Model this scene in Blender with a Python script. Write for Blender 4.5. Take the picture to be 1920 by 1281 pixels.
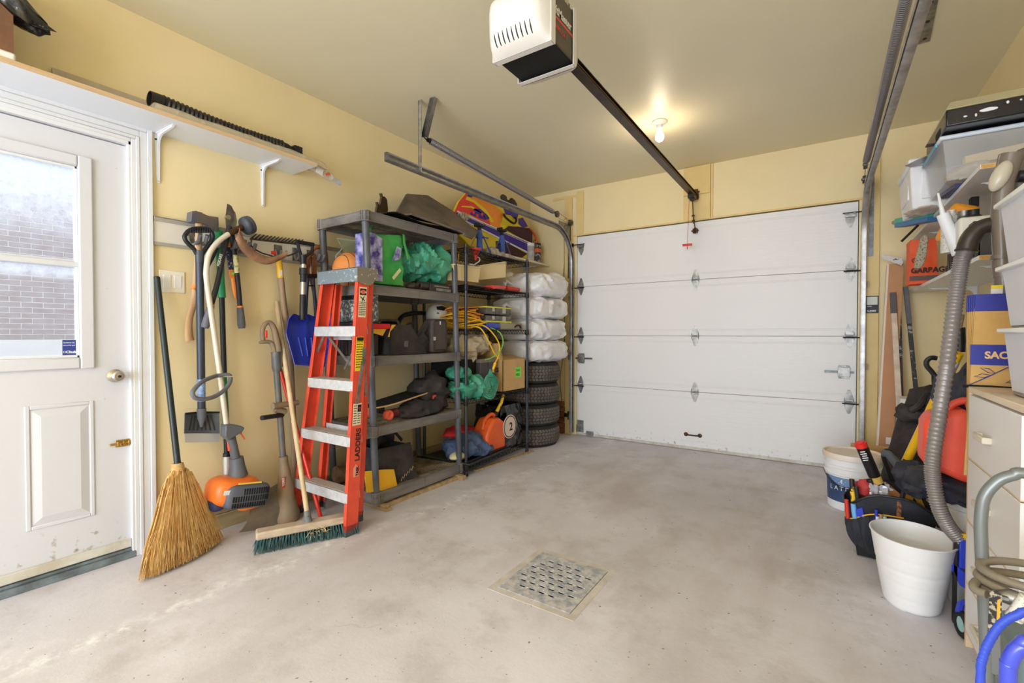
# Single-car garage: camera, light and exposure first, then the room, then every thing in it.
import bpy, bmesh, math, random
from mathutils import Vector as V, Matrix, noise
from math import pi, sin, cos, tau

for _o in list(bpy.data.objects):
    bpy.data.objects.remove(_o)
SC = bpy.context.scene
COL = SC.collection
RX, RY, RZ = 3.678, 4.626, 2.688          # room: right wall, garage-door wall, ceiling

# ---------------------------------------------------------------- camera
cam_d = bpy.data.cameras.new('camera')
cam = bpy.data.objects.new('camera', cam_d)
COL.objects.link(cam)
cam_d.sensor_fit = 'HORIZONTAL'
cam_d.sensor_width = 36.0
cam_d.lens = 36.0 * 869.4832 / 1920.0
cam_d.clip_start = 0.02
cam.location = (2.8344, 0.0, 1.1064)
cam.rotation_euler = (pi / 2 - 0.0161, -0.0006, 0.5891)
SC.camera = cam

# ---------------------------------------------------------------- light and exposure
w = bpy.data.worlds.new('daylight')
SC.world = w
w.use_nodes = True
w.node_tree.nodes['Background'].inputs[0].default_value = (0.86, 0.93, 1.0, 1)
w.node_tree.nodes['Background'].inputs[1].default_value = 3.4


def lamp(name, kind, loc, energy, color, size=None, size_y=None, target=None):
    d = bpy.data.lights.new(name, kind)
    d.energy = energy
    d.color = color
    if kind == 'AREA':
        d.shape = 'RECTANGLE'
        d.size = size
        d.size_y = size_y
    elif size is not None:
        d.shadow_soft_size = size
    o = bpy.data.objects.new(name, d)
    COL.objects.link(o)
    o.location = loc
    if target is not None:
        o.rotation_euler = (V(target) - V(loc)).to_track_quat('-Z', 'Y').to_euler()
    return o


lamp('bulb_light', 'POINT', (1.812, 3.5, 2.53), 6.0, (1.0, 0.84, 0.62), 0.035)
lamp('rear_fill', 'AREA', (1.95, -3.4, 1.2), 250.0, (0.66, 0.80, 1.0), 3.2, 2.1, (1.8, 3.0, 1.6))  # added cool fill panel behind the camera; the rear wall has no opening
lamp('rear_bulb', 'POINT', (1.7, -1.5, 2.5), 24.0, (1.0, 0.94, 0.87), 0.08)
SC.view_settings.view_transform = 'Standard'
SC.view_settings.look = 'None'
SC.view_settings.exposure = 0.0
SC.view_settings.gamma = 1.0
SC.view_settings.use_curve_mapping = False
SC.cycles.max_bounces = 8
SC.cycles.diffuse_bounces = 5
SC.cycles.glossy_bounces = 3
SC.cycles.transmission_bounces = 6
SC.cycles.transparent_max_bounces = 8
SC.cycles.caustics_reflective = False
SC.cycles.caustics_refractive = False
SC.cycles.sample_clamp_indirect = 6.0


# ---------------------------------------------------------------- helpers
def lin(c):
    r = []
    for x in c:
        x = x / 255.0
        r.append(x / 12.92 if x <= 0.04045 else ((x + 0.055) / 1.055) ** 2.4)
    return (r[0], r[1], r[2], 1.0)


MATS = {}


def mat(name, col, rough=0.5, metal=0.0, var=0.0, scale=8.0, col2=None, bump=0.0, bscale=60.0, trans=0.0,
        alpha=1.0, stretch=None, sharp=None, spec=0.5, emit=0.0, coat=0.0, ior=1.45, detail=4.0):
    """Principled material whose base colour wanders between two tones through object-space noise."""
    if name in MATS:
        return MATS[name]
    m = bpy.data.materials.new(name)
    m.use_nodes = True
    nt = m.node_tree
    b = nt.nodes['Principled BSDF']
    b.inputs['Roughness'].default_value = rough
    b.inputs['Metallic'].default_value = metal
    b.inputs['Specular IOR Level'].default_value = spec
    b.inputs['Transmission Weight'].default_value = trans
    b.inputs['Alpha'].default_value = alpha
    b.inputs['IOR'].default_value = ior
    b.inputs['Coat Weight'].default_value = coat
    c1 = lin(col)
    b.inputs['Base Color'].default_value = c1
    if emit:
        b.inputs['Emission Color'].default_value = c1
        b.inputs['Emission Strength'].default_value = emit
    tc = None
    if var or col2 or bump:
        tc = nt.nodes.new('ShaderNodeTexCoord')
        mp = nt.nodes.new('ShaderNodeMapping')
        nt.links.new(tc.outputs['Object'], mp.inputs['Vector'])
        if stretch:
            mp.inputs['Scale'].default_value = stretch
    if var or col2:
        n = nt.nodes.new('ShaderNodeTexNoise')
        n.inputs['Scale'].default_value = scale
        n.inputs['Detail'].default_value = detail
        n.inputs['Roughness'].default_value = 0.6
        nt.links.new(mp.outputs[0], n.inputs['Vector'])
        r = nt.nodes.new('ShaderNodeValToRGB')
        lo, hi = sharp if sharp else (0.35, 0.65)
        r.color_ramp.elements[0].position = lo
        r.color_ramp.elements[1].position = hi
        if col2:
            c2 = lin(col2)
        else:
            c2 = tuple(min(1, x * (1 + var)) for x in c1[:3]) + (1,)
            c1 = tuple(x * (1 - var) for x in c1[:3]) + (1,)
        r.color_ramp.elements[0].color = c1
        r.color_ramp.elements[1].color = c2
        nt.links.new(n.outputs['Fac'], r.inputs['Fac'])
        nt.links.new(r.outputs['Color'], b.inputs['Base Color'])
    if bump:
        n2 = nt.nodes.new('ShaderNodeTexNoise')
        n2.inputs['Scale'].default_value = bscale
        n2.inputs['Detail'].default_value = 3.0
        nt.links.new(mp.outputs[0], n2.inputs['Vector'])
        bp = nt.nodes.new('ShaderNodeBump')
        bp.inputs['Strength'].default_value = bump
        bp.inputs['Distance'].default_value = 0.01
        nt.links.new(n2.outputs['Fac'], bp.inputs['Height'])
        nt.links.new(bp.outputs['Normal'], b.inputs['Normal'])
    MATS[name] = m
    return m


def frame_of(d):
    d = V(d).normalized()
    a = V((0, 0, 1)) if abs(d.z) < 0.9 else V((1, 0, 0))
    x = a.cross(d).normalized()
    return x, d.cross(x).normalized(), d


class G:
    """Collects geometry in world coordinates; part() links it as one mesh object."""

    def __init__(s):
        s.v, s.f, s.m = [], [], []
        s.mi = 0

    def add(s, vs, fs):
        b = len(s.v)
        s.v += [V(p) for p in vs]
        for f in fs:
            s.f.append([i + b for i in f])
            s.m.append(s.mi)
        return s

    def hexa(s, p):
        return s.add(p, [(0, 3, 2, 1), (4, 5, 6, 7), (0, 1, 5, 4), (1, 2, 6, 5), (2, 3, 7, 6), (3, 0, 4, 7)])

    def box(s, lo, hi):
        (a, b, c), (d, e, f) = lo, hi
        a, d = min(a, d), max(a, d)
        b, e = min(b, e), max(b, e)
        c, f = min(c, f), max(c, f)
        return s.hexa([(a, b, c), (d, b, c), (d, e, c), (a, e, c), (a, b, f), (d, b, f), (d, e, f), (a, e, f)])

    def obox(s, c, size, rot=None):
        """Oriented box: centre, size, and a 3x3 rotation (Matrix)."""
        h = V(size) / 2
        R = rot or Matrix.Identity(3)
        P = [V((x * h.x, y * h.y, z * h.z)) for z in (-1, 1) for x, y in ((-1, -1), (1, -1), (1, 1), (-1, 1))]
        return s.hexa([V(c) + R @ q for q in P])

    def bar(s, p0, p1, w, t, side=(0, 0, 1)):
        """Rectangular bar from p0 to p1; w wide across `side` x dir, t thick along side."""
        p0, p1 = V(p0), V(p1)
        d = (p1 - p0).normalized()
        n = V(side)
        n = (n - d * n.dot(d)).normalized()
        x = d.cross(n)
        P = []
        for p in (p0, p1):
            P += [p - x * w / 2 - n * t / 2, p + x * w / 2 - n * t / 2, p + x * w / 2 + n * t / 2, p - x * w / 2 + n * t / 2]
        return s.hexa(P)

    def cyl(s, p0, p1, r0, r1=None, n=16, caps=True):
        r1 = r0 if r1 is None else r1
        p0, p1 = V(p0), V(p1)
        x, y, d = frame_of(p1 - p0)
        vs = [p + (x * cos(tau * k / n) + y * sin(tau * k / n)) * r for p, r in ((p0, r0), (p1, r1)) for k in range(n)]
        fs = [(k, (k + 1) % n, n + (k + 1) % n, n + k) for k in range(n)]
        if caps:
            fs += [tuple(reversed(range(n))), tuple(range(n, 2 * n))]
        return s.add(vs, fs)

    def tube(s, pts, r, n=10, closed=False, caps=True, flat=1.0):
        pts = [V(p) for p in pts]
        m = len(pts)
        rs = r if isinstance(r, (list, tuple)) else [r] * m
        tg = []
        for i in range(m):
            a = pts[i - 1] if (i > 0 or closed) else pts[i]
            b = pts[(i + 1) % m] if (i < m - 1 or closed) else pts[i]
            tg.append((b - a).normalized())
        x, y, _ = frame_of(tg[0])
        vs = []
        for i in range(m):
            x = (x - tg[i] * x.dot(tg[i])).normalized()
            y = tg[i].cross(x)
            vs += [pts[i] + (x * cos(tau * k / n) + y * sin(tau * k / n) * flat) * rs[i] for k in range(n)]
        fs = []
        for i in range(m if closed else m - 1):
            j = (i + 1) % m
            fs += [(i * n + k, i * n + (k + 1) % n, j * n + (k + 1) % n, j * n + k) for k in range(n)]
        if caps and not closed:
            fs += [tuple(reversed(range(n))), tuple(range((m - 1) * n, m * n))]
        return s.add(vs, fs)

    def lathe(s, prof, o=(0, 0, 0), axis=(0, 0, 1), n=24, sx=1.0, sy=1.0, rot=0.0):
        """Revolve (r, h) pairs round `axis` through o."""
        x, y, d = frame_of(axis)
        if axis == (0, 0, 1):
            x, y = V((cos(rot), sin(rot), 0)), V((-sin(rot), cos(rot), 0))
        o = V(o)
        vs, fs, m = [], [], len(prof)
        for r, h in prof:
            vs += [o + d * h + (x * cos(tau * k / n) * sx + y * sin(tau * k / n) * sy) * r for k in range(n)]
        for i in range(m - 1):
            fs += [(i * n + k, i * n + (k + 1) % n, (i + 1) * n + (k + 1) % n, (i + 1) * n + k) for k in range(n)]
        if prof[0][0] > 1e-6:
            fs.append(tuple(reversed(range(n))))
        if prof[-1][0] > 1e-6:
            fs.append(tuple(range((m - 1) * n, m * n)))
        return s.add(vs, fs)

    def prism(s, poly, vec):
        """Extrude a planar polygon of 3-D points along vec."""
        n = len(poly)
        a = [V(p) for p in poly]
        nv = V((0, 0, 0))
        for i in range(n):
            nv += (a[i] - a[0]).cross(a[(i + 1) % n] - a[0])
        if nv.dot(V(vec)) < 0:
            a.reverse()
        b = [p + V(vec) for p in a]
        return s.add(a + b, [tuple(reversed(range(n))), tuple(range(n, 2 * n))] + [(k, (k + 1) % n, n + (k + 1) % n, n + k) for k in range(n)])

    def sheet(s, fn, nu, nv, thick=0.0):
        """Grid surface fn(u, v) with u, v in 0..1, closed to a slab when thick."""
        P = [[V(fn(i / nu, j / nv)) for j in range(nv + 1)] for i in range(nu + 1)]
        w_ = nv + 1
        top = [p for row in P for p in row]
        fs = [(i * w_ + j, (i + 1) * w_ + j, (i + 1) * w_ + j + 1, i * w_ + j + 1) for i in range(nu) for j in range(nv)]
        if not thick:
            return s.add(top, fs)
        bot = []
        for i in range(nu + 1):
            for j in range(nv + 1):
                du = P[min(i + 1, nu)][j] - P[max(i - 1, 0)][j]
                dv = P[i][min(j + 1, nv)] - P[i][max(j - 1, 0)]
                nn = du.cross(dv)
                nn = nn.normalized() if nn.length > 1e-12 else V((0, 0, 1))
                bot.append(P[i][j] - nn * thick)
        k = len(top)
        fs += [tuple(reversed([q + k for q in f])) for f in fs]
        for i in range(nu):
            fs.append((i * w_, i * w_ + k, (i + 1) * w_ + k, (i + 1) * w_))
            fs.append(((i + 1) * w_ + nv, (i + 1) * w_ + nv + k, i * w_ + nv + k, i * w_ + nv))
        for j in range(nv):
            fs.append((j + 1, j + 1 + k, j + k, j))
            fs.append((nu * w_ + j, nu * w_ + j + k, nu * w_ + j + 1 + k, nu * w_ + j + 1))
        return s.add(top + bot, fs)

    def blob(s, c, r, amp=0.0, freq=6.0, seed=0, n=24, sq=1.0, ridge=False, rot=None, floor=None):
        """Crumpled rounded lump; sq < 1 squares it up, ridge gives cloth-like creases."""
        c = V(c)
        vs, fs = [], []
        nr = max(6, n // 2)

        def pw(t):
            return math.copysign(abs(t) ** sq, t)
        for i in range(nr + 1):
            th = pi * i / nr
            for k in range(n):
                ph = tau * k / n
                q = V((pw(sin(th)) * pw(cos(ph)) * r[0], pw(sin(th)) * pw(sin(ph)) * r[1], pw(cos(th)) * r[2]))
                if amp:
                    nz = noise.noise(q * freq + V((seed * 3.7, seed * 1.3, seed * 2.1)))
                    nz2 = noise.noise(q * freq * 2.3 + V((seed, 7.1, seed)))
                    if ridge:
                        q2 = Matrix.Rotation(seed * 1.7, 3, 'Z') @ Matrix.Rotation(seed * .9, 3, 'X') @ q
                        nz = noise.noise(V((q2.x * freq * 1.3, q2.y * freq * .4, q2.z * freq * 1.5 + seed)))
                        nz3 = noise.noise(V((q2.x * freq * .9, q2.y * freq * 2.6, q2.z * freq * 3 + seed)))
                        d = 0.5 - abs(nz) * 2.1 + (0.35 - abs(nz2)) * .5 + (0.3 - abs(nz3)) * 0.7
                    else:
                        d = nz + 0.4 * nz2
                    q = q + q.normalized() * amp * d
                if rot:
                    q = rot @ q
                p = c + q
                if floor is not None and p.z < floor:
                    p.z = floor
                vs.append(p)
        for i in range(nr):
            for k in range(n):
                fs.append((i * n + k, (i + 1) * n + k, (i + 1) * n + (k + 1) % n, i * n + (k + 1) % n))
        return s.add(vs, fs)

    def torus(s, c, R, r, axis=(0, 0, 1), n=24, m=8, a0=0.0, a1=None, sx=1.0, sy=1.0):
        x, y, _ = frame_of(axis)
        full = a1 is None
        a1 = tau if full else a1
        k = n if full else n + 1
        pts = [V(c) + (x * cos(a0 + (a1 - a0) * i / n) * sx + y * sin(a0 + (a1 - a0) * i / n) * sy) * R for i in range(k)]
        return s.tube(pts, r, m, closed=full)


def wpos(o):
    p = V((0, 0, 0))
    while o is not None:
        p += o.location
        o = o.parent
    return p


def part(name, g, m, parent=None, bevel=0.0, smooth=40, seg=2, kind=None, label=None, sub=0, keep=False):
    me = bpy.data.meshes.new(name)
    off = wpos(parent)
    me.from_pydata([tuple(p - off) for p in g.v], [], g.f)
    ms = m if isinstance(m, (list, tuple)) else [m]
    for q in ms:
        me.materials.append(q)
    if len(ms) > 1:
        me.polygons.foreach_set('material_index', g.m)
    bm = bmesh.new()
    bm.from_mesh(me)
    if not keep:
        bmesh.ops.recalc_face_normals(bm, faces=bm.faces)
    if smooth:
        lim = math.radians(smooth)
        for f in bm.faces:
            f.smooth = True
        for e in bm.edges:
            if len(e.link_faces) != 2 or e.calc_face_angle(0.0) > lim:
                e.smooth = False
    bm.to_mesh(me)
    bm.free()
    o = bpy.data.objects.new(name, me)
    COL.objects.link(o)
    o.parent = parent
    if bevel:
        b = o.modifiers.new('bevel', 'BEVEL')
        b.width = bevel
        b.segments = seg
        b.limit_method = 'ANGLE'
        b.angle_limit = math.radians(38)
    if sub:
        d = o.modifiers.new('sub', 'SUBSURF')
        d.levels = d.render_levels = sub
    if kind:
        o['kind'] = kind
    if label:
        o['label'] = label
    return o


def thing(name, label, cat, loc=(0, 0, 0), group=None):
    o = bpy.data.objects.new(name, None)
    o.empty_display_size = 0.05
    COL.objects.link(o)
    o.location = loc
    o['label'] = label
    o['category'] = cat
    if group:
        o['group'] = group
    return o


def struct(name, g, m, parent=None, **k):
    return part(name, g, m, parent, kind='structure', **k)


def copy_tree(o, parent=None, **props):
    c = o.copy()
    COL.objects.link(c)
    c.parent = parent
    for k, v_ in props.items():
        c[k] = v_
    for ch in list(o.children):
        copy_tree(ch, c)
    return c


def writing(body, size, origin, xdir, ydir, m, parent, name='lettering', depth=0.0008, align='LEFT', bold=0.0, sx=1.0, label=None):
    """Flat lettering whose baseline runs along xdir and whose letters stand up along ydir."""
    cu = bpy.data.curves.new(name, 'FONT')
    cu.body = body
    cu.size = size
    cu.align_x = align
    cu.extrude = depth
    cu.offset = bold
    tmp = bpy.data.objects.new(name, cu)
    COL.objects.link(tmp)
    bpy.context.view_layer.update()
    me = bpy.data.meshes.new_from_object(tmp.evaluated_get(bpy.context.evaluated_depsgraph_get()))
    bpy.data.objects.remove(tmp)
    x, y = V(xdir).normalized(), V(ydir)
    y = (y - x * y.dot(x)).normalized()
    z = x.cross(y)
    R = Matrix((x, y, z)).transposed()
    off = V(origin) - wpos(parent)
    for v_ in me.vertices:
        v_.co = R @ V((v_.co.x * sx, v_.co.y, v_.co.z)) + off
    me.materials.clear()
    me.materials.append(m)
    me.name = name
    o = bpy.data.objects.new(name, me)
    COL.objects.link(o)
    o.parent = parent
    if label:
        o['label'] = label
    return o


def arc(c, r, a0, a1, n, x=(1, 0, 0), y=(0, 0, 1)):
    return [V(c) + V(x) * r * cos(a0 + (a1 - a0) * i / n) + V(y) * r * sin(a0 + (a1 - a0) * i / n) for i in range(n + 1)]


def spline(pts, n=8):
    """Catmull-Rom through pts."""
    p = [V(q) for q in pts]
    p = [p[0] * 2 - p[1]] + p + [p[-1] * 2 - p[-2]]
    out = []
    for i in range(1, len(p) - 2):
        a, b, c, d = p[i - 1], p[i], p[i + 1], p[i + 2]
        for k in range(n):
            t = k / n
            out.append(0.5 * (2 * b + (c - a) * t + (2 * a - 5 * b + 4 * c - d) * t * t + (3 * b - a - 3 * c + d) * t ** 3))
    out.append(p[-2])
    return out


def rotz(a):
    return Matrix.Rotation(a, 3, 'Z')


def lerp(a, b, t):
    return V(a) * (1 - t) + V(b) * t


# ---------------------------------------------------------------- shared materials
M_wall = mat('wall_paint', (235, 216, 170), 0.55, var=0.03, scale=1.6, bump=0.04, bscale=160)
M_ceil = mat('ceiling_paint', (230, 220, 190), 0.45, var=0.02, scale=1.2, bump=0.03, bscale=120)
M_trimy = mat('trim_yellow', (229, 200, 136), 0.5, var=0.04, scale=5, bump=0.05, bscale=40)
M_white = mat('white_paint', (226, 226, 228), 0.4, var=0.02, scale=3)
M_whitegloss = mat('white_plastic', (236, 235, 232), 0.3)
M_galv = mat('galvanised_steel', (168, 165, 160), 0.42, 0.75, col2=(120, 118, 114), scale=22)
M_steel = mat('grey_steel', (120, 118, 118), 0.4, 0.8, col2=(88, 86, 86), scale=16)
M_dark = mat('dark_steel', (52, 48, 46), 0.45, 0.6, var=0.2, scale=20)
M_black = mat('black_plastic', (26, 26, 28), 0.45, var=0.2, scale=12)
M_blackm = mat('matte_black', (16, 16, 17), 0.75)
M_rust = mat('rusty_bronze', (96, 66, 40), 0.5, 0.5, col2=(58, 40, 28), scale=30)
M_brass = mat('brass', (196, 156, 84), 0.35, 0.85, var=0.15, scale=30)
M_chrome = mat('satin_nickel', (196, 190, 180), 0.22, 0.95)
M_alum = mat('aluminium', (226, 226, 228), 0.42, 0.35, col2=(206, 206, 208), scale=30, stretch=(1, 8, 1))


def floor_material():
    m = bpy.data.materials.new('concrete_floor')
    m.use_nodes = True
    nt = m.node_tree
    b = nt.nodes['Principled BSDF']
    b.inputs['Roughness'].default_value = 0.62
    b.inputs['Specular IOR Level'].default_value = 0.35
    L = nt.links.new
    tc = nt.nodes.new('ShaderNodeTexCoord')

    def nz(scale, detail=5.0, rough=0.6, stretch=(1, 1, 1)):
        mp = nt.nodes.new('ShaderNodeMapping')
        mp.inputs['Scale'].default_value = stretch
        L(tc.outputs['Object'], mp.inputs[0])
        n = nt.nodes.new('ShaderNodeTexNoise')
        n.inputs['Scale'].default_value = scale
        n.inputs['Detail'].default_value = detail
        n.inputs['Roughness'].default_value = rough
        L(mp.outputs[0], n.inputs['Vector'])
        return n

    def ramp(src, p0, c0, p1, c1):
        r = nt.nodes.new('ShaderNodeValToRGB')
        r.color_ramp.elements[0].position = p0
        r.color_ramp.elements[1].position = p1
        r.color_ramp.elements[0].color = c0
        r.color_ramp.elements[1].color = c1
        L(src, r.inputs[0])
        return r

    def mix(f, a, c, mode='MIX'):
        x = nt.nodes.new('ShaderNodeMix')
        x.data_type = 'RGBA'
        x.blend_type = mode
        L(f, x.inputs[0])
        for s_, i in ((a, 6), (c, 7)):
            if isinstance(s_, tuple):
                x.inputs[i].default_value = s_
            else:
                L(s_, x.inputs[i])
        return x.outputs[2]
    W1, K1 = (1, 1, 1, 1), (0, 0, 0, 1)
    base = ramp(nz(1.1, 6).outputs[0], 0.34, lin((202, 196, 200)), 0.66, lin((224, 219, 226))).outputs[0]
    blot = ramp(nz(2.6, 7, 0.7).outputs[0], 0.5, K1, 0.74, W1).outputs[0]
    c = mix(blot, base, lin((184, 176, 174)))
    # pale scuffed trail that runs along the left side of the slab
    sx = nt.nodes.new('ShaderNodeSeparateXYZ')
    L(tc.outputs['Object'], sx.inputs[0])
    wob = nz(2.2, 4)
    ma = nt.nodes.new('ShaderNodeMath')
    ma.operation = 'MULTIPLY_ADD'
    L(sx.outputs[1], ma.inputs[0])
    ma.inputs[1].default_value = -0.10
    L(sx.outputs[0], ma.inputs[2])
    mb = nt.nodes.new('ShaderNodeMath')
    mb.operation = 'MULTIPLY_ADD'
    L(wob.outputs[0], mb.inputs[0])
    mb.inputs[1].default_value = 0.42
    L(ma.outputs[0], mb.inputs[2])
    band = nt.nodes.new('ShaderNodeValToRGB')
    e = band.color_ramp.elements
    e[0].position, e[0].color = 0.70, K1
    e[1].position, e[1].color = 0.79, W1
    x = e.new(0.88)
    x.color = K1
    L(mb.outputs[0], band.inputs[0])
    fleck = ramp(nz(14, 5, 0.75).outputs[0], 0.46, K1, 0.66, W1).outputs[0]
    bm_ = nt.nodes.new('ShaderNodeMix')
    bm_.data_type = 'RGBA'
    bm_.blend_type = 'MULTIPLY'
    bm_.inputs[0].default_value = 1
    L(band.outputs[0], bm_.inputs[6])
    L(fleck, bm_.inputs[7])
    c = mix(bm_.outputs[2], c, lin((242, 241, 242)))
    spk = ramp(nz(46, 3, 0.5).outputs[0], 0.69, K1, 0.74, W1).outputs[0]
    c = mix(spk, c, lin((120, 108, 96)))
    # tyre-dark wear towards the middle of the bay
    wear = ramp(nz(0.9, 6, 0.65, (1.5, 0.5, 1)).outputs[0], 0.5, K1, 0.72, W1).outputs[0]
    c = mix(wear, c, lin((186, 176, 174)))
    vo = nt.nodes.new('ShaderNodeTexVoronoi')
    vo.feature = 'DISTANCE_TO_EDGE'
    vo.inputs['Scale'].default_value = 0.75
    wv = nz(3, 4)
    vm = nt.nodes.new('ShaderNodeMix')
    vm.data_type = 'VECTOR'
    vm.inputs[0].default_value = 0.16
    L(tc.outputs['Object'], vm.inputs[4])
    L(wv.outputs[1], vm.inputs[5])
    L(vm.outputs[1], vo.inputs['Vector'])
    crack = ramp(vo.outputs[0], 0.0, W1, 0.0014, K1).outputs[0]
    cm = ramp(nz(1.4, 3).outputs[0], 0.6, K1, 0.7, W1).outputs[0]
    cx_ = nt.nodes.new('ShaderNodeMix')
    cx_.data_type = 'RGBA'
    cx_.blend_type = 'MULTIPLY'
    cx_.inputs[0].default_value = 1
    L(crack, cx_.inputs[6])
    L(cm, cx_.inputs[7])
    c = mix(cx_.outputs[2], c, lin((150, 140, 130)))
    L(c, b.inputs['Base Color'])
    bp = nt.nodes.new('ShaderNodeBump')
    bp.inputs['Strength'].default_value = 0.12
    bp.inputs['Distance'].default_value = 0.01
    L(nz(26, 6, 0.7).outputs[0], bp.inputs['Height'])
    L(bp.outputs[0], b.inputs['Normal'])
    return m


M_floor = floor_material()
# ---------------------------------------------------------------- room shell
DX0, DX1, DY0, DY1 = 1.655, 2.030, 1.622, 2.038        # drain pit
g = G()
YB = -3.6
for lo, hi in (((-0.12, YB, -0.1), (DX0, RY + 0.12, 0)), ((DX1, YB, -0.1), (RX + 0.12, RY + 0.12, 0)),
               ((DX0, YB, -0.1), (DX1, DY0, 0)), ((DX0, DY1, -0.1), (DX1, RY + 0.12, 0))):
    g.box(lo, hi)
struct('floor', g, M_floor, smooth=0)
g = G().box((-0.12, YB, RZ), (RX + 0.12, RY + 0.12, RZ + 0.12))
struct('ceiling', g, M_ceil, smooth=0)
OY0, OY1, OZ = -0.075, 0.866, 2.045                        # side-door opening
g = G()
g.box((-0.12, YB, 0), (0, OY0, RZ)).box((-0.12, OY1, 0), (0, RY + 0.12, RZ)).box((-0.12, OY0, OZ), (0, OY1, RZ))
struct('wall_left', g, M_wall, smooth=0)
g = G().box((RX, YB, 0), (RX + 0.12, RY + 0.12, RZ))
struct('wall_right', g, M_wall, smooth=0)
GX0, GX1, GZ = 0.598, 3.072, 2.178
g = G()
g.box((-0.0, RY, 0), (GX0, RY + 0.12, RZ)).box((GX1, RY, 0), (RX, RY + 0.12, RZ)).box((GX0, RY, GZ), (GX1, RY + 0.12, RZ))
struct('wall_front', g, M_wall, smooth=0)
g = G().box((-0.12, YB - 0.12, 0), (RX + 0.12, YB, RZ))
struct('wall_rear', g, M_wall, smooth=0)

# yellow jamb boards beside and above the garage door
g = G().box((0.462, RY - 0.022, 0.0), (0.545, RY, 2.60))
struct('trim_1', g, M_trimy, bevel=0.003)
g = G().box((3.118, RY - 0.022, 0.0), (3.202, RY, 2.60))
struct('trim_2', g, M_trimy, bevel=0.003)
g = G().box((0.562, RY - 0.012, 2.176), (3.115, RY, 2.192))
struct('trim_3', g, M_trimy, bevel=0.002)
g = G()
g.box((1.724, RY - 0.02, 2.183), (1.962, RY, 2.418)).box((1.724, RY - 0.02, 2.421), (1.962, RY, RZ - 0.002))
g.box((1.965, RY - 0.012, 2.19), (1.985, RY, RZ - 0.002))
struct('trim_4', g, M_trimy, bevel=0.002)
g = G().box((0.60, RY - 0.014, 2.19), (0.68, RY, 2.66)).box((0.30, RY - 0.006, 2.60), (0.60, RY, 2.63))
struct('trim_5', g, M_trimy, bevel=0.002)
# grimy wooden skirting along the left wall, in two courses
M_skirt = mat('grimy_skirting', (196, 178, 134), 0.7, col2=(150, 132, 98), scale=7, bump=0.2, bscale=30, stretch=(1, 0.25, 2))
g = G().box((0, 0.955, 0.0), (0.018, RY, 0.085)).box((0, 0.955, 0.088), (0.012, RY, 0.128))
struct('baseboard_left', g, M_skirt, bevel=0.003)

# ---------------------------------------------------------------- side door (left wall)
M_door = mat('door_white', (214, 214, 219), 0.38, var=0.015, scale=2)


def grime_material():
    m = bpy.data.materials.new('door_white_scuffed')
    m.use_nodes = True
    nt = m.node_tree
    b = nt.nodes['Principled BSDF']
    b.inputs['Roughness'].default_value = 0.4
    tc = nt.nodes.new('ShaderNodeTexCoord')
    n = nt.nodes.new('ShaderNodeTexNoise')
    n.inputs['Scale'].default_value = 26
    n.inputs['Detail'].default_value = 5
    nt.links.new(tc.outputs['Object'], n.inputs['Vector'])
    s = nt.nodes.new('ShaderNodeSeparateXYZ')
    nt.links.new(tc.outputs['Object'], s.inputs[0])
    h = nt.nodes.new('ShaderNodeMapRange')
    h.inputs[1].default_value = 0.32
    h.inputs[2].default_value = 0.02
    h.inputs[3].default_value = 0.0
    h.inputs[4].default_value = 0.2
    nt.links.new(s.outputs[2], h.inputs[0])
    a = nt.nodes.new('ShaderNodeMath')
    nt.links.new(n.outputs[0], a.inputs[0])
    nt.links.new(h.outputs[0], a.inputs[1])
    r = nt.nodes.new('ShaderNodeValToRGB')
    r.color_ramp.elements[0].position = 0.72
    r.color_ramp.elements[1].position = 0.86
    r.color_ramp.elements[0].color = lin((214, 214, 219))
    r.color_ramp.elements[1].color = lin((150, 126, 96))
    nt.links.new(a.outputs[0], r.inputs[0])
    nt.links.new(r.outputs[0], b.inputs['Base Color'])
    return m


M_doorg = grime_material()
door = bpy.data.objects.new('door_1', None)
COL.objects.link(door)
door['kind'] = 'structure'
door.location = (-0.015, 0.4, 0)
SX = -0.015                                                   # inner face of the slab
WY0, WY1, WZ0, WZ1 = 0.085, 0.722, 0.945, 1.925            # lite frame
g = G()
for lo, hi in (((-0.055, -0.062, 0.052), (SX, WY0 + .03, 2.025)), ((-0.055, WY1 - .03, 0.052), (SX, 0.853, 2.025)),
               ((-0.055, WY0 + .03, 0.052), (SX, WY1 - .03, WZ0 + .03)), ((-0.055, WY0 + .03, WZ1 - .03), (SX, WY1 - .03, 2.025))):
    g.box(lo, hi)
part('slab', g, M_doorg, door, smooth=0)
# raised frame round the glazing, with the meeting rail
g = G()
fr = 0.052
for y0, y1, z0, z1 in ((WY0, WY0 + fr, WZ0, WZ1), (WY1 - fr, WY1, WZ0, WZ1), (WY0 + fr, WY1 - fr, WZ0, WZ0 + fr), (WY0 + fr, WY1 - fr, WZ1 - fr, WZ1)):
    g.box((SX - 0.03, y0, z0), (SX + 0.014, y1, z1))
part('lite_frame', g, M_door, door, bevel=0.006)
g = G()
iy0, iy1, iz0, iz1 = WY0 + fr, WY1 - fr, WZ0 + fr, WZ1 - fr
for y0, y1, z0, z1 in ((iy0, iy0 + .01, iz0, iz1), (iy1 - .01, iy1, iz0, iz1), (iy0, iy1, iz0, iz0 + .012), (iy0, iy1, iz1 - .012, iz1)):
    g.box((SX - 0.028, y0, z0), (SX + 0.002, y1, z1))
part('sash_stop', g, M_white, door, bevel=0.002)
g = G().box((SX - 0.03, iy0, 1.412), (SX + 0.004, iy1, 1.436)).box((SX - 0.03, iy0, 1.436), (SX - 0.006, iy1, 1.446))
part('meeting_rail', g, M_door, door, bevel=0.002)


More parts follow.
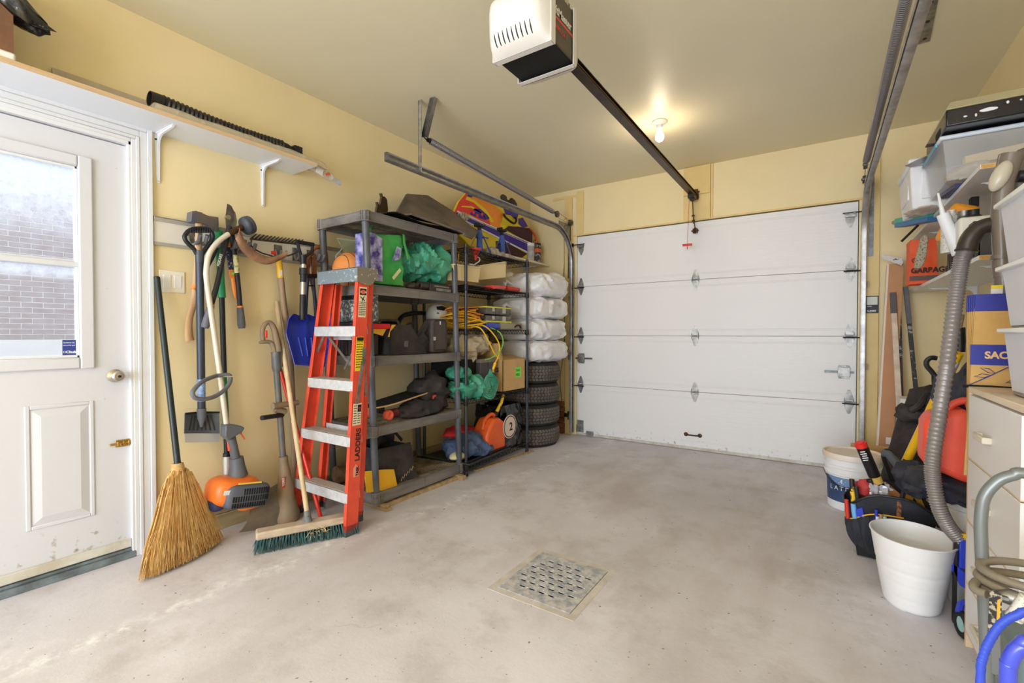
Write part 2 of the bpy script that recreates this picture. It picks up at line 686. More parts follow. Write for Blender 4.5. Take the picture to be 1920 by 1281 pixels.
def glass_material():
    m = bpy.data.materials.new('dusty_glare_glass')
    m.use_nodes = True
    nt = m.node_tree
    nt.nodes.remove(nt.nodes['Principled BSDF'])
    out = nt.nodes['Material Output']
    tr = nt.nodes.new('ShaderNodeBsdfTransparent')
    gl = nt.nodes.new('ShaderNodeBsdfGlossy')
    gl.inputs['Roughness'].default_value = 0.02
    tl = nt.nodes.new('ShaderNodeBsdfTranslucent')
    tl.inputs[0].default_value = (0.82, 0.88, 1.0, 1)
    df = nt.nodes.new('ShaderNodeBsdfDiffuse')
    df.inputs[0].default_value = (0.8, 0.85, 0.95, 1)
    dust_glare = nt.nodes.new('ShaderNodeMixShader')
    dust_glare.inputs[0].default_value = 0.3
    nt.links.new(tl.outputs[0], dust_glare.inputs[1])
    nt.links.new(df.outputs[0], dust_glare.inputs[2])
    tc = nt.nodes.new('ShaderNodeTexCoord')
    n = nt.nodes.new('ShaderNodeTexNoise')
    n.inputs['Scale'].default_value = 24
    n.inputs['Detail'].default_value = 8
    n.inputs['Roughness'].default_value = 0.72
    nt.links.new(tc.outputs['Object'], n.inputs['Vector'])
    s = nt.nodes.new('ShaderNodeSeparateXYZ')
    nt.links.new(tc.outputs['Object'], s.inputs[0])
    r = nt.nodes.new('ShaderNodeValToRGB')           # glare painted over the dust: whitest at the top of each sash
    e = r.color_ramp.elements
    e[0].position, e[0].color = 0.0, (0.10, 0.10, 0.10, 1)
    e[1].position, e[1].color = 1.0, (0.95, 0.95, 0.95, 1)
    for p, c in ((0.40, .12), (0.468, .8), (0.474, .10), (0.6, .14), (0.8, .5)):
        k = e.new(p)
        k.color = (c, c, c, 1)
    mr = nt.nodes.new('ShaderNodeMapRange')
    mr.inputs[1].default_value = 0.99
    mr.inputs[2].default_value = 1.88
    nt.links.new(s.outputs[2], mr.inputs[0])
    nt.links.new(mr.outputs[0], r.inputs[0])
    mu = nt.nodes.new('ShaderNodeMath')
    mu.operation = 'MULTIPLY'
    nt.links.new(r.outputs[0], mu.inputs[0])
    cr = nt.nodes.new('ShaderNodeMapRange')
    cr.inputs[1].default_value = 0.3
    cr.inputs[2].default_value = 0.7
    cr.inputs[3].default_value = 0.45
    cr.inputs[4].default_value = 1.3
    cr.clamp = True
    nt.links.new(n.outputs[0], cr.inputs[0])
    nt.links.new(cr.outputs[0], mu.inputs[1])
    mu.use_clamp = True
    mx = nt.nodes.new('ShaderNodeMixShader')
    nt.links.new(mu.outputs[0], mx.inputs[0])
    nt.links.new(tr.outputs[0], mx.inputs[1])
    nt.links.new(dust_glare.outputs[0], mx.inputs[2])
    m2 = nt.nodes.new('ShaderNodeMixShader')
    m2.inputs[0].default_value = 0.05
    nt.links.new(mx.outputs[0], m2.inputs[1])
    nt.links.new(gl.outputs[0], m2.inputs[2])
    nt.links.new(m2.outputs[0], out.inputs[0])
    return m


M_glass = glass_material()
g = G().box((SX - 0.018, iy0, 1.436), (SX - 0.014, iy1, iz1))
part('pane', g, M_glass, door, smooth=0)
g = G().box((SX - 0.014, iy0, iz0), (SX - 0.010, iy1, 1.414))
part('pane', g, M_glass, door, smooth=0)
M_sticker = mat('blue_sticker', (52, 66, 140), 0.4)
M_ink = mat('white_ink', (232, 232, 236), 0.5)
g = G().box((SX - 0.0096, 0.614, 1.002), (SX - 0.0088, 0.664, 1.078))
st = part('sticker', g, M_sticker, door, label='small blue alarm-company sticker', smooth=0)
for k, t in enumerate(('Système de', 'sécurité par')):
    writing(t, 0.0098, (SX - 0.0086, 0.6165, 1.063 - k * 0.012), (0, 1, 0), (0, 0, 1), M_ink, st, depth=0.0002, sx=0.86)
writing('Chubb', 0.0155, (SX - 0.0086, 0.626, 1.018), (0, 1, 0), (0, 0, 1), M_ink, st, depth=0.0002, bold=0.0006)
g = G().torus((SX - 0.0086, 0.6215, 1.0235), 0.0042, 0.0008, axis=(1, 0, 0), n=12, m=5)
part('emblem', g, M_ink, st)
# raised lower panels (the far one shows, its twin is hinge side)
for y0 in (0.062, 0.488):
    g = G()
    y1, z0, z1 = y0 + 0.229, 0.25, 0.792
    for a, b, c, d in ((y0, y0 + .016, z0, z1), (y1 - .016, y1, z0, z1), (y0 + .016, y1 - .016, z0, z0 + .016), (y0 + .016, y1 - .016, z1 - .016, z1)):
        g.box((SX - 0.001, a, c), (SX + 0.005, b, d))
    part('panel_moulding', g, M_door, door, bevel=0.003)
    a = 0.02
    q = 0.05
    o = [(SX + .0005, y0 + a, z0 + a), (SX + .0005, y1 - a, z0 + a), (SX + .0005, y1 - a, z1 - a), (SX + .0005, y0 + a, z1 - a)]
    i_ = [(SX + .009, y0 + q, z0 + q), (SX + .009, y1 - q, z0 + q), (SX + .009, y1 - q, z1 - q), (SX + .009, y0 + q, z1 - q)]
    part('panel', G().hexa(o + i_), M_door, door, smooth=0)
# knob, deadlatch, barrel bolt, bottom sweep
ky, kz = 0.797, 0.903
g = G().lathe([(0.031, 0), (0.031, 0.004), (0.02, 0.009), (0.011, 0.014), (0.011, 0.03), (0.02, 0.036), (0.0265, 0.046), (0.0265, 0.058), (0.02, 0.065), (0.0, 0.066)], (SX, ky, kz), (1, 0, 0), 24)
kn = part('door_knob', g, M_chrome, door)
g = G().cyl((SX + .066, ky, kz), (SX + .069, ky, kz), 0.006, n=12).box((SX + .069, ky - .001, kz - .005), (SX + .074, ky + .001, kz + .005))
part('key_slot', g, M_dark, kn)
g = G().box((SX - 0.03, 0.853, 0.885), (SX + 0.001, 0.8595, 0.935)).box((SX - 0.02, 0.859, 0.898), (SX - 0.004, 0.866, 0.92))
part('latch', g, M_dark, door)
g = G().box((SX, 0.796, 0.553), (SX + 0.003, 0.853, 0.588)).cyl((SX + .009, 0.772, 0.571), (SX + .009, 0.862, 0.571), 0.0052, n=10)
for yy in (0.803, 0.826, 0.845):
    g.box((SX + .002, yy - .004, 0.56), (SX + .016, yy + .004, 0.582))
g.cyl((SX + .012, 0.812, 0.571), (SX + .024, 0.812, 0.563), 0.003, n=8)
part('barrel_bolt', g, M_brass, door, bevel=0.001)
g = G().box((SX, -0.06, 0.05), (SX + 0.012, 0.852, 0.092))
part('door_sweep', g, mat('sweep_white', (218, 216, 206), 0.5, col2=(196, 188, 170), scale=9), door, bevel=0.004)
g = G().box((-0.10, OY0, 0.0), (0.012, OY1, 0.03)).box((-0.05, OY0, 0.03), (-0.005, OY1, 0.044))
struct('door_1_threshold', g, mat('threshold_grey', (132, 144, 150), 0.5, col2=(92, 100, 104), scale=10), bevel=0.003)
# door casing with a stepped profile, and jamb
g = G()
prof = ((0.0, 0.018, 0.010), (0.018, 0.034, 0.016), (0.034, 0.064, 0.013), (0.064, 0.086, 0.020))
for a, b, t in prof:
    g.box((-0.001, 0.864 + a, 0), (t, 0.864 + b, 2.048 + b))
    g.box((-0.001, OY0 - b + .002, 0), (t, OY0 - a + .002, 2.048 + b))
    g.box((-0.001, OY0 - a + .002, 2.048 + a), (t, 0.864 + a, 2.048 + b))
struct('door_1_casing', g, M_white, bevel=0.003)
g = G().box((-0.115, 0.853, 0.03), (0.008, 0.868, 2.05)).box((-0.115, OY0 - 0.002, 0.03), (0.008, OY0 + 0.013, 2.05)).box((-0.115, OY0, 2.031), (0.008, 0.866, 2.05))
struct('door_1_jamb', g, M_white, bevel=0.002)

# ---------------------------------------------------------------- outside: neighbour's brick wall, ground, footing
BX = -5.5
M_mortar = mat('mortar', (216, 214, 216), 0.9)
M_brick = mat('grey_brown_brick', (128, 114, 118), 0.9, col2=(104, 92, 98), scale=3, bump=0.3, bscale=40)
nb = bpy.data.objects.new('exterior_brick_wall', None)
COL.objects.link(nb)
nb['kind'] = 'structure'
nb.location = (BX, 1.9, 0)
g = G().box((BX - 0.3, -3.5, 1.03), (BX, 7.5, 4.6))
part('mortar_bed', g, M_mortar, nb, smooth=0)
g = G().box((BX - 0.3, -3.5, -0.2), (BX + 0.02, 7.5, 1.03))
part('concrete_footing', g, mat('footing', (176, 178, 182), 0.9, var=0.06, scale=3), nb, smooth=0)
random.seed(5)
bmesh_ = None
for r in range(40):
    for k in range(7):
        y = 1.02 + k * 0.2 + (0.1 if r % 2 else 0.0)
        z = 1.036 + r * 0.0675
        if bmesh_ is None:
            bo = part('brick', G().box((BX - 0.01, y, z), (BX + 0.009, y + 0.19, z + 0.0575)), M_brick, nb, smooth=0)
            bmesh_ = bo.data
            by, bz = y, z
        else:
            bo = bpy.data.objects.new('brick', bmesh_)
            COL.objects.link(bo)
            bo.parent = nb
            bo.location = (random.uniform(-0.002, 0.003), y - by, z - bz)
g = G().box((-6.0, -4.0, -0.2), (-0.13, 8.0, -0.12))
struct('ground', g, mat('gravel_ground', (150, 148, 142), 0.95, var=0.2, scale=20), smooth=0)

# ---------------------------------------------------------------- garage door


def garage_material():
    m = bpy.data.materials.new('garage_door_white')
    m.use_nodes = True
    nt = m.node_tree
    b = nt.nodes['Principled BSDF']
    b.inputs['Roughness'].default_value = 0.42
    tc = nt.nodes.new('ShaderNodeTexCoord')
    mp = nt.nodes.new('ShaderNodeMapping')
    mp.inputs['Scale'].default_value = (1.2, 1, 14)
    nt.links.new(tc.outputs['Object'], mp.inputs[0])
    n = nt.nodes.new('ShaderNodeTexNoise')
    n.inputs['Scale'].default_value = 5
    n.inputs['Detail'].default_value = 6
    nt.links.new(mp.outputs[0], n.inputs['Vector'])
    bp = nt.nodes.new('ShaderNodeBump')
    bp.inputs['Strength'].default_value = 0.10
    bp.inputs['Distance'].default_value = 0.01
    nt.links.new(n.outputs[0], bp.inputs['Height'])
    nt.links.new(bp.outputs[0], b.inputs['Normal'])
    n2 = nt.nodes.new('ShaderNodeTexNoise')
    n2.inputs['Scale'].default_value = 30
    n2.inputs['Detail'].default_value = 4
    nt.links.new(tc.outputs['Object'], n2.inputs['Vector'])
    s = nt.nodes.new('ShaderNodeSeparateXYZ')
    nt.links.new(tc.outputs['Object'], s.inputs[0])
    h = nt.nodes.new('ShaderNodeMapRange')
    h.inputs[1].default_value = 0.30
    h.inputs[2].default_value = 0.03
    h.inputs[3].default_value = -0.12
    h.inputs[4].default_value = 0.13
    nt.links.new(s.outputs[2], h.inputs[0])
    a = nt.nodes.new('ShaderNodeMath')
    nt.links.new(n2.outputs[0], a.inputs[0])
    nt.links.new(h.outputs[0], a.inputs[1])
    r = nt.nodes.new('ShaderNodeValToRGB')
    r.color_ramp.elements[0].position = 0.7
    r.color_ramp.elements[1].position = 0.82
    r.color_ramp.elements[0].color = lin((233, 230, 230))
    r.color_ramp.elements[1].color = lin((170, 164, 154))
    nt.links.new(a.outputs[0], r.inputs[0])
    nt.links.new(r.outputs[0], b.inputs['Base Color'])
    return m


M_gd = garage_material()
gd = bpy.data.objects.new('door_2', None)
COL.objects.link(gd)
gd['kind'] = 'structure'
gd.location = (1.835, RY, 0)
zs = (0.028, 0.5557, 1.0893, 1.6227, 2.1688)
for k in range(4):
    z0, z1 = zs[k] + (0.0012 if k else 0), zs[k + 1] - 0.0012
    pr_ = [(0.045, z0), (0.003, z0), (0.0, z0 + 0.003)]
    for zz in ((z0 + 0.05), (z0 + 0.062), (z1 - 0.062), (z1 - 0.05)):
        pr_ += [(0.0, zz - 0.002), (0.0014, zz), (0.0, zz + 0.002)]
    pr_ += [(0.0, z1 - 0.003), (0.003, z1), (0.045, z1)]
    g = G().prism([(0.604, RY + a, b) for a, b in pr_], (2.462, 0, 0))
    part('panel', g, M_gd, gd, smooth=0)
g = G().box((0.604, RY - 0.004, 0.004), (3.066, RY + 0.03, 0.03)).cyl((0.604, RY + 0.008, 0.012), (3.066, RY + 0.008, 0.012), 0.011, n=10)
part('bottom_seal', g, mat('seal_white', (214, 208, 200), 0.6, col2=(186, 176, 162), scale=12), gd)


def hinge(cx, cz, s=1.0, roller=0):
    """Two-leaf door hinge: tapered leaves, knuckle, bolts; roller stem towards +-x."""
    g = G()
    y = RY - 0.0025
    for d in (1, -1):
        g.prism([(cx - .03 * s, y, cz + d * .012), (cx + .03 * s, y, cz + d * .012), (cx + .03 * s, y, cz + d * .035 * s), (cx + .008 * s, y, cz + d * .097 * s),
                 (cx - .008 * s, y, cz + d * .097 * s), (cx - .03 * s, y, cz + d * .035 * s)], (0, 0.0025, 0))
        for bx, bz in ((0, .082), (-.016, .04), (.016, .04), (0, .028)):
            g.cyl((cx + bx * s, y + .001, cz + d * bz * s), (cx + bx * s, y - .004, cz + d * bz * s), .0045 * s, n=8)
    g.prism([(cx - .031 * s, y, cz - .03), (cx - .031 * s, y - .02, cz - .008), (cx - .031 * s, y - .02, cz + .008), (cx - .031 * s, y, cz + .03)], (.003, 0, 0))
    g.prism([(cx + .028 * s, y, cz - .03), (cx + .028 * s, y - .02, cz - .008), (cx + .028 * s, y - .02, cz + .008), (cx + .028 * s, y, cz + .03)], (.003, 0, 0))
    g.cyl((cx - .034 * s, y - .008, cz), (cx + .034 * s, y - .008, cz), .0075, n=10)
    h = part('hinge', g, M_galv, gd)
    if roller:
        g = G().cyl((cx - roller * .045, y - .02, cz - .014), (cx + roller * .085, y - .02, cz - .014), .0052, n=8)
        g.cyl((cx + roller * .085, y - .02, cz - .014), (cx + roller * .098, y - .02, cz - .014), .019, n=14)
        part('roller', g, M_dark, h)


for k in (1, 2, 3):
    hinge(1.835, zs[k], 1.0)
    hinge(0.648, zs[k], 0.95, -1)
    hinge(3.02, zs[k] + 0.004, 1.0, 1)
for cx, d in ((0.648, -1), (3.015, 1)):
    g = G()
    z = 2.07
    g.box((cx - .036, RY - .036, z - .004), (cx + .036, RY, z + .004)).box((cx - .036, RY - .036, z - .026), (cx + .036, RY - .032, z))
    g.prism([(cx - .034, RY - .003, z), (cx + .034, RY - .003, z), (cx + .03, RY - .003, z - .05), (cx + .006, RY - .003, z - .105), (cx - .006, RY - .003, z - .105), (cx - .03, RY - .003, z - .05)], (0, .003, 0))
    for bz in (-.04, -.09):
        g.cyl((cx, RY, z + bz), (cx, RY - .007, z + bz), .006, n=8)
    t = part('top_bracket', g, M_galv, gd)
    g = G().cyl((cx - d * .05, RY - .028, z + .008), (cx + d * .09, RY - .028, z + .008), .005, n=8).cyl((cx + d * .082, RY - .028, z + .008), (cx + d * .094, RY - .028, z + .008), .019, n=14)
    part('roller', g, M_dark, t)
g = G().box((0.59, RY + .046, 0.0), (3.08, RY + .056, 2.19))
part('seam_light_block', g, M_dark, gd, smooth=0)  # unseen sheet added to stop sky light leaking through the panel seams
# slide locks
for cx, cz, d in ((0.655, 0.842, 1), (2.985, 0.80, -1)):
    g = G().box((cx - .04, RY - .018, cz - .038), (cx + .04, RY, cz + .038)).box((cx - .036, RY - .003, cz - .055), (cx + .036, RY, cz + .055))
    for bx in (-.02, .02):
        for bz in (-.047, .047):
            g.cyl((cx + bx, RY, cz + bz), (cx + bx, RY - .006, cz + bz), .005, n=8)
    lk = part('slide_lock', g, M_galv, gd, bevel=0.002)
    g = G().box((cx + d * .03, RY - .016, cz - .008), (cx + d * .13, RY - .012, cz + .010)).box((cx + d * .127, RY - .03, cz - .008), (cx + d * .131, RY - .012, cz + .010))
    g.box((cx - d * .04, RY - .014, cz - .009), (cx - d * .066, RY - .009, cz + .009))
    part('slide_bar', g, M_steel, lk)
g = G().tube(spline([(1.76, RY - .004, .145), (1.772, RY - .022, .145), (1.80, RY - .03, .145), (1.84, RY - .03, .145), (1.868, RY - .022, .145), (1.88, RY - .004, .145)], 4), .007, 8)
for xx in (1.757, 1.883):
    g.lathe([(.020, 0), (.020, .003), (.008, .007), (0, .007)], (xx, RY, .145), (0, -1, 0), 12)
part('lift_handle', g, M_rust, gd)
g = G().box((.608, RY - .004, .035), (.683, RY, .165)).box((.608, RY - .03, .035), (.614, RY, .12)).box((.63, RY - .01, .06), (.665, RY, .08))
for bz in (.06, .1, .14):
    g.cyl((.66, RY, bz), (.66, RY - .008, bz), .006, n=8)
part('bottom_bracket', g, M_galv, gd, bevel=0.001)
g = G().box((.72, RY - .022, .012), (.80, RY, .055)).box((.715, RY - .006, .03), (.805, RY, .036))
part('seal_clip', g, M_galv, gd, bevel=0.002)
# ---------------------------------------------------------------- floor drain
t = thing('floor_drain', 'square perforated metal drain cover set in the concrete floor', 'drain', (1.8425, 1.83, 0))
M_drain = mat('worn_zinc_plate', (206, 202, 200), 0.6, 0.1, col2=(156, 159, 166), scale=26, bump=0.15, bscale=90, sharp=(0.4, 0.62))
g = G().box((DX0 - .02, DY0 - .02, -.002), (DX0 + .012, DY1 + .02, .0012)).box((DX1 - .012, DY0 - .02, -.002), (DX1 + .02, DY1 + .02, .0012))
g.box((DX0 + .012, DY0 - .02, -.002), (DX1 - .012, DY0 + .012, .0012)).box((DX0 + .012, DY1 - .012, -.002), (DX1 - .012, DY1 + .02, .0012))
part('frame', g, mat('drain_collar', (214, 206, 200), 0.7, col2=(194, 184, 176), scale=12), t)
g = G()
sl = []                                                     # staggered slots, long in x
for r in range(7):
    n_ = 4 if r in (0, 6) else 6
    for k in range(n_):
        xx = 1.838 + (k - (n_ - 1) / 2) * 0.047 + (0.012 if r % 2 else -0.012)
        sl.append((xx, 1.83 + (r - 3) * 0.043))
px0, px1, py0, py1 = DX0 + .014, DX1 - .014, DY0 + .014, DY1 - .014
rows = sorted(set(round(y, 4) for _, y in sl))
ys = py0
for ry in rows:
    g.box((px0, ys, -.0005), (px1, ry - .007, .0035))
    xs = px0
    for xx in sorted(x for x, y in sl if abs(y - ry) < 1e-3):
        g.box((xs, ry - .007, -.0005), (xx - .0135, ry + .007, .0035))
        xs = xx + .0135
    g.box((xs, ry - .007, -.0005), (px1, ry + .007, .0035))
    ys = ry + .007
g.box((px0, ys, -.0005), (px1, py1, .0035))
part('grate', g, M_drain, t, smooth=0)
g = G()
for xx, yy in sl:                                            # raised grip studs between the slots
    g.lathe([(.0045, .0), (.003, .0022), (0, .0025)], (xx + .0235, yy + .001, .004), (0, 0, 1), 6)
    g.lathe([(.0045, .0), (.003, .0022), (0, .0025)], (xx, yy + .0205, .004), (0, 0, 1), 6)
part('grip_studs', g, M_drain, t, kind='stuff')
g = G()
g.box((DX0 - .01, DY0 - .01, -.16), (DX1 + .01, DY1 + .01, -.15)).box((DX0 - .02, DY0 - .02, -.16), (DX0, DY1 + .02, -.003)).box((DX1, DY0 - .02, -.16), (DX1 + .02, DY1 + .02, -.003))
g.box((DX0, DY0 - .02, -.16), (DX1, DY0, -.003)).box((DX0, DY1, -.16), (DX1, DY1 + .02, -.003))
part('sump', g, M_blackm, t, smooth=0)

# ---------------------------------------------------------------- ceiling lamp
t = thing('ceiling_lamp', 'bare lit bulb in a white porcelain holder on the ceiling', 'lamp', (1.816, 3.5, RZ))
g = G().lathe([(0.0, 0), (.052, 0), (.055, -.004), (.052, -.012), (.036, -.022), (.024, -.028), (.022, -.05), (.019, -.052)], (1.816, 3.5, RZ), (0, 0, 1), 28)
part('holder', g, M_whitegloss, t)
g = G().lathe([(.013, -.05), (.014, -.066), (.021, -.082), (.029, -.098), (.0315, -.114), (.029, -.130), (.020, -.143), (.008, -.1495), (0, -.15)], (1.816, 3.5, RZ), (0, 0, 1), 24)
part('bulb', g, mat('lit_bulb', (255, 226, 176), 0.3, emit=12.0), t, smooth=80)

# ---------------------------------------------------------------- overhead door tracks


def sweep(g, path, prof, nrm):
    """Open profile (a along nrm, b in the bend plane) swept along path; 1.6 mm double wall."""
    path = [V(p) for p in path]
    n_ = V(nrm)
    vs = []
    for i, p in enumerate(path):
        d = (path[min(i + 1, len(path) - 1)] - path[max(i - 1, 0)]).normalized()
        b = d.cross(n_).normalized()
        vs += [p + n_ * a + b * c for a, c in prof]
    k = len(prof)
    fs = [(i * k + j, (i + 1) * k + j, (i + 1) * k + j + 1, i * k + j + 1) for i in range(len(path) - 1) for j in range(k - 1)]
    g.add(vs, fs)
    return g


def add_track(x, d, zt, far_y, name, label):
    """d: +1 when the channel opens towards +x."""
    t = thing(name, label, 'track', (x, RY - .05, 0))
    r = 0.36
    path = [(x, RY - .055, .03), (x, RY - .055, 1.0), (x, RY - .055, zt - r)]
    path += [V((x, RY - .055 - r + r * cos(a), zt - r + r * sin(a))) for a in [pi / 2 * k / 14 for k in range(1, 15)]]
    path += [(x, 3.4, zt), (x, far_y, zt)]
    pf = [(.030 * d, -.017), (.034 * d, -.024), (.020 * d, -.028), (.002 * d, -.028), (0, -.024), (0, .024), (.002 * d, .028), (.020 * d, .028), (.034 * d, .024), (.030 * d, .017)]
    inn = [(a + .0018 * d if abs(a) < .003 else a, c * .93) for a, c in reversed(pf)]
    ring = pf + inn
    g = G()
    sweep(g, path, ring + [ring[0]], (1, 0, 0))
    part('rail', g, mat('track_steel', (176, 172, 168), 0.36, 0.55, col2=(140, 136, 134), scale=14), t, smooth=30)
    return t


L = add_track(0.545, 1, 2.215, 1.985, 'door_track', 'galvanised garage door track curving up beside the tyre stack')
R = add_track(3.118, -1, 2.20, 1.70, 'door_track', 'garage door track rising past the black-framed sticker and running overhead')
for t, x, d in ((L, .545, 1), (R, 3.118, -1)):
    wx = x - d * .012
    for z in (.2, .85, 1.5):
        g = G().box((wx - .022 * d, RY - .003 - .0205 * 0, z - .035), (wx, RY - .001, z + .035)).box((wx - .002 * d, RY - .07, z - .025), (wx, RY - .002, z + .025))
        g.cyl((wx - .012 * d, RY - .001, z), (wx - .012 * d, RY - .010, z), .006, n=8)
        part('jamb_bracket', g, M_galv, t)
    g = G().box((wx - .004 * d, RY - .045, 1.72), (wx - .001 * d, RY - .002, 2.36)).box((wx - .034 * d, RY - .026, 1.72), (wx - .001 * d, RY - .023, 2.36))
    part('flag_angle', g, M_steel, t)
    g = G().prism([(wx - .003 * d, RY - .03, 2.30), (wx - .003 * d, RY - .03, 2.02), (wx - .003 * d, RY - .30, 2.25), (wx - .003 * d, RY - .30, 2.30)], (.002 * d, 0, 0))
    part('gusset_plate', g, M_galv, t)
# hangers to the ceiling
g = G().box((.545, 2.28, 2.19), (.548, 2.31, RZ)).box((.545, 2.28, 2.19), (.575, 2.283, RZ))
h = part('hanger_strap', g, mat('punched_steel', (180, 176, 170), 0.4, 0.6, col2=(132, 128, 124), scale=18), L)
g = G()
for k in range(14):
    g.cyl((.5483, 2.297, 2.24 + k * .031), (.5492, 2.297, 2.24 + k * .031), .006, n=8)
part('punched_holes', g, M_dark, h, kind='stuff')
g = G().bar((.655, 2.30, RZ), (.555, 2.312, 2.45), .036, .003, (0, 1, 0)).bar((.672, 2.316, RZ), (.572, 2.328, 2.45), .003, .034, (0, 1, 0))
g.cyl((.54, 2.312, 2.46), (.585, 2.312, 2.46), .007, n=8)
part('hanger_brace', g, M_steel, L)
g = G().box((3.118, 2.02, 2.18), (3.121, 2.06, RZ)).box((3.121, 2.02, 2.62), (3.16, 2.06, 2.625))
part('hanger_strap', g, M_galv, R)
g = G().bar((3.275, 3.345, RZ - .002), (3.18, 2.0, RZ - .002), .055, .006, (0, 0, 1))
part('ceiling_angle', g, M_galv, R)
g = G()
for k in range(8):
    g.cyl(lerp((3.2755, 3.30, RZ - .0051), (3.1875, 2.1, RZ - .0051), k / 7), lerp((3.2755, 3.30, RZ - .007), (3.1875, 2.1, RZ - .007), k / 7), .009, n=8)
part('punched_holes', g, M_dark, R, kind='stuff')


# ---------------------------------------------------------------- springs, pulleys and cables
def add_spring(p0, p1, n_, label, xs):
    t = thing('extension_spring', label, 'spring', p0)
    a, b = V(p0), V(p1)
    d = (b - a).normalized()
    x, y, _ = frame_of(d)
    L_ = (b - a).length
    pts = []
    for i in range(n_ * 8 + 1):
        q = tau * i / 8
        pts.append(a + d * (.05 + (L_ - .14) * i / (n_ * 8)) + (x * cos(q) + y * sin(q)) * .019)
    g = G().tube(pts, .0042, 5)
    part('coil', g, mat('spring_steel', (150, 146, 150), 0.4, 0.6), t)
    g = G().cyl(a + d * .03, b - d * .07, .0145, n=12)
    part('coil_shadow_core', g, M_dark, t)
    hk = G().tube([a + d * .05, a + d * .03 + x * .008, a, a - d * .012 + y * .01], .0045, 6)
    hk.tube([b - d * .09, b - d * .06, b - d * .03], .0045, 6)
    part('hook', hk, M_dark, t, kind='stuff')
    g = G()
    ax = x if abs(x.z) < abs(y.z) else y
    g.cyl(b - ax * .012, b + ax * .012, .032, n=20).cyl(b - ax * .016, b + ax * .016, .010, n=10)
    g.obox(b - d * .025, (.004, .07, .02))
    part('pulley', g, M_steel, t)
    cab = G()
    for o in (.03, -.03):
        q = b + V((0, 0, o))
        e = V((xs, RY - .06, 2.335 if o > 0 else 2.30))
        cab.tube([q, lerp(q, e, .5) - V((0, 0, .004)), e], .0016, 5)
    e = V((xs, RY - .06, 2.30))
    part('cable', cab, M_dark, t)
    cl = G().tube(spline([lerp(b, e, .35) + V((.02, 0, -.03)), lerp(b, e, .45) + V((.03, 0, .0)), lerp(b, e, .6) + V((.03, 0, -.05)), lerp(b, e, .5) + V((0, 0, -.075)), lerp(b, e, .75) + V((.0, 0, -.07)), lerp(b, e, .85)], 5), .0016, 5)
    part('cable_tail', cl, M_dark, t)
    g = G()
    c = V((xs, RY - .055, 2.32))
    g.cyl(c - V((.012, 0, 0)), c + V((.012, 0, 0)), .03, n=20).cyl(c - V((.02, 0, 0)), c + V((.02, 0, 0)), .009, n=10)
    part('head_pulley', g, M_steel, t)


add_spring((.55, 2.335, 2.455), (.55, 4.255, 2.345), 150, 'long coil spring above the track on the shelf side, hung from a ceiling strap', .55)
add_spring((3.088, 1.98, 2.385), (3.088, 4.28, 2.35), 160, 'long coil spring beside the overhead track near the storage totes', 3.10)

# ---------------------------------------------------------------- garage door opener
OX0, OX1, OY_0, OY_1, OZ0, OZ1 = 1.68, 1.945, 1.595, 1.815, 2.262, 2.475
t = thing('garage_door_opener', 'garage door opener with white lens covers hung under the ceiling', 'opener', (1.81, 1.70, OZ0))
M_case = mat('taupe_case', (92, 84, 70), 0.4, 0.3, var=0.08, scale=6)
g = G().box((OX0, OY_0 + .002, OZ0), (OX1, OY_1, OZ1))
part('chassis', g, M_case, t, bevel=0.004)
g = G().box((OX0 + .004, OY_0 + .004, OZ0 - .004), (OX1 - .004, OY_1 - .004, OZ0 + .002))
part('base_plate', g, M_blackm, t, bevel=0.002)
M_lens = mat('white_lens', (222, 217, 212), 0.35, var=0.015, scale=4)


def lens_cover(y, d, dep):
    """Bulging translucent cover: d = -1 faces the room, +1 the door."""
    g = G()
    n_, m_ = 18, 14

    def f(u, v):
        x = OX0 - .006 + (OX1 - OX0 + .012) * u
        z = OZ0 - .016 + (OZ1 - OZ0 + .022) * v
        a = 1 - abs(2 * u - 1) ** 5
        b = 1 - abs(2 * v - 1) ** 4.0
        b *= 0.75 + 0.25 * min(1, v * 1.6)
        return (x, y + d * dep * (max(0, a) * max(0, b)) ** .6, z)
    g.sheet(f, n_, m_)
    for u in (0, 1):
        xx = OX0 - .006 + (OX1 - OX0 + .012) * u
        g.box((xx - .002, y - .004, OZ0 - .016), (xx + .002, y + .03 * d * -1, OZ1 + .006))
    for z in (OZ0 - .016, OZ1 + .004):
        g.box((OX0 - .006, y - .004 * d, z), (OX1 + .006, y - .028 * d, z + .002))
    o = part('light_lens', g, M_lens, t, smooth=60, keep=False)
    s = G()
    for k in range(9):
        u = .2 + k * .075
        s.tube([V(f(u, .09 + .03 * j)) for j in range(7)], [.0018, .0026, .003, .003, .0026, .002, .0012], 6)
    part('vent_slots', s, M_black, o, kind='stuff')
    if d < 0:
        q = V(f(.93, .80))
        part('latch_hole', G().cyl(q, q + V((.006, d * .004, 0)), .012, n=12), M_dark, o)
    return o


lens_cover(OY_0, -1, .085)
lens_cover(OY_1, 1, .085)
ex = OX1 + .0012
writing('LiftMaster', .046, (ex, OY_0 + .012, OZ0 + .118), (0, 1, 0), (0, 0, 1), mat('label_white', (226, 222, 214), 0.5), t, bold=.0009, sx=.90, depth=.0004)
g = G().box((OX1, OY_0 + .012, OZ0 + .098), (OX1 + .0012, OY_1 - .016, OZ0 + .108))
part('red_stripe', g, mat('label_red', (214, 84, 66), 0.5), t)
writing('FORMULA 1', .028, (ex, OY_0 + .016, OZ0 + .058), (0, 1, 0), (0, 0, 1), mat('label_red', (0, 0, 0)), t, depth=.0004, sx=.86)
g = G().box((OX1 - .03, OY_0 + .03, OZ1 - .004), (OX1 - .026, OY_1 + .0, OZ1 + .05)).box((OX0 + .03, OY_0 + .03, OZ1 - .004), (OX0 + .034, OY_1, OZ1 + .05))
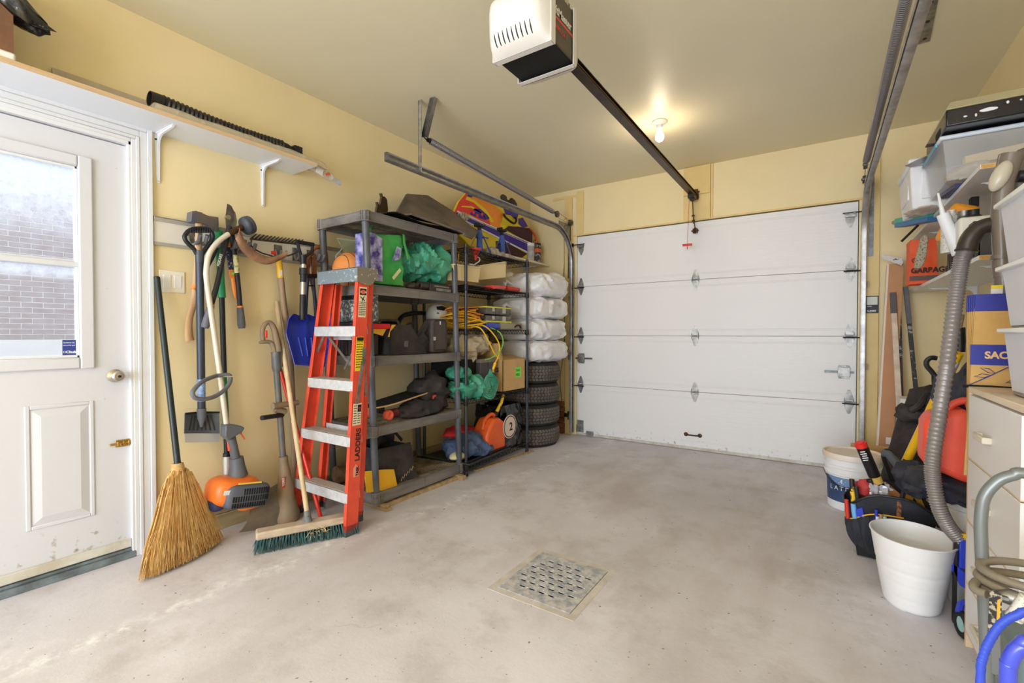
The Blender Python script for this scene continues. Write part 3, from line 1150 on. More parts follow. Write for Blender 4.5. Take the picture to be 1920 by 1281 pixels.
part('hanger_rail', g, M_dark, t)
g = G()
for x0, y0 in ((OX0 + .03, OY_0 + .05), (OX1 - .028, OY_0 + .05), (OX0 + .03, OY_1 - .03), (OX1 - .028, OY_1 - .03)):
    g.bar((x0, y0, OZ1 + .03), (x0 + (-.02 if x0 < 1.8 else .02), y0, RZ), .032, .003, (1, 0, 0))
    g.cyl((x0 - .006, y0, OZ1 + .03), (x0 + .008, y0, OZ1 + .03), .008, n=8)
part('hanger_strap', g, mat('pale_steel', (206, 196, 176), 0.5, 0.3), t)
g = G().tube(spline([(1.95, 1.60, 2.49), (1.972, 1.62, 2.512), (1.985, 1.64, 2.50), (1.99, 1.66, 2.515)], 5), .006, 8).cyl((1.94, 1.60, 2.488), (1.962, 1.61, 2.496), .010, n=10)
part('adjustment_bolt', g, M_black, t)
# opener rail: steel T-section, chain, trolley, header bracket
g = G().box((1.810, 1.80, 2.425), (1.850, 4.60, 2.430)).box((1.827, 1.80, 2.388), (1.833, 4.60, 2.426)).box((1.806, 1.80, 2.383), (1.854, 4.60, 2.389))
part('rail', g, mat('rail_bronze', (74, 56, 42), 0.35, 0.7, col2=(52, 40, 32), scale=10), t)
g = G().tube([(1.842, 1.9, 2.412), (1.842, 4.55, 2.412)], .0035, 6).tube([(1.818, 1.9, 2.412), (1.818, 4.55, 2.412)], .0035, 6)
part('drive_chain', g, mat('chain_gold', (150, 118, 70), 0.4, 0.7), t)
g = G().box((1.80, 4.56, 2.37), (1.86, 4.615, 2.44)).cyl((1.796, 4.59, 2.40), (1.864, 4.59, 2.40), .022, n=14).cyl((1.79, 4.595, 2.44), (1.87, 4.595, 2.44), .008, n=8)
g.box((1.805, RY - .026, 2.39), (1.855, RY - .02, 2.47))
part('header_bracket', g, M_rust, t, bevel=0.002)
g = G().box((1.802, 4.43, 2.35), (1.858, 4.54, 2.386)).box((1.815, 4.45, 2.33), (1.845, 4.50, 2.352))
part('trolley', g, M_dark, t, bevel=0.003)
g = G().bar((1.83, 4.50, 2.35), (1.826, 4.565, 2.14), .022, .005, (1, 0, 0)).bar((1.826, 4.565, 2.20), (1.834, 4.60, 2.085), .020, .005, (1, 0, 0))
for q in ((1.827, 4.545, 2.21), (1.827, 4.555, 2.165)):
    g.cyl(V(q) - V((.012, 0, 0)), V(q) + V((.012, 0, 0)), .008, n=8)
g.box((1.812, RY - .035, 2.06), (1.818, RY, 2.10)).box((1.846, RY - .035, 2.06), (1.852, RY, 2.10)).cyl((1.80, 4.60, 2.08), (1.862, 4.60, 2.08), .008, n=8).cyl((1.832, 4.59, 2.055), (1.832, 4.60, 2.105), .012, n=8)
part('door_arm', g, M_rust, t)
M_red = mat('red_plastic', (206, 52, 42), 0.45)
g = G().tube([(1.815, 4.44, 2.35), (1.806, 4.44, 2.1), (1.80, 4.44, 1.925)], .002, 6)
cd = part('release_cord', g, mat('red_cord', (196, 90, 70), 0.7), t)
g = G().obox((1.80, 4.44, 1.925), (.082, .018, .02), rotz(.05)).cyl((1.80, 4.44, 1.885), (1.80, 4.44, 1.92), .004, n=6)
part('release_handle', g, M_red, t, bevel=0.004)

# ---------------------------------------------------------------- door sensors, sticker, wires, brick pier
t = thing('safety_sensor', 'small black door sensor on a bracket beside the tyre stack', 'sensor', (.515, RY - .05, .215))
g = G().box((.478, RY - .075, .195), (.525, RY - .045, .235))
part('housing', g, M_black, t, bevel=0.006)
g = G().cyl((.525, RY - .06, .215), (.531, RY - .06, .215), .012, n=14)
part('eye', g, M_chrome, t)
g = G().box((.527, RY - .08, .17), (.530, RY - .0, .26)).box((.505, RY - .05, .212), (.53, RY - .04, .218))
part('bracket', g, M_dark, t)
t = thing('door_sticker', 'black-framed notice with a white panel on the yellow jamb', 'sign', (3.160, RY - .023, 1.48))
bl = (3.116, 4.6, 1.27)
g = G().box((3.119, RY - .0255, 1.272), (3.200, RY - .0225, 1.408))
part('board', g, mat('notice_black', (40, 32, 32), 0.5), t)
g = G().box((3.126, RY - .0262, 1.338), (3.193, RY - .0255, 1.400))
part('white_panel', g, mat('notice_white', (226, 224, 218), 0.5, col2=(206, 214, 196), scale=30), t)
g = G()
for x0, x1, z in ((3.128, 3.158, 1.324), (3.130, 3.138, 1.291), (3.145, 3.185, 1.291), (3.130, 3.184, 1.282)):
    g.box((x0, RY - .0262, z), (x1, RY - .0255, z + .0045))
part('fine_print', g, M_ink, t, kind='stuff')
g = G()
for z in (.97,):
    g.box((3.14, RY - .028, z - .04), (3.175, RY - .022, z + .04)).cyl((3.157, RY - .022, z), (3.157, RY - .036, z), .007, n=8)
t = thing('wall_wire', 'thin brown wire running down the yellow corner wall behind the tyre stack', 'wire', (.43, RY - .01, 1.5))
g = G().tube(spline([(.44, RY - .006, 2.3), (.445, RY - .006, 1.9), (.44, RY - .006, 1.5), (.452, RY - .006, 1.2), (.44, RY - .008, .9), (.40, RY - .008, .62), (.415, RY - .008, .4), (.445, RY - .008, .2)], 6), .0028, 6)
g.tube(spline([(.445, RY - .006, 1.9), (.425, RY - .01, 1.62), (.43, RY - .02, 1.5), (.47, RY - .02, 1.46), (.48, RY - .02, 1.56), (.45, RY - .012, 1.6)], 6), .0018, 5)
part('cable', g, mat('brown_wire', (110, 84, 50), 0.6), t)
g = G().box((.452, RY - .012, 1.03), (.475, RY - .002, 1.05))
part('clip', g, M_dark, t)
pier = bpy.data.objects.new('trim_6', None)
COL.objects.link(pier)
pier['kind'] = 'structure'
pier.location = (.425, RY - .03, 0)
g0 = None
M_rb = mat('rough_red_brick', (150, 98, 66), 0.9, col2=(110, 72, 48), scale=16, bump=0.4, bscale=40)
for k in range(6):
    g = G().box((.365 + .004 * (k % 2), RY - .05 + .003 * (k % 3), .003 + k * .06), (.458 - .003 * (k % 3), RY - .001, .056 + k * .06))
    part('brick', g, M_rb, pier, bevel=0.004)

# ---------------------------------------------------------------- shelf over the side door and what lies on it
SZ0, SZ1, SXF = 2.128, 2.148, .262                            # underside, top, front edge
t = thing('wall_shelf', 'long white shelf on brackets over the side door', 'shelf', (0.13, .9, SZ0))
g = G().box((0.0, -.45, SZ0), (SXF, 1.705, SZ1))
part('board', g, mat('white_melamine', (226, 229, 234), 0.35), t, smooth=0)
g = G().box((SXF, -.45, SZ0), (SXF + .003, 1.705, SZ1))
part('raw_edge', g, mat('raw_wood_edge', (214, 186, 150), 0.7, col2=(196, 164, 124), scale=20, stretch=(1, .1, 1)), t, smooth=0)


def shelf_bracket(p, name='shelf_bracket', arm=.20, leg=.25, d=1):
    """White pressed bracket: wall leg tapering down, arm under the board, curved fillet."""
    x, y, z = p
    g = G()
    g.prism([(x, y - .014, z), (x, y + .014, z), (x, y + .007, z - leg), (x, y - .007, z - leg)], (d * .003, 0, 0))
    g.prism([(x, y - .014, z), (x + d * arm, y - .006, z), (x + d * arm, y + .006, z), (x, y + .014, z)], (0, 0, -.003))
    rib = [(x + d * .003, y, z - .003), (x + d * arm * .96, y, z - .003), (x + d * arm * .9, y, z - .010)]
    rib += [(x + d * (.014 + .05 * (1 - sin(a))), y, z - .014 - .05 * (1 - cos(a))) for a in [pi / 2 * k / 6 for k in range(7)]]
    rib += [(x + d * .010, y, z - leg * .95), (x + d * .003, y, z - leg * .97)]
    g.prism([(a, b - .005, c) for a, b, c in rib], (0, .010, 0))
    o = part(name, g, M_white, None)
    return o


def take(o, parent):
    o.parent = parent
    o.location = V(o.location) - wpos(parent)
    return o


for yy in (-.2, .978, 1.512):
    b = take(shelf_bracket((0.001, yy, SZ0)), t)
    s = G()
    for dy, dz in ((-.009, -.03), (.009, -.03), (0, -.235)):
        s.cyl((.003, yy + dy, SZ0 + dz), (.006, yy + dy, SZ0 + dz), .0045, n=8)
    part('screw', s, M_dark, b, kind='stuff')

t = thing('flat_board', 'grey flat panel lying upright against the wall on the white shelf', 'board', (.03, 1.0, SZ1))
g = G().hexa([(.03, .585, SZ1), (.05, .585, SZ1), (.05, 1.64, SZ1), (.03, 1.64, SZ1), (.008, .585, SZ1 + .125), (.022, .585, SZ1 + .125), (.022, 1.64, SZ1 + .12), (.008, 1.64, SZ1 + .12)])
part('panel', g, mat('grey_melamine', (190, 176, 156), 0.5, col2=(176, 160, 140), scale=10), t)
# plastic-wrapped parcel and the corrugated blower hose that lies on it
M_film = mat('clear_film', (232, 216, 190), 0.18, trans=0.0, alpha=0.62, bump=0.8, bscale=26, spec=0.8)
t = thing('wrapped_parcel', 'long flat parcel in crinkled clear plastic lying under the black hose', 'parcel', (.17, 1.3, SZ1))
g = G()


def wrap(u, v):
    y = .865 + (1.83 - .865) * u
    a = pi * v
    h = .052 + .012 * noise.noise(V((u * 9, v * 3, 2))) if .02 < u < .98 else .012
    x = .165 - cos(a) * (.085 - .035 * max(0, u - .8) * 5)
    return (x, y, SZ1 + .001 + sin(a) ** .6 * h + .004 * noise.noise(V((u * 30, v * 8, 1))))


g.sheet(wrap, 60, 12)
part('plastic_film', g, M_film, t, smooth=50)
g = G().box((.10, .90, SZ1 + .001), (.225, 1.74, SZ1 + .016))
part('contents', g, mat('parcel_cardboard', (206, 184, 146), 0.7, var=0.05, scale=8), t, bevel=.003)
g = G().bar((.165, 1.70, SZ1 + .013), (.16, 1.95, SZ1 - .04), .016, .03, (0, 0, 1))
part('metal_strip', g, M_alum, t, bevel=.002)
g = G()


def tail(u, v):
    p = lerp((.165, 1.72, SZ1 + .012), (.16, 1.875, SZ1 - .02), u)
    a = tau * v
    r_ = .030 + .006 * noise.noise(V((u * 7, v * 5, 4)))
    return p + V((cos(a) * r_, 0, sin(a) * r_ * .8))


g.sheet(tail, 12, 18)
part('film_tail', g, M_film, t, smooth=60)
g = G().bar((.199, 1.745, SZ1 - .012), (.197, 1.79, SZ1 - .022), .004, .04, (0, 0, 1))
lb = part('paper_label', g, M_ink, t)
g = G().bar((.200, 1.805, SZ1 - .028), (.196, 1.84, SZ1 - .012), .006, .012, (0, 0, 1))
part('red_tie', g, mat('orange_red_tie', (226, 96, 70), 0.5), t)
M_hose = mat('black_hose', (36, 32, 30), 0.42, var=0.15, scale=9)
t = thing('blower_hose', 'black corrugated blower hose lying along the white shelf', 'hose', (.16, 1.2, SZ1 + .06))
h0, h1 = V((.155, .895, SZ1 + .082)), V((.15, 1.545, SZ1 + .072))
pts, rs = [], []
for k in range(30 * 6 + 1):
    u = k / 180
    pts.append(lerp(h0 + V((0, .05, 0)), h1 - V((0, .0, 0)), u) + V((0, 0, -.012 * sin(pi * u))))
    rs.append(.0355 + .0035 * cos(tau * k / 6))
g = G().tube(pts, rs, 18, caps=False)
part('corrugated_tube', g, M_hose, t, smooth=50)
g = G().tube([h0, h0 + V((0, .06, 0))], .036, 18, caps=False).tube([h0 + V((0, .06, 0)), h0], .032, 18, caps=False).torus(h0, .034, .0025, (0, 1, 0), 18, 6)
part('cuff', g, M_hose, t)
g = G().lathe([(.037, -.002), (.038, .03), (.033, .04), (.030, .075), (.030, .11), (.022, .125), (0, .126)], h1, (0, 1, -.08), 16, sx=1.0, sy=.8)
g.obox(h1 + V((.02, .09, .005)), (.03, .05, .04))
part('nozzle', g, M_black, t)
# carton with a black rubbish bag at the near end of the shelf, mostly out of frame
t = thing('cardboard_carton', 'brown carton edge standing at the door end of the long white shelf', 'box', (.16, .28, SZ1))
bz = (0.2, 0.414, 2.23)
g = G().box((.05, .02, SZ1 + .03), (.245, .432, SZ1 + .36))
part('carton_body', g, mat('brown_carton', (120, 84, 60), 0.8, var=0.15, scale=14), t)
g = G().box((.045, .015, SZ1), (.25, .437, SZ1 + .035))
part('white_tray', g, M_whitegloss, t, bevel=.008)
t = thing('rubbish_bag', 'shiny black plastic bag tail hanging from the carton on the shelf', 'bag', (.2, .35, SZ1 + .36))
a, b = V((0.22, 0.362, 2.413)), V((0.22, 0.53, 2.343))


def tailf(u, v):
    p = lerp(a, b, u)
    r_ = (.030 + .052 * sin(pi * min(1, u * .75 + .12))) * (1 - .55 * u ** 3) + .004
    q = tau * v
    k = 1 + .28 * noise.noise(V((cos(q) * 2.2, sin(q) * 2.2, u * 2.0))) + .12 * noise.noise(V((cos(q) * 5, sin(q) * 5, u * 5)))
    return p + V((cos(q) * r_ * .7 * k, 0, 0)) + V((0, -.35, .9)).normalized() * (sin(q) * r_ * k)


g = G().sheet(tailf, 26, 28)
g.prism([b + V((0, -.03, .025)), b + V((0, .028, -.004)), b + V((.01, -.02, -.016)), b + V((.0, -.05, -.012))], (.004, 0, 0))
g.blob(a - V((0, .06, -.02)), (.08, .13, .10), .03, 9, 4, 24, ridge=True)
part('plastic', g, mat('shiny_black_film', (12, 10, 14), 0.16, spec=0.8, bump=0.5, bscale=30), t, smooth=45)

# ---------------------------------------------------------------- light switch
t = thing('light_switch', 'white double rocker light switch plate on the yellow wall', 'switch', (.002, 1.033, 1.378))
g = G().box((0, .976, 1.322), (.006, 1.092, 1.436))
part('plate', g, mat('switch_white', (236, 230, 214), 0.35), t, bevel=.003)
for yy in (1.010, 1.058):
    g = G().hexa([(.006, yy - .0165, 1.346), (.006, yy + .0165, 1.346), (.006, yy + .0165, 1.412), (.006, yy - .0165, 1.412), (.0075, yy - .0155, 1.347), (.0075, yy + .0155, 1.347), (.011, yy + .0155, 1.411), (.011, yy - .0155, 1.411)])
    part('rocker', g, M_whitegloss, t, smooth=0)
# ---------------------------------------------------------------- tool rail and its hooks
t = thing('tool_rail', 'white metal tool rail with hooks across the yellow wall', 'rail', (0.005, 1.5, 1.63))
M_rail = mat('rail_white', (228, 222, 212), 0.4, 0.1)
g = G().box((0, .954, 1.575), (.010, 2.06, 1.682))
part('face_plate', g, M_rail, t)
g = G().box((0, .954, 1.682), (.016, 2.06, 1.690)).box((.012, .954, 1.690), (.017, 2.06, 1.704)).box((0, .954, 1.700), (.017, 2.06, 1.706)).box((0, .954, 1.560), (.014, 2.06, 1.576))
part('channel_lip', g, mat('rail_lip', (186, 182, 174), 0.4, 0.4), t, bevel=.001)
M_grip = mat('grey_rubber', (98, 98, 106), 0.6, var=0.1, scale=20)


def rail_hook(y, z=1.60, out=.10, r=.0065, tip=True):
    g = G()
    for s in (-.016, .016):
        g.tube(spline([(.010, y + s, z + .03), (.03, y + s, z - .012), (out * .6, y + s, z - .02), (out, y + s, z - .012), (out + .018, y + s, z + .02)], 4), r, 8)
    g.box((.008, y - .026, z - .03), (.0125, y + .026, z + .06))
    h = part('hook', g, M_galv, t)
    if tip:
        g = G()
        for s in (-.016, .016):
            g.tube([(out * .75, y + s, z - .0185), (out, y + s, z - .012), (out + .02, y + s, z + .024)], r + .0035, 8)
        part('rubber_tip', g, M_grip, h)


for y in (1.125, 1.235, 1.31, 1.385):
    rail_hook(y, 1.60, .13 if y < 1.2 else .11)
for y in (1.60, 1.72):
    rail_hook(y, 1.60, .06, tip=False)
rail_hook(1.82, 1.60, .12)

M_ash = mat('ash_handle', (206, 170, 128), 0.55, col2=(178, 138, 98), scale=9, stretch=(3, 3, .4))
M_oldwood = mat('weathered_handle', (168, 142, 116), 0.7, col2=(128, 106, 84), scale=9, stretch=(4, 4, .4))

# splitting axe
t = thing('splitting_axe', 'wood-handled axe with a blue-grey head hanging near the light switch', 'axe', (.09, 1.08, 1.68))
x0, x1 = .075, .105
pl = [(0.1, 1.083, 1.741), (0.1, 1.106, 1.749), (0.1, 1.172, 1.738), (0.1, 1.222, 1.743), (0.1, 1.224, 1.7), (0.1, 1.216, 1.663), (0.1, 1.187, 1.67), (0.1, 1.151, 1.691), (0.1, 1.095, 1.686), (0.1, 1.078, 1.688)]
g = G()
n_ = len(pl)
fr, bk = [], []
for (a, b, c) in pl:
    th = .030 * max(.08, 1 - (b - 1.08) / .14)
    fr.append((.09 + th, b, c))
    bk.append((.09 - th, b, c))
g.add(fr + bk, [tuple(range(n_)), tuple(reversed(range(n_, 2 * n_)))] + [(k, n_ + k, n_ + (k + 1) % n_, (k + 1) % n_) for k in range(n_)])
part('axe_head', g, mat('axe_steel', (96, 104, 130), 0.45, 0.35, col2=(120, 108, 98), scale=12), t, bevel=.002)
path = spline([(0.09, 1.125, 1.749), (0.09, 1.126, 1.631), (0.08, 1.121, 1.463), (0.06, 1.113, 1.294), (0.045, 1.095, 1.18), (0.04, 1.094, 1.11), (0.04, 1.098, 1.07)], 6)
rs = [.017 + .006 * max(0, (i / (len(path) - 1) - .72) / .28) + (.002 if i < 4 else 0) for i in range(len(path))]
g = G().tube(path, rs, 12, flat=.72)
part('handle', g, M_ash, t)

# ice scraper with a D grip
t = thing('ice_scraper', 'black D-grip scraper shovel with a pale steel edge hanging by the light switch', 'shovel', (.13, 1.11, 1.0))
SXX = .155
g = G()
o = [(0.155, 1.049, 1.626), (0.155, 1.073, 1.644), (0.155, 1.102, 1.652), (0.155, 1.135, 1.656), (0.155, 1.158, 1.646), (0.155, 1.165, 1.619), (0.155, 1.155, 1.59), (0.155, 1.126, 1.546), (0.155, 1.111, 1.516), (0.155, 1.091, 1.513), (0.155, 1.077, 1.539), (0.155, 1.044, 1.571), (0.155, 1.034, 1.597)]
g.tube(spline(o + [o[0]], 3)[:-1], .0105, 10, closed=True)
for k in range(9):
    q = lerp((0.155, 1.058, 1.633), (0.155, 1.147, 1.65), k / 8)
    g.obox(q, (.024, .006, .026))
part('d_grip', g, mat('black_glossy', (22, 24, 30), 0.35), t, bevel=.001)
g = G().cyl((0.155, 1.101, 1.537), (0.155, 1.101, 1.476), .021, .019, 16)
part('grip_socket', g, mat('slate_plastic', (64, 70, 82), 0.45), t)
g = G().cyl((0.155, 1.101, 1.487), (0.115, 1.12, 0.679), .0185, n=16)
sh = part('shaft', g, mat('dark_slate_shaft', (58, 64, 76), 0.4, 0.3), t)
g = G().cyl((0.125, 1.115, 0.869), (0.119, 1.118, 0.753), .0192, n=16)
part('shaft_label', g, mat('pale_blue_label', (150, 176, 214), 0.5, col2=(96, 116, 160), scale=60), sh)
M_scr = mat('slate_blade', (84, 88, 96), 0.55, var=0.12, scale=16)
tl, tr, br, bl = V((0.115, 1.044, 0.695)), V((0.115, 1.206, 0.678)), V((0.13, 1.201, 0.567)), V((0.13, 1.034, 0.597))
g = G()


def blade(u, v):
    p = lerp(lerp(tl, tr, u), lerp(bl, br, u), v)
    return p + V((-.022 * (1 - (2 * u - 1) ** 2) * (1 - v * .5), 0, 0))


g.sheet(blade, 12, 8, -.004)
bld = part('blade', g, M_scr, t, smooth=50)
g = G()
for k in range(7):
    u = .14 + .72 * k / 6
    c0, c1 = V(blade(.5 + (u - .5) * .75, .12)), V(blade(u, .85))
    g.tube([c0 + V((.004, 0, 0)), lerp(c0, c1, .5) + V((.004, 0, 0)), c1 + V((.002, 0, 0))], .0028, 5)
g.tube([V(blade(0, 0)) + V((.004, 0, .002)), V(blade(.5, 0)) + V((.004, 0, .004)), V(blade(1, 0)) + V((.004, 0, .002))], .005, 6)
part('blade_ribs', g, M_black, bld)
g = G().cyl((0.12, 1.118, 0.713), (0.12, 1.118, 0.657), .022, .020, 14).cyl((0.12, 1.118, 0.663), (0.125, 1.115, 0.616), .019, .007, 14)
part('blade_socket', g, M_grip, t)
b2 = lerp(bl, br, 0) + V((0, 0, 0))
g = G().sheet(lambda u, v: lerp(lerp(bl, br, u), lerp((0.135, 1.035, 0.551), (0.135, 1.196, 0.523), u), v), 4, 2, -.003)
part('steel_edge', g, mat('pale_steel_edge', (206, 206, 204), 0.4, 0.5), t)

# string trimmer, head up and motor down
t = thing('string_trimmer', 'orange and grey string trimmer hung upside down by its white curved shaft', 'trimmer', (.2, 1.2, .3))
path = spline([(0.2, 1.204, 0.612), (0.2, 1.173, 0.899), (0.2, 1.139, 1.179), (0.2, 1.116, 1.37), (0.2, 1.114, 1.439), (0.19, 1.131, 1.516), (0.18, 1.175, 1.587), (0.17, 1.241, 1.648), (0.16, 1.293, 1.688)], 6)
g = G().tube(path, .0135, 12)
part('shaft', g, mat('cream_shaft', (222, 214, 202), 0.4, 0.15, col2=(206, 194, 170), scale=6), t)
g = G()
a, b = V((0.16, 1.293, 1.688)), V((0.155, 1.361, 1.722))
g.cyl((0.17, 1.235, 1.644), (0.158, 1.319, 1.702), .0165, n=12)
part('gear_neck', g, M_rust, t)
d = (b - a).normalized()
g = G().lathe([(.016, -.022), (.035, -.016), (.047, -.008), (.051, .004), (.049, .012), (.051, .016), (.049, .03), (.038, .036), (.012, .038), (0, .038)], a + d * .045, d, 28)
hd = part('spool_head', g, mat('spool_dark', (62, 66, 74), 0.5, var=0.25, scale=14), t)
g = G().cyl(a + d * .082, a + d * .090, .010, n=12)
part('spool_button', g, M_black, hd)
# tan grass guard, a curved trough swept down to the far end
M_guard = mat('muddy_tan_guard', (176, 130, 98), 0.6, col2=(128, 96, 72), scale=9, bump=.2, bscale=40)
cl = spline([(0.16, 1.278, 1.656), (0.15, 1.311, 1.598), (0.14, 1.367, 1.554), (0.135, 1.436, 1.533), (0.13, 1.495, 1.542), (0.12, 1.577, 1.586)], 5)
g = G()
n_ = len(cl) - 1


def guard(u, v):
    i = min(n_, int(u * n_ + .5))
    p = cl[i]
    wd = .058 * (.9 - .25 * u)
    a_ = (v - .5) * pi * .9
    return p + V((.02 * cos(a_) + .015, 0, 0)) + V((0, .35, 1)).normalized() * (wd * .62 * sin(a_))


g.sheet(guard, n_, 10, .003)
part('grass_guard', g, M_guard, t, smooth=50)
g = G()
o = [(0.215, 1.148, 0.888), (0.22, 1.206, 0.889), (0.225, 1.214, 0.863), (0.25, 1.183, 0.825), (0.28, 1.126, 0.795), (0.3, 1.068, 0.784), (0.31, 1.017, 0.793), (0.31, 1.001, 0.818), (0.3, 1.017, 0.842), (0.27, 1.067, 0.872)]
g.tube(spline(o + [o[0]], 4)[:-1], .0105, 10, closed=True)
part('loop_handle', g, mat('loop_grey', (106, 108, 114), 0.55, var=.1, scale=30), t)
g = G().cyl((0.215, 1.166, 0.884), (0.235, 1.22, 0.88), .004, n=8)
part('handle_bolt', g, M_chrome, t)
M_mid = mat('mid_grey_plastic', (92, 94, 98), 0.5, var=.06, scale=12)
o = [(0.225, 1.182, 0.627), (0.225, 1.212, 0.628), (0.225, 1.26, 0.611), (0.225, 1.28, 0.597), (0.225, 1.266, 0.576), (0.225, 1.222, 0.555), (0.225, 1.198, 0.542), (0.225, 1.179, 0.568)]
g = G().prism([V(p) - V((.045, 0, 0)) for p in o], (.06, 0, 0))
part('throttle_housing', g, M_mid, t, bevel=.006)
g = G()
for q in ((427, 801), (444, 801)):
    pass
g = G().tube(spline([(0.21, 1.267, 0.577), (0.21, 1.276, 0.558), (0.21, 1.292, 0.528)], 4), [.006, .0055, .005, .0045, .004, .004, .004, .004, .003], 8)
part('trigger', g, mat('trigger_red', (232, 84, 52), 0.45), t)
g = G().tube([(0.2, 1.22, 0.567), (0.2, 1.238, 0.491), (0.2, 1.251, 0.419)], [.024, .0215, .023], 16)
part('grip', g, M_mid, t)
g = G().tube([(0.2, 1.212, 0.537), (0.2, 1.217, 0.481)], .008, 8)
part('lock_lever', g, mat('trigger_red', (0, 0, 0)), t)
g = G().tube([(0.2, 1.252, 0.436), (0.2, 1.257, 0.385), (0.2, 1.259, 0.335)], [.034, .038, .050], 20)
part('clutch_collar', g, M_mid, t)
M_or = mat('orange_plastic', (238, 118, 44), 0.38, var=.03, scale=4)
c = V((0.19, 1.247, 0.249))
R1 = Matrix.Rotation(math.radians(-10), 3, 'X')
g = G().blob(c + V((0, -.01, .012)), (.10, .125, .078), 0, n=36, sq=.62, rot=R1)
part('engine_cover', g, M_or, t, smooth=60)
g = G().blob(c + V((.055, .025, -.012)), (.062, .118, .066), 0, n=36, sq=.45, rot=R1)
gr = part('side_grille', g, mat('grille_grey', (90, 92, 104), 0.5), t, smooth=60)
g = G()
ux, uy, uz = R1 @ V((1, 0, 0)), R1 @ V((0, 1, 0)), R1 @ V((0, 0, 1))
c2 = c + V((.055, .025, -.012))
for k in range(15):
    for r, (z0, z1) in enumerate(((.012, .044), (-.022, .006), (-.052, -.028))):
        yy = -.085 + k * .0128
        if r == 0 and k < 4 or r == 2 and k > 13:
            continue
        g.obox(c2 + uy * yy + uz * ((z0 + z1) / 2) + ux * .0605, (.006, .006, z1 - z0), R1)
part('grille_slots', g, M_blackm, gr, kind='stuff')
g = G().obox(c + V((.102, -.075, .035)), (.004, .05, .022), R1)
part('spec_plate', g, M_ink, t)
g = G().obox(c + V((.105, .03, .058)), (.006, .12, .008), R1)
part('warning_strip', g, mat('warning_yellow', (236, 204, 80), 0.5), t)
g = G().blob(c + V((.01, -.10, -.02)), (.05, .035, .05), 0, n=18, sq=.6)
part('recoil_housing', g, mat('navy_plastic', (52, 56, 92), 0.45), t)
g = G().blob(c + V((.03, .055, -.082)), (.05, .06, .018), 0, n=18, sq=.6)
part('muffler_cover', g, M_or, t)

# loppers
t = thing('bypass_loppers', 'long black loppers with orange bands and grey grips hanging over the trimmer shaft', 'loppers', (.12, 1.3, 1.6))
pv = V((0.12, 1.256, 1.744))
M_blade = mat('blade_steel', (120, 112, 108), 0.35, 0.6, col2=(92, 84, 80), scale=18)
g = G().prism([(0.12, 1.254, 1.819), (0.12, 1.274, 1.812), (0.12, 1.29, 1.781), (0.12, 1.287, 1.739), (0.12, 1.27, 1.688), (0.12, 1.248, 1.679), (0.12, 1.243, 1.741)], (.004, 0, 0))
part('cutting_blade', g, M_blade, t)
g = G().prism([(0.11, 1.275, 1.797), (0.11, 1.298, 1.784), (0.11, 1.308, 1.733), (0.11, 1.3, 1.684), (0.11, 1.277, 1.679), (0.11, 1.286, 1.74)], (.006, 0, 0))
part('hook_blade', g, mat('pale_blade', (150, 148, 140), 0.4, 0.6), t)
g = G().cyl(pv - V((.01, 0, 0)), pv + V((.012, 0, 0)), .013, n=14)
part('pivot_bolt', g, M_chrome, t)
M_lop = mat('lopper_black', (36, 36, 40), 0.45)
M_oband = mat('orange_band', (240, 140, 62), 0.45)
for pts, y0 in ((((0.13, 1.26, 1.694), (0.15, 1.222, 1.555), (0.16, 1.184, 1.379), (0.16, 1.152, 1.258)), 0), (((0.1, 1.282, 1.702), (0.09, 1.305, 1.544), (0.08, 1.326, 1.397), (0.08, 1.336, 1.262)), 1)):
    g = G().tube(spline(pts, 4), .0135, 10)
    hn = part('handle', g, M_lop if not y0 else M_lop, t)
    e = V(pts[-1])
    dd = (e - V(pts[-2])).normalized()
    g = G().cyl(e - dd * .004, e + dd * .006, .0165, n=12)
    part('orange_band', g, M_oband, hn)
    g = G().tube([e + dd * .006, e + dd * .05, e + dd * .105, e + dd * .125], [.0165, .019, .021, .017], 14)
    part('grip', g, M_grip, hn)
    if not y0:
        writing('FISKARS', .020, V((0.178, 1.186, 1.463)), V((0.166, 1.212, 1.552)) - V((0.178, 1.186, 1.463)), (0, -1, 0), M_ink, hn, depth=.0004, bold=.0004)
g = G().tube([(0.095, 1.306, 1.549), (0.088, 1.318, 1.45)], .0142, 10)
part('pale_label', g, mat('lime_label', (222, 214, 170), 0.5, col2=(150, 170, 84), scale=14, sharp=(.6, .64)), t)

# folding saw in a printed card sleeve
t = thing('pruning_saw', 'slim saw with an orange handle and a printed black sleeve on the tool rail', 'saw', (.06, 1.33, 1.5))
g = G().bar((0.075, 1.279, 1.595), (0.07, 1.302, 1.461), .034, .012, (1, 0, 0))
sl_ = part('card_sleeve', g, mat('sleeve_black', (38, 40, 58), 0.5, col2=(150, 160, 190), scale=70, sharp=(.56, .6)), t)
g = G().bar((0.075, 1.279, 1.616), (0.075, 1.28, 1.589), .035, .0125, (1, 0, 0)).bar((0.07, 1.3, 1.467), (0.07, 1.305, 1.42), .034, .0125, (1, 0, 0))
part('orange_edge', g, M_oband, sl_, kind='stuff')
g = G().cyl((0.079, 1.299, 1.446), (0.081, 1.298, 1.445), .009, n=16)
part('green_badge', g, mat('badge_green', (116, 190, 60), 0.5), sl_)
g = G().tube(spline([(0.07, 1.305, 1.426), (0.07, 1.313, 1.366), (0.07, 1.32, 1.307)], 5), [.013] * 8 + [.011, .009, .006], 10, flat=.6)
part('handle', g, M_oband, t)
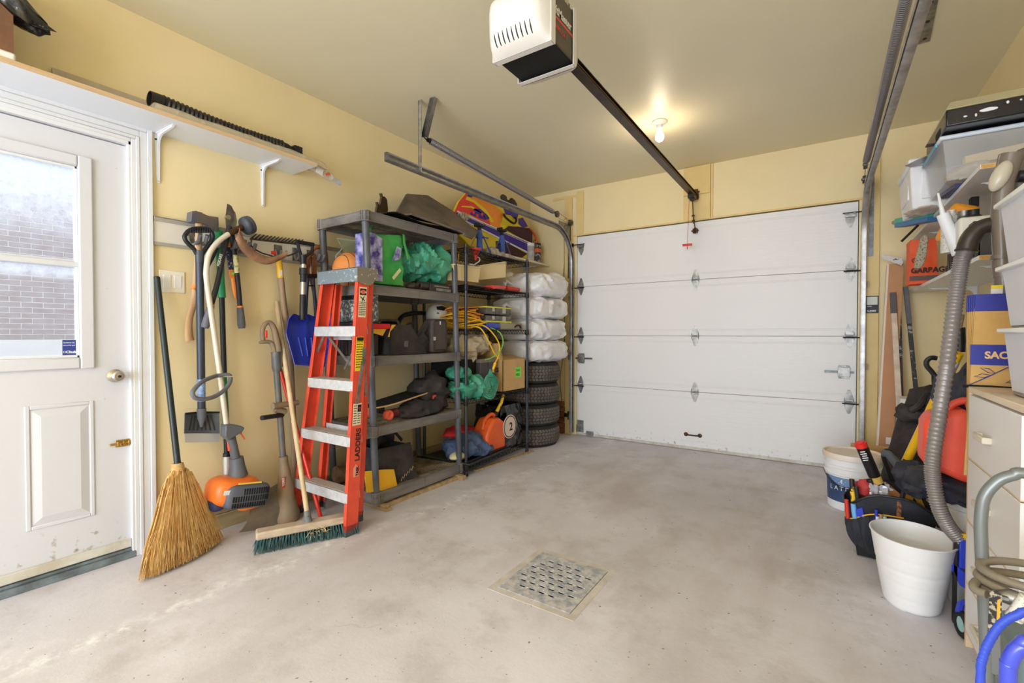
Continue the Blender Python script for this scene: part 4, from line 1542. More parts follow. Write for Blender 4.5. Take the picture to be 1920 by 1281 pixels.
# second pair of shears behind the trimmer shaft, one orange-tipped black handle showing
t = thing('hedge_shears', 'black-handled shears with an orange butt slanting behind the ice scraper shaft', 'shears', (.08, 1.2, 1.4))
g = G().tube([(0.08, 1.232, 1.616), (0.075, 1.191, 1.512), (0.07, 1.15, 1.424)], .012, 10)
part('handle', g, M_lop, t)
g = G().tube([(0.07, 1.15, 1.427), (0.07, 1.124, 1.379), (0.07, 1.104, 1.341)], [.014, .016, .012], 10)
part('butt', g, M_oband, t)
g = G().prism([(0.07, 1.215, 1.615), (0.07, 1.259, 1.637), (0.07, 1.27, 1.612), (0.07, 1.231, 1.588)], (.014, 0, 0))
part('hinge_block', g, M_oband, t)

# green-sleeved pole tool
t = thing('pole_tool', 'green and black pole tool with a steel lower tube hanging behind the trimmer', 'pole', (.06, 1.27, 1.0))
M_green = mat('green_plastic', (34, 142, 92), 0.4)
g = G().tube([(0.06, 1.215, 1.674), (0.06, 1.228, 1.665), (0.055, 1.243, 1.568), (0.05, 1.25, 1.421), (0.05, 1.254, 1.309)], [.026, .030, .022, .018, .021], 14)
part('green_sleeve', g, M_green, t)
g = G().tube([(0.05, 1.254, 1.315), (0.05, 1.262, 0.886)], .014, 12)
part('upper_tube', g, M_black, t)
g = G().tube([(0.05, 1.259, 0.886), (0.05, 1.265, 0.675), (0.05, 1.27, 0.584)], [.015, .018, .016], 12)
part('green_grip', g, mat('dark_green_plastic', (30, 108, 66), 0.45), t)
g = G().tube([(0.05, 1.27, 0.584), (0.05, 1.272, 0.427)], .014, 12).cyl((0.05, 1.272, 0.433), (0.05, 1.271, 0.415), .019, n=12)
part('black_collar', g, M_black, t)
g = G().tube([(0.05, 1.272, 0.421), (0.05, 1.273, 0.267)], .0165, 14)
part('steel_tube', g, M_alum, t)

# bow rake hung head up
t = thing('bow_rake', 'bow rake hung head-up on the rail with a yellow ferrule and grey wooden handle', 'rake', (.07, 1.6, 1.55))
a, b = V((0.075, 1.398, 1.657)), V((0.075, 1.698, 1.674))
M_rk = mat('rake_iron', (92, 82, 66), 0.5, 0.5, col2=(60, 52, 42), scale=20)
g = G().bar(a, b, .016, .010, (0, 0, 1))
part('head_bar', g, M_rk, t, bevel=.002)
for k in range(14):
    p = lerp(a, b, .02 + .96 * k / 13)
    g = G().cyl(p + V((.0, 0, .002)), p + V((.055, .002, .022)), .0058, .0028, 8)
    part('tine', g, M_rk, t)
s_ = V((0.075, 1.569, 1.543))
g = G().tube(spline([a + V((0, .008, -.004)), (0.075, 1.407, 1.615), (0.075, 1.462, 1.586), (0.075, 1.539, 1.572), s_], 5), .0045, 7)
g.tube(spline([b + V((0, -.004, -.004)), (0.075, 1.698, 1.634), (0.075, 1.644, 1.599), (0.075, 1.593, 1.579), s_], 5), .0045, 7)
part('bow', g, M_rk, t)
g = G().tube([(0.075, 1.566, 1.569), (0.07, 1.581, 1.451)], .0185, 14)
fe = part('yellow_ferrule', g, mat('ferrule_yellow', (236, 186, 42), 0.45), t)
g = G().obox(V((0.091, 1.573, 1.478)), (.002, .014, .035))
part('barcode', g, M_ink, fe)
g = G().tube(spline([(0.07, 1.581, 1.454), (0.065, 1.606, 1.259), (0.06, 1.642, 0.994), (0.055, 1.666, 0.553), (0.05, 1.686, -0.032)], 4), .0185, 12)
part('handle', g, M_oldwood, t)
g = G().obox(V((0.085, 1.53, 1.595)), (.02, .022, .018))
part('red_tag', g, M_red, t)

# snow shovel with blue scoop
t = thing('snow_shovel', 'small snow shovel with a bright blue scoop and black D grip beside the stepladder', 'shovel', (.17, 1.76, 1.2))
g = G().tube(spline([(0.15, 1.672, 1.58), (0.15, 1.652, 1.636), (0.15, 1.645, 1.677)], 4), .010, 8).tube(spline([(0.15, 1.687, 1.582), (0.15, 1.738, 1.626), (0.15, 1.745, 1.671)], 4), .010, 8)
g.tube([(0.15, 1.638, 1.673), (0.15, 1.753, 1.672)], .0125, 10).cyl((0.15, 1.68, 1.597), (0.15, 1.683, 1.535), .020, .017, 12)
part('d_grip', g, M_black, t)
a, b = V((0.15, 1.683, 1.545)), V((0.18, 1.655, 1.192))
g = G().cyl(a, b, .0165, n=14)
sh = part('shaft', g, mat('silver_shaft', (202, 196, 188), 0.35, 0.7), t)
for u0, u1, r_ in ((.09, .34, .0185), (.09, .2, .024), (.56, 1.0, .0185)):
    g = G().cyl(lerp(a, b, u0), lerp(a, b, u1), r_, n=14)
    part('black_sleeve', g, M_lop, sh)
M_blue = mat('blue_scoop', (50, 66, 190), 0.3, var=.05, scale=4)
tl, tr, br, bl = V((0.2, 1.561, 1.221)), V((0.16, 1.858, 1.226)), V((0.25, 1.756, 0.901)), V((0.27, 1.55, 0.926))
ml, mr = V((0.24, 1.516, 1.11)), V((0.2, 1.845, 1.094))


def scoop(u, v):
    L_ = lerp(lerp(tl, ml, min(1, v * 2)), bl, max(0, v * 2 - 1)) if v > .5 else lerp(tl, ml, v * 2)
    R_ = lerp(mr, br, v * 2 - 1) if v > .5 else lerp(tr, mr, v * 2)
    p = lerp(L_, R_, u)
    e = abs(2 * u - 1)
    p += V((-.05 * (1 - e ** 4) * (1 - v * .45), 0, 0))
    p += V((.010 * math.exp(-((u - .48) / .07) ** 2) * (1 - v), 0, 0))
    if v < .12:
        p += V((.02 * (.12 - v) / .12, 0, -.006 * cos(u * 6 * pi) * (.12 - v) / .12))
    return p


g = G().sheet(scoop, 24, 16, -.003)
sc = part('scoop', g, M_blue, t, smooth=50)
g = G()
for u in (.3, .45, .6, .75):
    g.tube([V(scoop(u, .55)) + V((.004, 0, 0)), V(scoop(u + .06, .85)) + V((.003, 0, 0))], .0035, 6)
part('scoop_ribs', g, mat('blue_rib', (90, 106, 220), 0.3), sc)
g = G().cyl(lerp(b, a, .06), V(scoop(.48, .12)) + V((.008, 0, 0)), .019, .016, 12)
part('socket', g, M_blue, t)

# bow saw and bolt cutters beyond the shovel
t = thing('bow_saw', 'rusty orange tubular bow saw hanging beside the black plastic rack', 'saw', (.06, 1.86, 1.5))
g = G().tube(spline([(0.05, 1.775, 1.544), (0.05, 1.787, 1.615), (0.05, 1.822, 1.669), (0.05, 1.869, 1.683), (0.05, 1.901, 1.667), (0.05, 1.912, 1.597), (0.05, 1.907, 1.453), (0.04, 1.905, 1.255)], 5), .0125, 10)
part('bow_frame', g, mat('rusty_orange_tube', (178, 104, 58), 0.5, 0.2, col2=(128, 72, 42), scale=16), t)
g = G().bar((0.05, 1.775, 1.534), (0.04, 1.868, 1.2), .016, .002, (1, 0, 0))
part('saw_blade', g, M_blade, t)
t = thing('bolt_cutters', 'bolt cutters with rusty jaws and navy tube handles hanging behind the snow shovel', 'cutters', (.1, 1.78, 1.4))
M_navy = mat('navy_handle', (46, 44, 72), 0.45)
for pts in ((((0.1, 1.743, 1.468), (0.1, 1.735, 1.383), (0.09, 1.729, 1.196), (0.08, 1.727, 1.025))), (((0.1, 1.78, 1.472), (0.1, 1.784, 1.404), (0.09, 1.804, 1.267), (0.08, 1.817, 1.058)))):
    g = G().tube(spline(pts, 4), .0115, 10)
    part('handle', g, M_navy, t)
M_jaw = mat('rusty_jaw', (150, 92, 56), 0.6, 0.2, col2=(84, 56, 40), scale=24)
g = G().prism([(0.1, 1.766, 1.601), (0.1, 1.793, 1.625), (0.1, 1.804, 1.578), (0.1, 1.799, 1.495), (0.1, 1.769, 1.485)], (.014, 0, 0)).prism([(0.1, 1.74, 1.584), (0.1, 1.762, 1.6), (0.1, 1.755, 1.538), (0.1, 1.739, 1.482), (0.1, 1.717, 1.493), (0.1, 1.729, 1.545)], (.014, 0, 0))
part('jaws', g, M_jaw, t, bevel=.003)
g = G().prism([(0.1, 1.736, 1.488), (0.1, 1.799, 1.495), (0.1, 1.803, 1.468), (0.1, 1.732, 1.46)], (.016, 0, 0))
for q in ((0.118, 1.732, 1.473), (0.118, 1.78, 1.478)):
    g.cyl(q, V(q) + V((.005, 0, 0)), .008, n=10)
part('hinge_plate', g, M_dark, t, bevel=.002)
part('stop_bar', G().bar((0.107, 1.734, 1.413), (0.107, 1.783, 1.417), .008, .012, (1, 0, 0)), M_dark, t)

# ---------------------------------------------------------------- corn broom
t = thing('corn_broom', 'corn broom with a black handle leaning on the wall by the door casing', 'broom', (.26, .98, 0))
top, nk = V((0.035, 0.956, 1.393)), V((0.21, 0.973, 0.463))
g = G().cyl(top, nk, .0135, .0145, 14).blob(top, (.0135, .0135, .006), n=12)
part('handle', g, mat('dark_green_black_pole', (34, 44, 44), 0.35), t)
M_straw = mat('broom_straw', (238, 202, 138), 0.7, col2=(214, 168, 100), scale=60, stretch=(3, 3, .3))
M_straw2 = mat('pale_straw', (246, 216, 158), 0.7, col2=(206, 156, 90), scale=16)
B0, B1 = V((.325, .795, .006)), V((.185, 1.165, .006))       # foot of the fan along the floor
mid = lerp(B0, B1, .5)
ax = (B1 - B0).normalized()
nrm = ax.cross((nk - mid).normalized()).normalized()


def fan(s, h, d=0.0):
    """s across -1..1, h 0 floor to 1 neck, d thickness."""
    hw = [(0, .205), (.3, .175), (.55, .125), (.75, .095), (.9, .062), (.96, .030), (1, .024)]
    for (h0, w0), (h1_, w1) in zip(hw, hw[1:]):
        if h <= h1_:
            w_ = w0 + (w1 - w0) * (h - h0) / (h1_ - h0)
            break
    else:
        w_ = .024
    c = lerp(mid, nk, h)
    if h < .4:
        c += ax * s * 0
    th = .018 + .026 * (1 - h) if h < .9 else .024
    return c + ax * (s * w_) + nrm * (d * th * max(.25, 1 - s * s * .7))


g = G()
g.sheet(lambda u, v: fan(-cos(tau * u) * .97, v * .985 + .015, sin(tau * u) * .85), 40, 30)
part('straw_body', g, M_straw, t, smooth=60)
random.seed(11)
g = G()
for k in range(1900):
    s0 = random.uniform(-1, 1)
    d0 = random.choice((-1, 1)) * random.uniform(.8, 1.2) if random.random() < .9 else random.uniform(-1, 1)
    h_hi = random.uniform(.25, .96)
    h_lo = random.uniform(-.004, .03) if random.random() < .6 else random.uniform(0.0, .3)
    ps = []
    j = random.gauss(0, .07)
    for i in range(4):
        h = h_hi + (h_lo - h_hi) * i / 3
        p = fan(s0 + j * (i / 3) ** 2, max(h, 0), d0 * (1 + .3 * i / 3 * random.random()))
        if p.z < .002:
            p.z = .002
        ps.append(p)
    g.mi = random.choice((0, 0, 1, 1, 2))
    g.tube(ps, [.0021, .0021, .0017, .0008], 3, caps=False)
part('straw', g, [M_straw, M_straw2, mat('brown_straw', (178, 128, 68), 0.7)], t, smooth=0, kind='stuff')
M_wire = mat('broom_wire', (120, 92, 64), 0.5, 0.4)
g = G()
for h in (.735, .63, .60, .57):
    g.tube([fan(-cos(tau * k / 40), h + .0 * k, sin(tau * k / 40) * 1.12) for k in range(40)], .0022 if h > .7 else .0014, 5, closed=True)
part('stitching', g, M_wire, t, kind='stuff')
g = G()
for k in range(7):
    c = lerp(nk, mid, -.01 + k * .011)
    g.torus(c, .0215 + .0025 * k / 6, .0042, (nk - mid).normalized(), 20, 6)
part('neck_binding', g, mat('binding_twine', (206, 168, 112), 0.7, var=.12, scale=60), t, kind='stuff')

# ---------------------------------------------------------------- electric trimmer / edger with muddy shield
t = thing('lawn_edger', 'muddy grey electric lawn trimmer standing against the skirting beside the push broom', 'trimmer', (.18, 1.5, 0))
M_edg = mat('edger_slate', (84, 90, 98), 0.4, col2=(112, 104, 92), scale=8)
M_mud = mat('muddy_plastic', (128, 116, 98), 0.6, col2=(150, 120, 86), scale=12, bump=.15, bscale=40)
g = G().tube([(0.17, 1.494, 0.907), (0.18, 1.506, 0.654), (0.19, 1.52, 0.362)], .0175, 14)
part('shaft', g, M_edg, t)
o = spline([(0.15, 1.428, 1.07), (0.15, 1.425, 1.126), (0.15, 1.441, 1.163), (0.15, 1.466, 1.173), (0.15, 1.491, 1.142), (0.155, 1.507, 1.063), (0.16, 1.516, 0.984), (0.165, 1.51, 0.912)], 4)
g = G().tube(o, [.013] * 12 + [.014 + .011 * i / 16 for i in range(len(o) - 12)], 12)
g.tube(spline([(0.15, 1.406, 1.055), (0.15, 1.44, 1.061), (0.15, 1.474, 1.054), (0.155, 1.49, 1.016), (0.16, 1.494, 0.969)], 4), [.007, .009, .011, .012, .012, .012, .012, .012, .013, .014, .015, .015, .015, .014, .013, .012, .012], 10)
part('loop_handle', g, M_mud, t)
g = G().tube([(0.165, 1.494, 1.001), (0.168, 1.498, 0.906), (0.17, 1.497, 0.884)], [.026, .027, .021], 14)
part('handle_socket', g, M_edg, t)
g = G().obox(V((0.155, 1.441, 1.104)), (.018, .016, .045))
part('red_switch', g, mat('switch_red', (226, 74, 48), 0.4), t, bevel=.004)
a, b = V((0.22, 1.445, 0.691)), V((0.2, 1.607, 0.691))
g = G().cyl(a, b, .0165, n=14).cyl(lerp(a, b, -.02), lerp(a, b, .05), .020, n=14).cyl((0.2, 1.466, 0.668), (0.2, 1.53, 0.647), .018, n=12)
part('assist_grip', g, M_mud, t)
g = G().cyl((0.24, 1.37, 0.637), (0.19, 1.519, 0.628), .0135, n=14).cyl((0.2, 1.488, 0.634), (0.19, 1.536, 0.651), .015, n=10)
part('lower_grip', g, M_black, t)
g = G().tube(spline([(0.19, 1.52, 0.381), (0.195, 1.524, 0.305), (0.2, 1.526, 0.194), (0.2, 1.532, 0.097), (0.205, 1.532, 0.025), (0.21, 1.525, -0.042)], 3),
             [.026, .025, .026, .031, .036, .040, .043, .047, .053, .058, .064, .070, .072, .066, .05, .03][:16], 20)
part('motor_housing', g, M_mud, t, smooth=60)
g = G().obox(V((0.236, 1.493, 0.241)), (.004, .018, .062), Matrix.Rotation(-.06, 3, 'X'))
lbp = part('red_label', g, mat('toro_red', (216, 72, 60), 0.45), t)
writing('TORO', .017, V((0.239, 1.499, 0.221)), (0, -.05, 1), (0, -1, 0), M_ink, lbp, depth=.0004, bold=.0006)


def shield(u, v):
    top_ = lerp((0.12, 1.366, 0.162), (0.14, 1.572, 0.226), u)
    bot = lerp((0.22, 1.25, 0.034), (0.2, 1.541, -0.034), u)
    p = lerp(top_, bot, v)
    bulge = .07 * sin(pi * v) * (1 - .45 * u)
    return p + V((bulge, -.02 * (1 - u) * sin(pi * v), .03 * (1 - u) * (v - .5) * 0))


g = G().sheet(shield, 18, 14, .004)
part('debris_shield', g, mat('dirty_shield', (104, 98, 90), 0.65, col2=(134, 118, 96), scale=7, bump=.2, bscale=50), t, smooth=60)
g = G().prism([(0.07, 1.675, 0.112), (0.09, 1.683, -0.125), (0.09, 1.605, -0.131), (0.07, 1.612, 0.13)], (.004, 0, 0))
part('edge_guide', g, M_mud, t)

# ---------------------------------------------------------------- push broom
t = thing('push_broom', 'wide push broom with dark green bristles standing in front of the stepladder', 'broom', (.52, 1.36, 0))
A, B = V((.452, 1.222, .085)), V((.668, 1.665, .085))
dirn = (B - A).normalized()
sd = V((dirn.y, -dirn.x, 0))
g = G().bar(A, B, .075, .04, (0, 0, 1))
part('broom_block', g, mat('dusty_wood_block', (196, 178, 156), 0.75, col2=(172, 150, 126), scale=10, stretch=(1, 1, 3)), t, bevel=.009)
random.seed(3)
g = G()
M_gb = mat('green_bristle', (38, 88, 86), 0.6, col2=(24, 58, 60), scale=20)
for i in range(34):
    for j in range(4):
        base = lerp(A, B, .02 + .96 * i / 33) + sd * (-.028 + .0187 * j) + V((0, 0, -.02))
        fan_out = sd * (-.025 + .0167 * j) * .8 + dirn * ((i - 16.5) / 16.5) * .014
        for k in range(5):
            e = base + fan_out + V((random.uniform(-.009, .009), random.uniform(-.009, .009), 0))
            e.z = random.uniform(.001, .006)
            g.tube([base + V((random.uniform(-.003, .003), random.uniform(-.003, .003), 0)), lerp(base, e, .6) + V((random.uniform(-.002, .002), 0, 0)), e], [.0022, .002, .0011], 4, caps=False)
part('bristles', g, M_gb, t, smooth=0, kind='stuff')
hb = V((0.55, 1.437, 0.069))
hb = lerp(A, B, .50) + V((0, 0, .018))
ht = V((0.03, 1.576, 1.305))
g = G().cyl(hb + (ht - hb).normalized() * .02, ht, .0125, .0135, 14)
part('handle', g, mat('pale_pine_pole', (214, 190, 152), 0.6, col2=(188, 160, 120), scale=6, stretch=(4, 4, .5)), t)
d = (ht - hb).normalized()
g = G().cyl(hb - d * .01, hb + d * .055, .021, .016, 12).cyl(hb + d * .03 + sd * .012, hb + d * .03 + sd * .034, .006, n=8)
part('handle_socket', g, mat('grey_socket', (112, 112, 116), 0.6), t)
random.seed(8)
g = G()
for k in range(40):
    p = lerp(A, B, .58 + random.uniform(-.09, .09)) + sd * random.uniform(.03, .045) + V((0, 0, random.uniform(-.05, .0)))
    q = p + V((random.uniform(-.03, .03), random.uniform(-.03, .03), random.uniform(-.03, .02)))
    g.tube([p, lerp(p, q, .5) + V((0, 0, random.uniform(-.01, .01))), q], .0008, 3, caps=False)
part('caught_straw', g, M_straw2, t, smooth=0, kind='stuff')
# red-handled dustpan stick behind the ladder
t = thing('red_pole', 'slim glossy red pole leaning behind the push broom handle', 'pole', (.3, 1.65, 0))
g = G().cyl((0.04, 1.587, 0.902), (0.36, 1.657, -0.008), .0115, n=12)
part('pole', g, mat('glossy_red', (214, 52, 40), 0.25), t)
g = G().cyl((0.36, 1.657, -0.008), V((0.36, 1.657, -0.008)) + V((.006, .01, -.006)), .0118, .008, 12)
part('end_cap', g, M_black, t)

# ---------------------------------------------------------------- fibreglass stepladder
t = thing('stepladder', 'orange fibreglass stepladder with aluminium treads folded against the black rack', 'ladder', (.45, 1.65, 0))
M_fib = mat('orange_fibreglass', (232, 88, 60), 0.45, col2=(214, 72, 52), scale=5, bump=.08, bscale=200)
M_foot = mat('grey_rubber_foot', (72, 76, 82), 0.7)
HT = 1.43


def rail_pts(side, z, rear=False):
    """Outer-front corner of a rail at height z: side 0 wall side, 1 room side."""
    u = z / HT
    if rear:
        return V((.235 + .10 * u, 1.695 + .07 * u, z)) if side == 0 else V((.630 + .025 * u, 1.695 + .07 * u, z))
    return V((.165 + .165 * u, 1.575 + .105 * u, z)) if side == 0 else V((.700 - .020 * u, 1.575 + .105 * u, z))


def channel(side, z0, z1, dep, fl, rear=False):
    """C-section rail: web on the outside, flanges pointing to the middle."""
    s = 1 if side == 0 else -1
    g = G()
    a, b = rail_pts(side, z0, rear), rail_pts(side, z1, rear)
    for (x0, y0, x1, y1) in ((0, 0, .004, dep), (0, 0, fl, .004), (0, dep - .004, fl, dep)):
        P = []
        for p in (a, b):
            P += [p + V((s * x0, y0, 0)), p + V((s * x1, y0, 0)), p + V((s * x1, y1, 0)), p + V((s * x0, y1, 0))]
        g.hexa(P)
    return g


for side in (0, 1):
    f = part('front_rail', channel(side, .03, HT, .078, .028), M_fib, t, bevel=.0012)
    g = channel(side, .0, .06, .082, .031)
    part('foot', g, M_foot, f, bevel=.002)
    r_ = part('rear_rail', channel(side, .06, HT - .02, .045, .03, True), M_fib, t, bevel=.0012)
    part('foot', channel(side, .022, .085, .048, .033, True), M_foot, r_, bevel=.002)
# treads
for z in (.235, .54, .845, 1.15):
    a, b = rail_pts(0, z), rail_pts(1, z)
    g = G().box((a.x + .004, a.y - .004, z - .058), (b.x - .004, a.y + .0, z)).box((a.x + .004, a.y - .004, z - .003), (b.x - .004, a.y + .082, z)).box((a.x + .004, a.y + .078, z - .045), (b.x - .004, a.y + .082, z))
    tr_ = part('tread', g, M_alum, t, bevel=.001)
    g = G()
    for k in range(6):
        g.box((a.x + .02, a.y + .008 + k * .0125, z), (b.x - .02, a.y + .0125 + k * .0125, z + .0018))
    part('grip_ridges', g, mat('dull_ridges', (176, 160, 148), 0.6, 0.4), tr_)
    g = G()
    for xx in (a.x + .02, (a.x + b.x) / 2 + .06, b.x - .02):
        g.cyl((xx, a.y - .004, z - .045), (xx, a.y - .007, z - .045), .005, n=8)
    part('rivets', g, M_alum, tr_, kind='stuff')
# rear horizontals
for z in (.55, 1.1):
    a, b = rail_pts(0, z, True), rail_pts(1, z, True)
    g = G().box((a.x + .004, a.y + .01, z - .03), (b.x - .004, a.y + .014, z + .01))
    part('rear_cross_brace', g, M_alum, t)
# braces
g = G()
for z in (1.15,):
    a, b = rail_pts(0, z), rail_pts(1, z)
    for q, e in ((V((a.x + .07, a.y + .02, z - .04)), V((a.x + .012, a.y + .012, z - .15))), (V((a.x + .08, a.y + .02, z - .04)), V((a.x + .16, a.y + .11, z - .21))), (V((b.x - .08, b.y + .02, z - .03)), V((b.x - .02, b.y + .02, z - .13))), (V((b.x - .10, b.y + .1, z - .08)), V((a.x + .13, a.y + .11, z - .26)))):
        part('tread_brace', G().bar(q, e, .018, .0025, (0, 1, 0)), M_galv, t)
a = rail_pts(1, .235)
part('tread_brace', G().bar((a.x - .08, a.y + .03, .19), (a.x - .02, a.y + .05, .04), .016, .0025, (0, 1, 0)), M_galv, t)
part('tread_brace', G().bar((.27, 1.61, .18), (.21, 1.62, .03), .016, .0025, (0, 1, 0)), M_galv, t)
# spreader folded on the room side
p = V((0.688, 1.712, 1.02))
g = G().bar((0.688, 1.712, 1.029), (0.688, 1.708, 0.939), .024, .004, (1, 0, 0)).bar((0.69, 1.699, 0.946), (0.694, 1.655, 0.72), .020, .003, (1, 0, 0)).bar((0.684, 1.718, 0.944), (0.684, 1.724, 0.756), .018, .003, (1, 0, 0))
for q in ((0.692, 1.708, 0.981), (0.697, 1.652, 0.727), (0.687, 1.722, 0.763)):
    g.cyl(q, V(q) + V((.004, 0, 0)), .008, n=10)
part('spreader', g, M_galv, t)
# top cap
a, b = rail_pts(0, HT), rail_pts(1, HT)
M_cap = mat('paint_spattered_cap', (128, 142, 152), 0.5, 0.3, col2=(206, 206, 200), scale=46, sharp=(.6, .66))
g = G().box((a.x - .012, a.y - .012, HT - .03), (b.x + .006, a.y - .006, HT + .05)).box((a.x - .012, a.y - .012, HT + .044), (b.x + .006, a.y + .125, HT + .05))
g.box((a.x - .012, a.y + .119, HT - .01), (b.x + .006, a.y + .125, HT + .05))
cp = part('top_cap', g, M_cap, t, bevel=.002)
for xx in (a.x - .014, b.x + .006):
    g = G().prism([(xx, a.y - .014, HT - .03), (xx, a.y + .03, HT - .045), (xx, a.y + .075, HT - .048), (xx, a.y + .128, HT + .0), (xx, a.y + .128, HT + .052), (xx, a.y - .014, HT + .052)], (.004, 0, 0))
    part('cap_gusset', g, mat('paint_spattered_taupe', (126, 118, 104), 0.55, col2=(206, 200, 190), scale=60, sharp=(.62, .66)), cp)
g = G().blob((.42, 1.75, HT + .052), (.09, .04, .010), .004, 30, 2, 20)
part('dried_paint', g, mat('dried_paint', (96, 96, 84), 0.8, col2=(150, 150, 130), scale=30), cp)
# stickers on the outer web of the room-side front rail
xs = .7045


def on_rail(z0, z1, y0, y1, m, name, off=.0006, parent=None, **k):
    P = []
    for z in (z0, z1):
        p = rail_pts(1, z)
        for yy in (y0, y1):
            P.append(V((p.x + off, p.y + yy, z)))
    q = [V((p.x - .0004, p.y, p.z)) for p in (P[0], P[1], P[3], P[2])]
    r = [V((p.x + .0006, p.y, p.z)) for p in (P[0], P[1], P[3], P[2])]
    return part(name, G().hexa(q + r), m, parent or t, smooth=0, **k)


M_lab = mat('cream_label', (226, 214, 180), 0.55)
M_ylab = mat('yellow_label', (238, 206, 40), 0.5)
M_inkb = mat('black_ink', (24, 22, 22), 0.6)
s1 = on_rail(1.20, 1.37, .012, .062, M_lab, 'warning_label')
on_rail(1.325, 1.362, .015, .059, M_inkb, 'black_band', .0014, s1)
p = rail_pts(1, 1.343)
part('red_oval', G().lathe([(.018, 0), (.0, .0008)], (p.x + .0022, p.y + .037, p.z), (1, 0, 0), 18, sx=1.0, sy=.65), mat('warning_orange', (226, 92, 60), 0.5), s1)


def rail_text(body, size, z, y, m, par, rows=1, gap=.011, up=True, **k):
    for i in range(rows):
        zz = z - (0 if not up else 0) - i * gap
        q = rail_pts(1, zz)
        if up:
            writing(body if isinstance(body, str) else body[i], size, (q.x + .0022, q.y + y + i * gap, z), (-.014, .073, 1), (0, -1, 0), m, par, depth=.0003, **k)
        else:
            writing(body if isinstance(body, str) else body[i], size, (q.x + .0022, q.y + y, zz), (0, 1, 0), (0, 0, 1), m, par, depth=.0003, **k)


def rail_print(par, z0, z1, y0, y1, n_):
    """Rows of print too small to read."""
    g = G()
    random.seed(n_)
    for i in range(n_):
        z = z0 + (z1 - z0) * i / (n_ - 1)
        q = rail_pts(1, z)
        yy = y0
        while yy < y1:
            e = min(y1, yy + random.uniform(.006, .016))
            g.box((q.x + .0008, q.y + yy, z), (q.x + .0022, q.y + e, z + .0042))
            yy = e + .0025
    part('fine_print', g, M_inkb, par, smooth=0, kind='stuff')


rail_text('DANGER', .0105, 1.339, .0185, M_ink, s1, up=False)
rail_print(s1, 1.283, 1.212, .015, .058, 8)
p = rail_pts(1, 1.30)
part('figure_mark', G().bar((p.x + .0018, p.y + .02, 1.315), (p.x + .0018, p.y + .05, 1.293), .005, .001, (1, 0, 0)).bar((p.x + .0018, p.y + .03, 1.292), (p.x + .0018, p.y + .047, 1.318), .005, .001, (1, 0, 0)), M_inkb, s1)
s2 = on_rail(.90, 1.09, .006, .056, M_ylab, 'yellow_label')
on_rail(1.068, 1.088, .010, .054, M_inkb, 'black_band', .0014, s2)
rail_print(s2, 1.06, .92, .010, .052, 11)
s3 = on_rail(.60, .72, .008, .062, M_lab, 'duty_label')
on_rail(.672, .712, .036, .060, M_inkb, 'black_panel', .0014, s3)
p = rail_pts(1, .692)
part('maroon_disc', G().lathe([(.0095, 0), (0, .0006)], (p.x + .002, p.y + .048, p.z), (1, 0, 0), 16), mat('maroon', (150, 34, 44), 0.5), s3)
rail_print(s3, .705, .61, .012, .032, 8)
rail_print(s3, .66, .61, .038, .058, 5)
q = rail_pts(1, .42)
writing('LADDERS', .042, (q.x + .0012, q.y + .062, .40), (-.014, .073, 1), (0, -1, 0), mat('ink_on_ladder', (34, 24, 24), 0.6), t, depth=.0004, bold=.0012, sx=1.02)
q = rail_pts(1, .35)
g = G().prism([(q.x + .0004, q.y + .028, .315), (q.x + .0004, q.y + .062, .315), (q.x + .0004, q.y + .062, .365), (q.x + .0004, q.y + .045, .385), (q.x + .0004, q.y + .028, .365)], (.0008, 0, 0))
em = part('maker_emblem', g, mat('emblem_pink', (226, 150, 130), 0.5), t)
writing('TASK', .022, (q.x + .0022, q.y + .058, .318), (-.014, .073, 1), (0, -1, 0), M_inkb, em, depth=.0004, bold=.001)
# ---------------------------------------------------------------- black plastic shelving rack
def ny(z):
    return 1.925 - .042 * z


def fy(z):
    return 2.768 - .034 * z


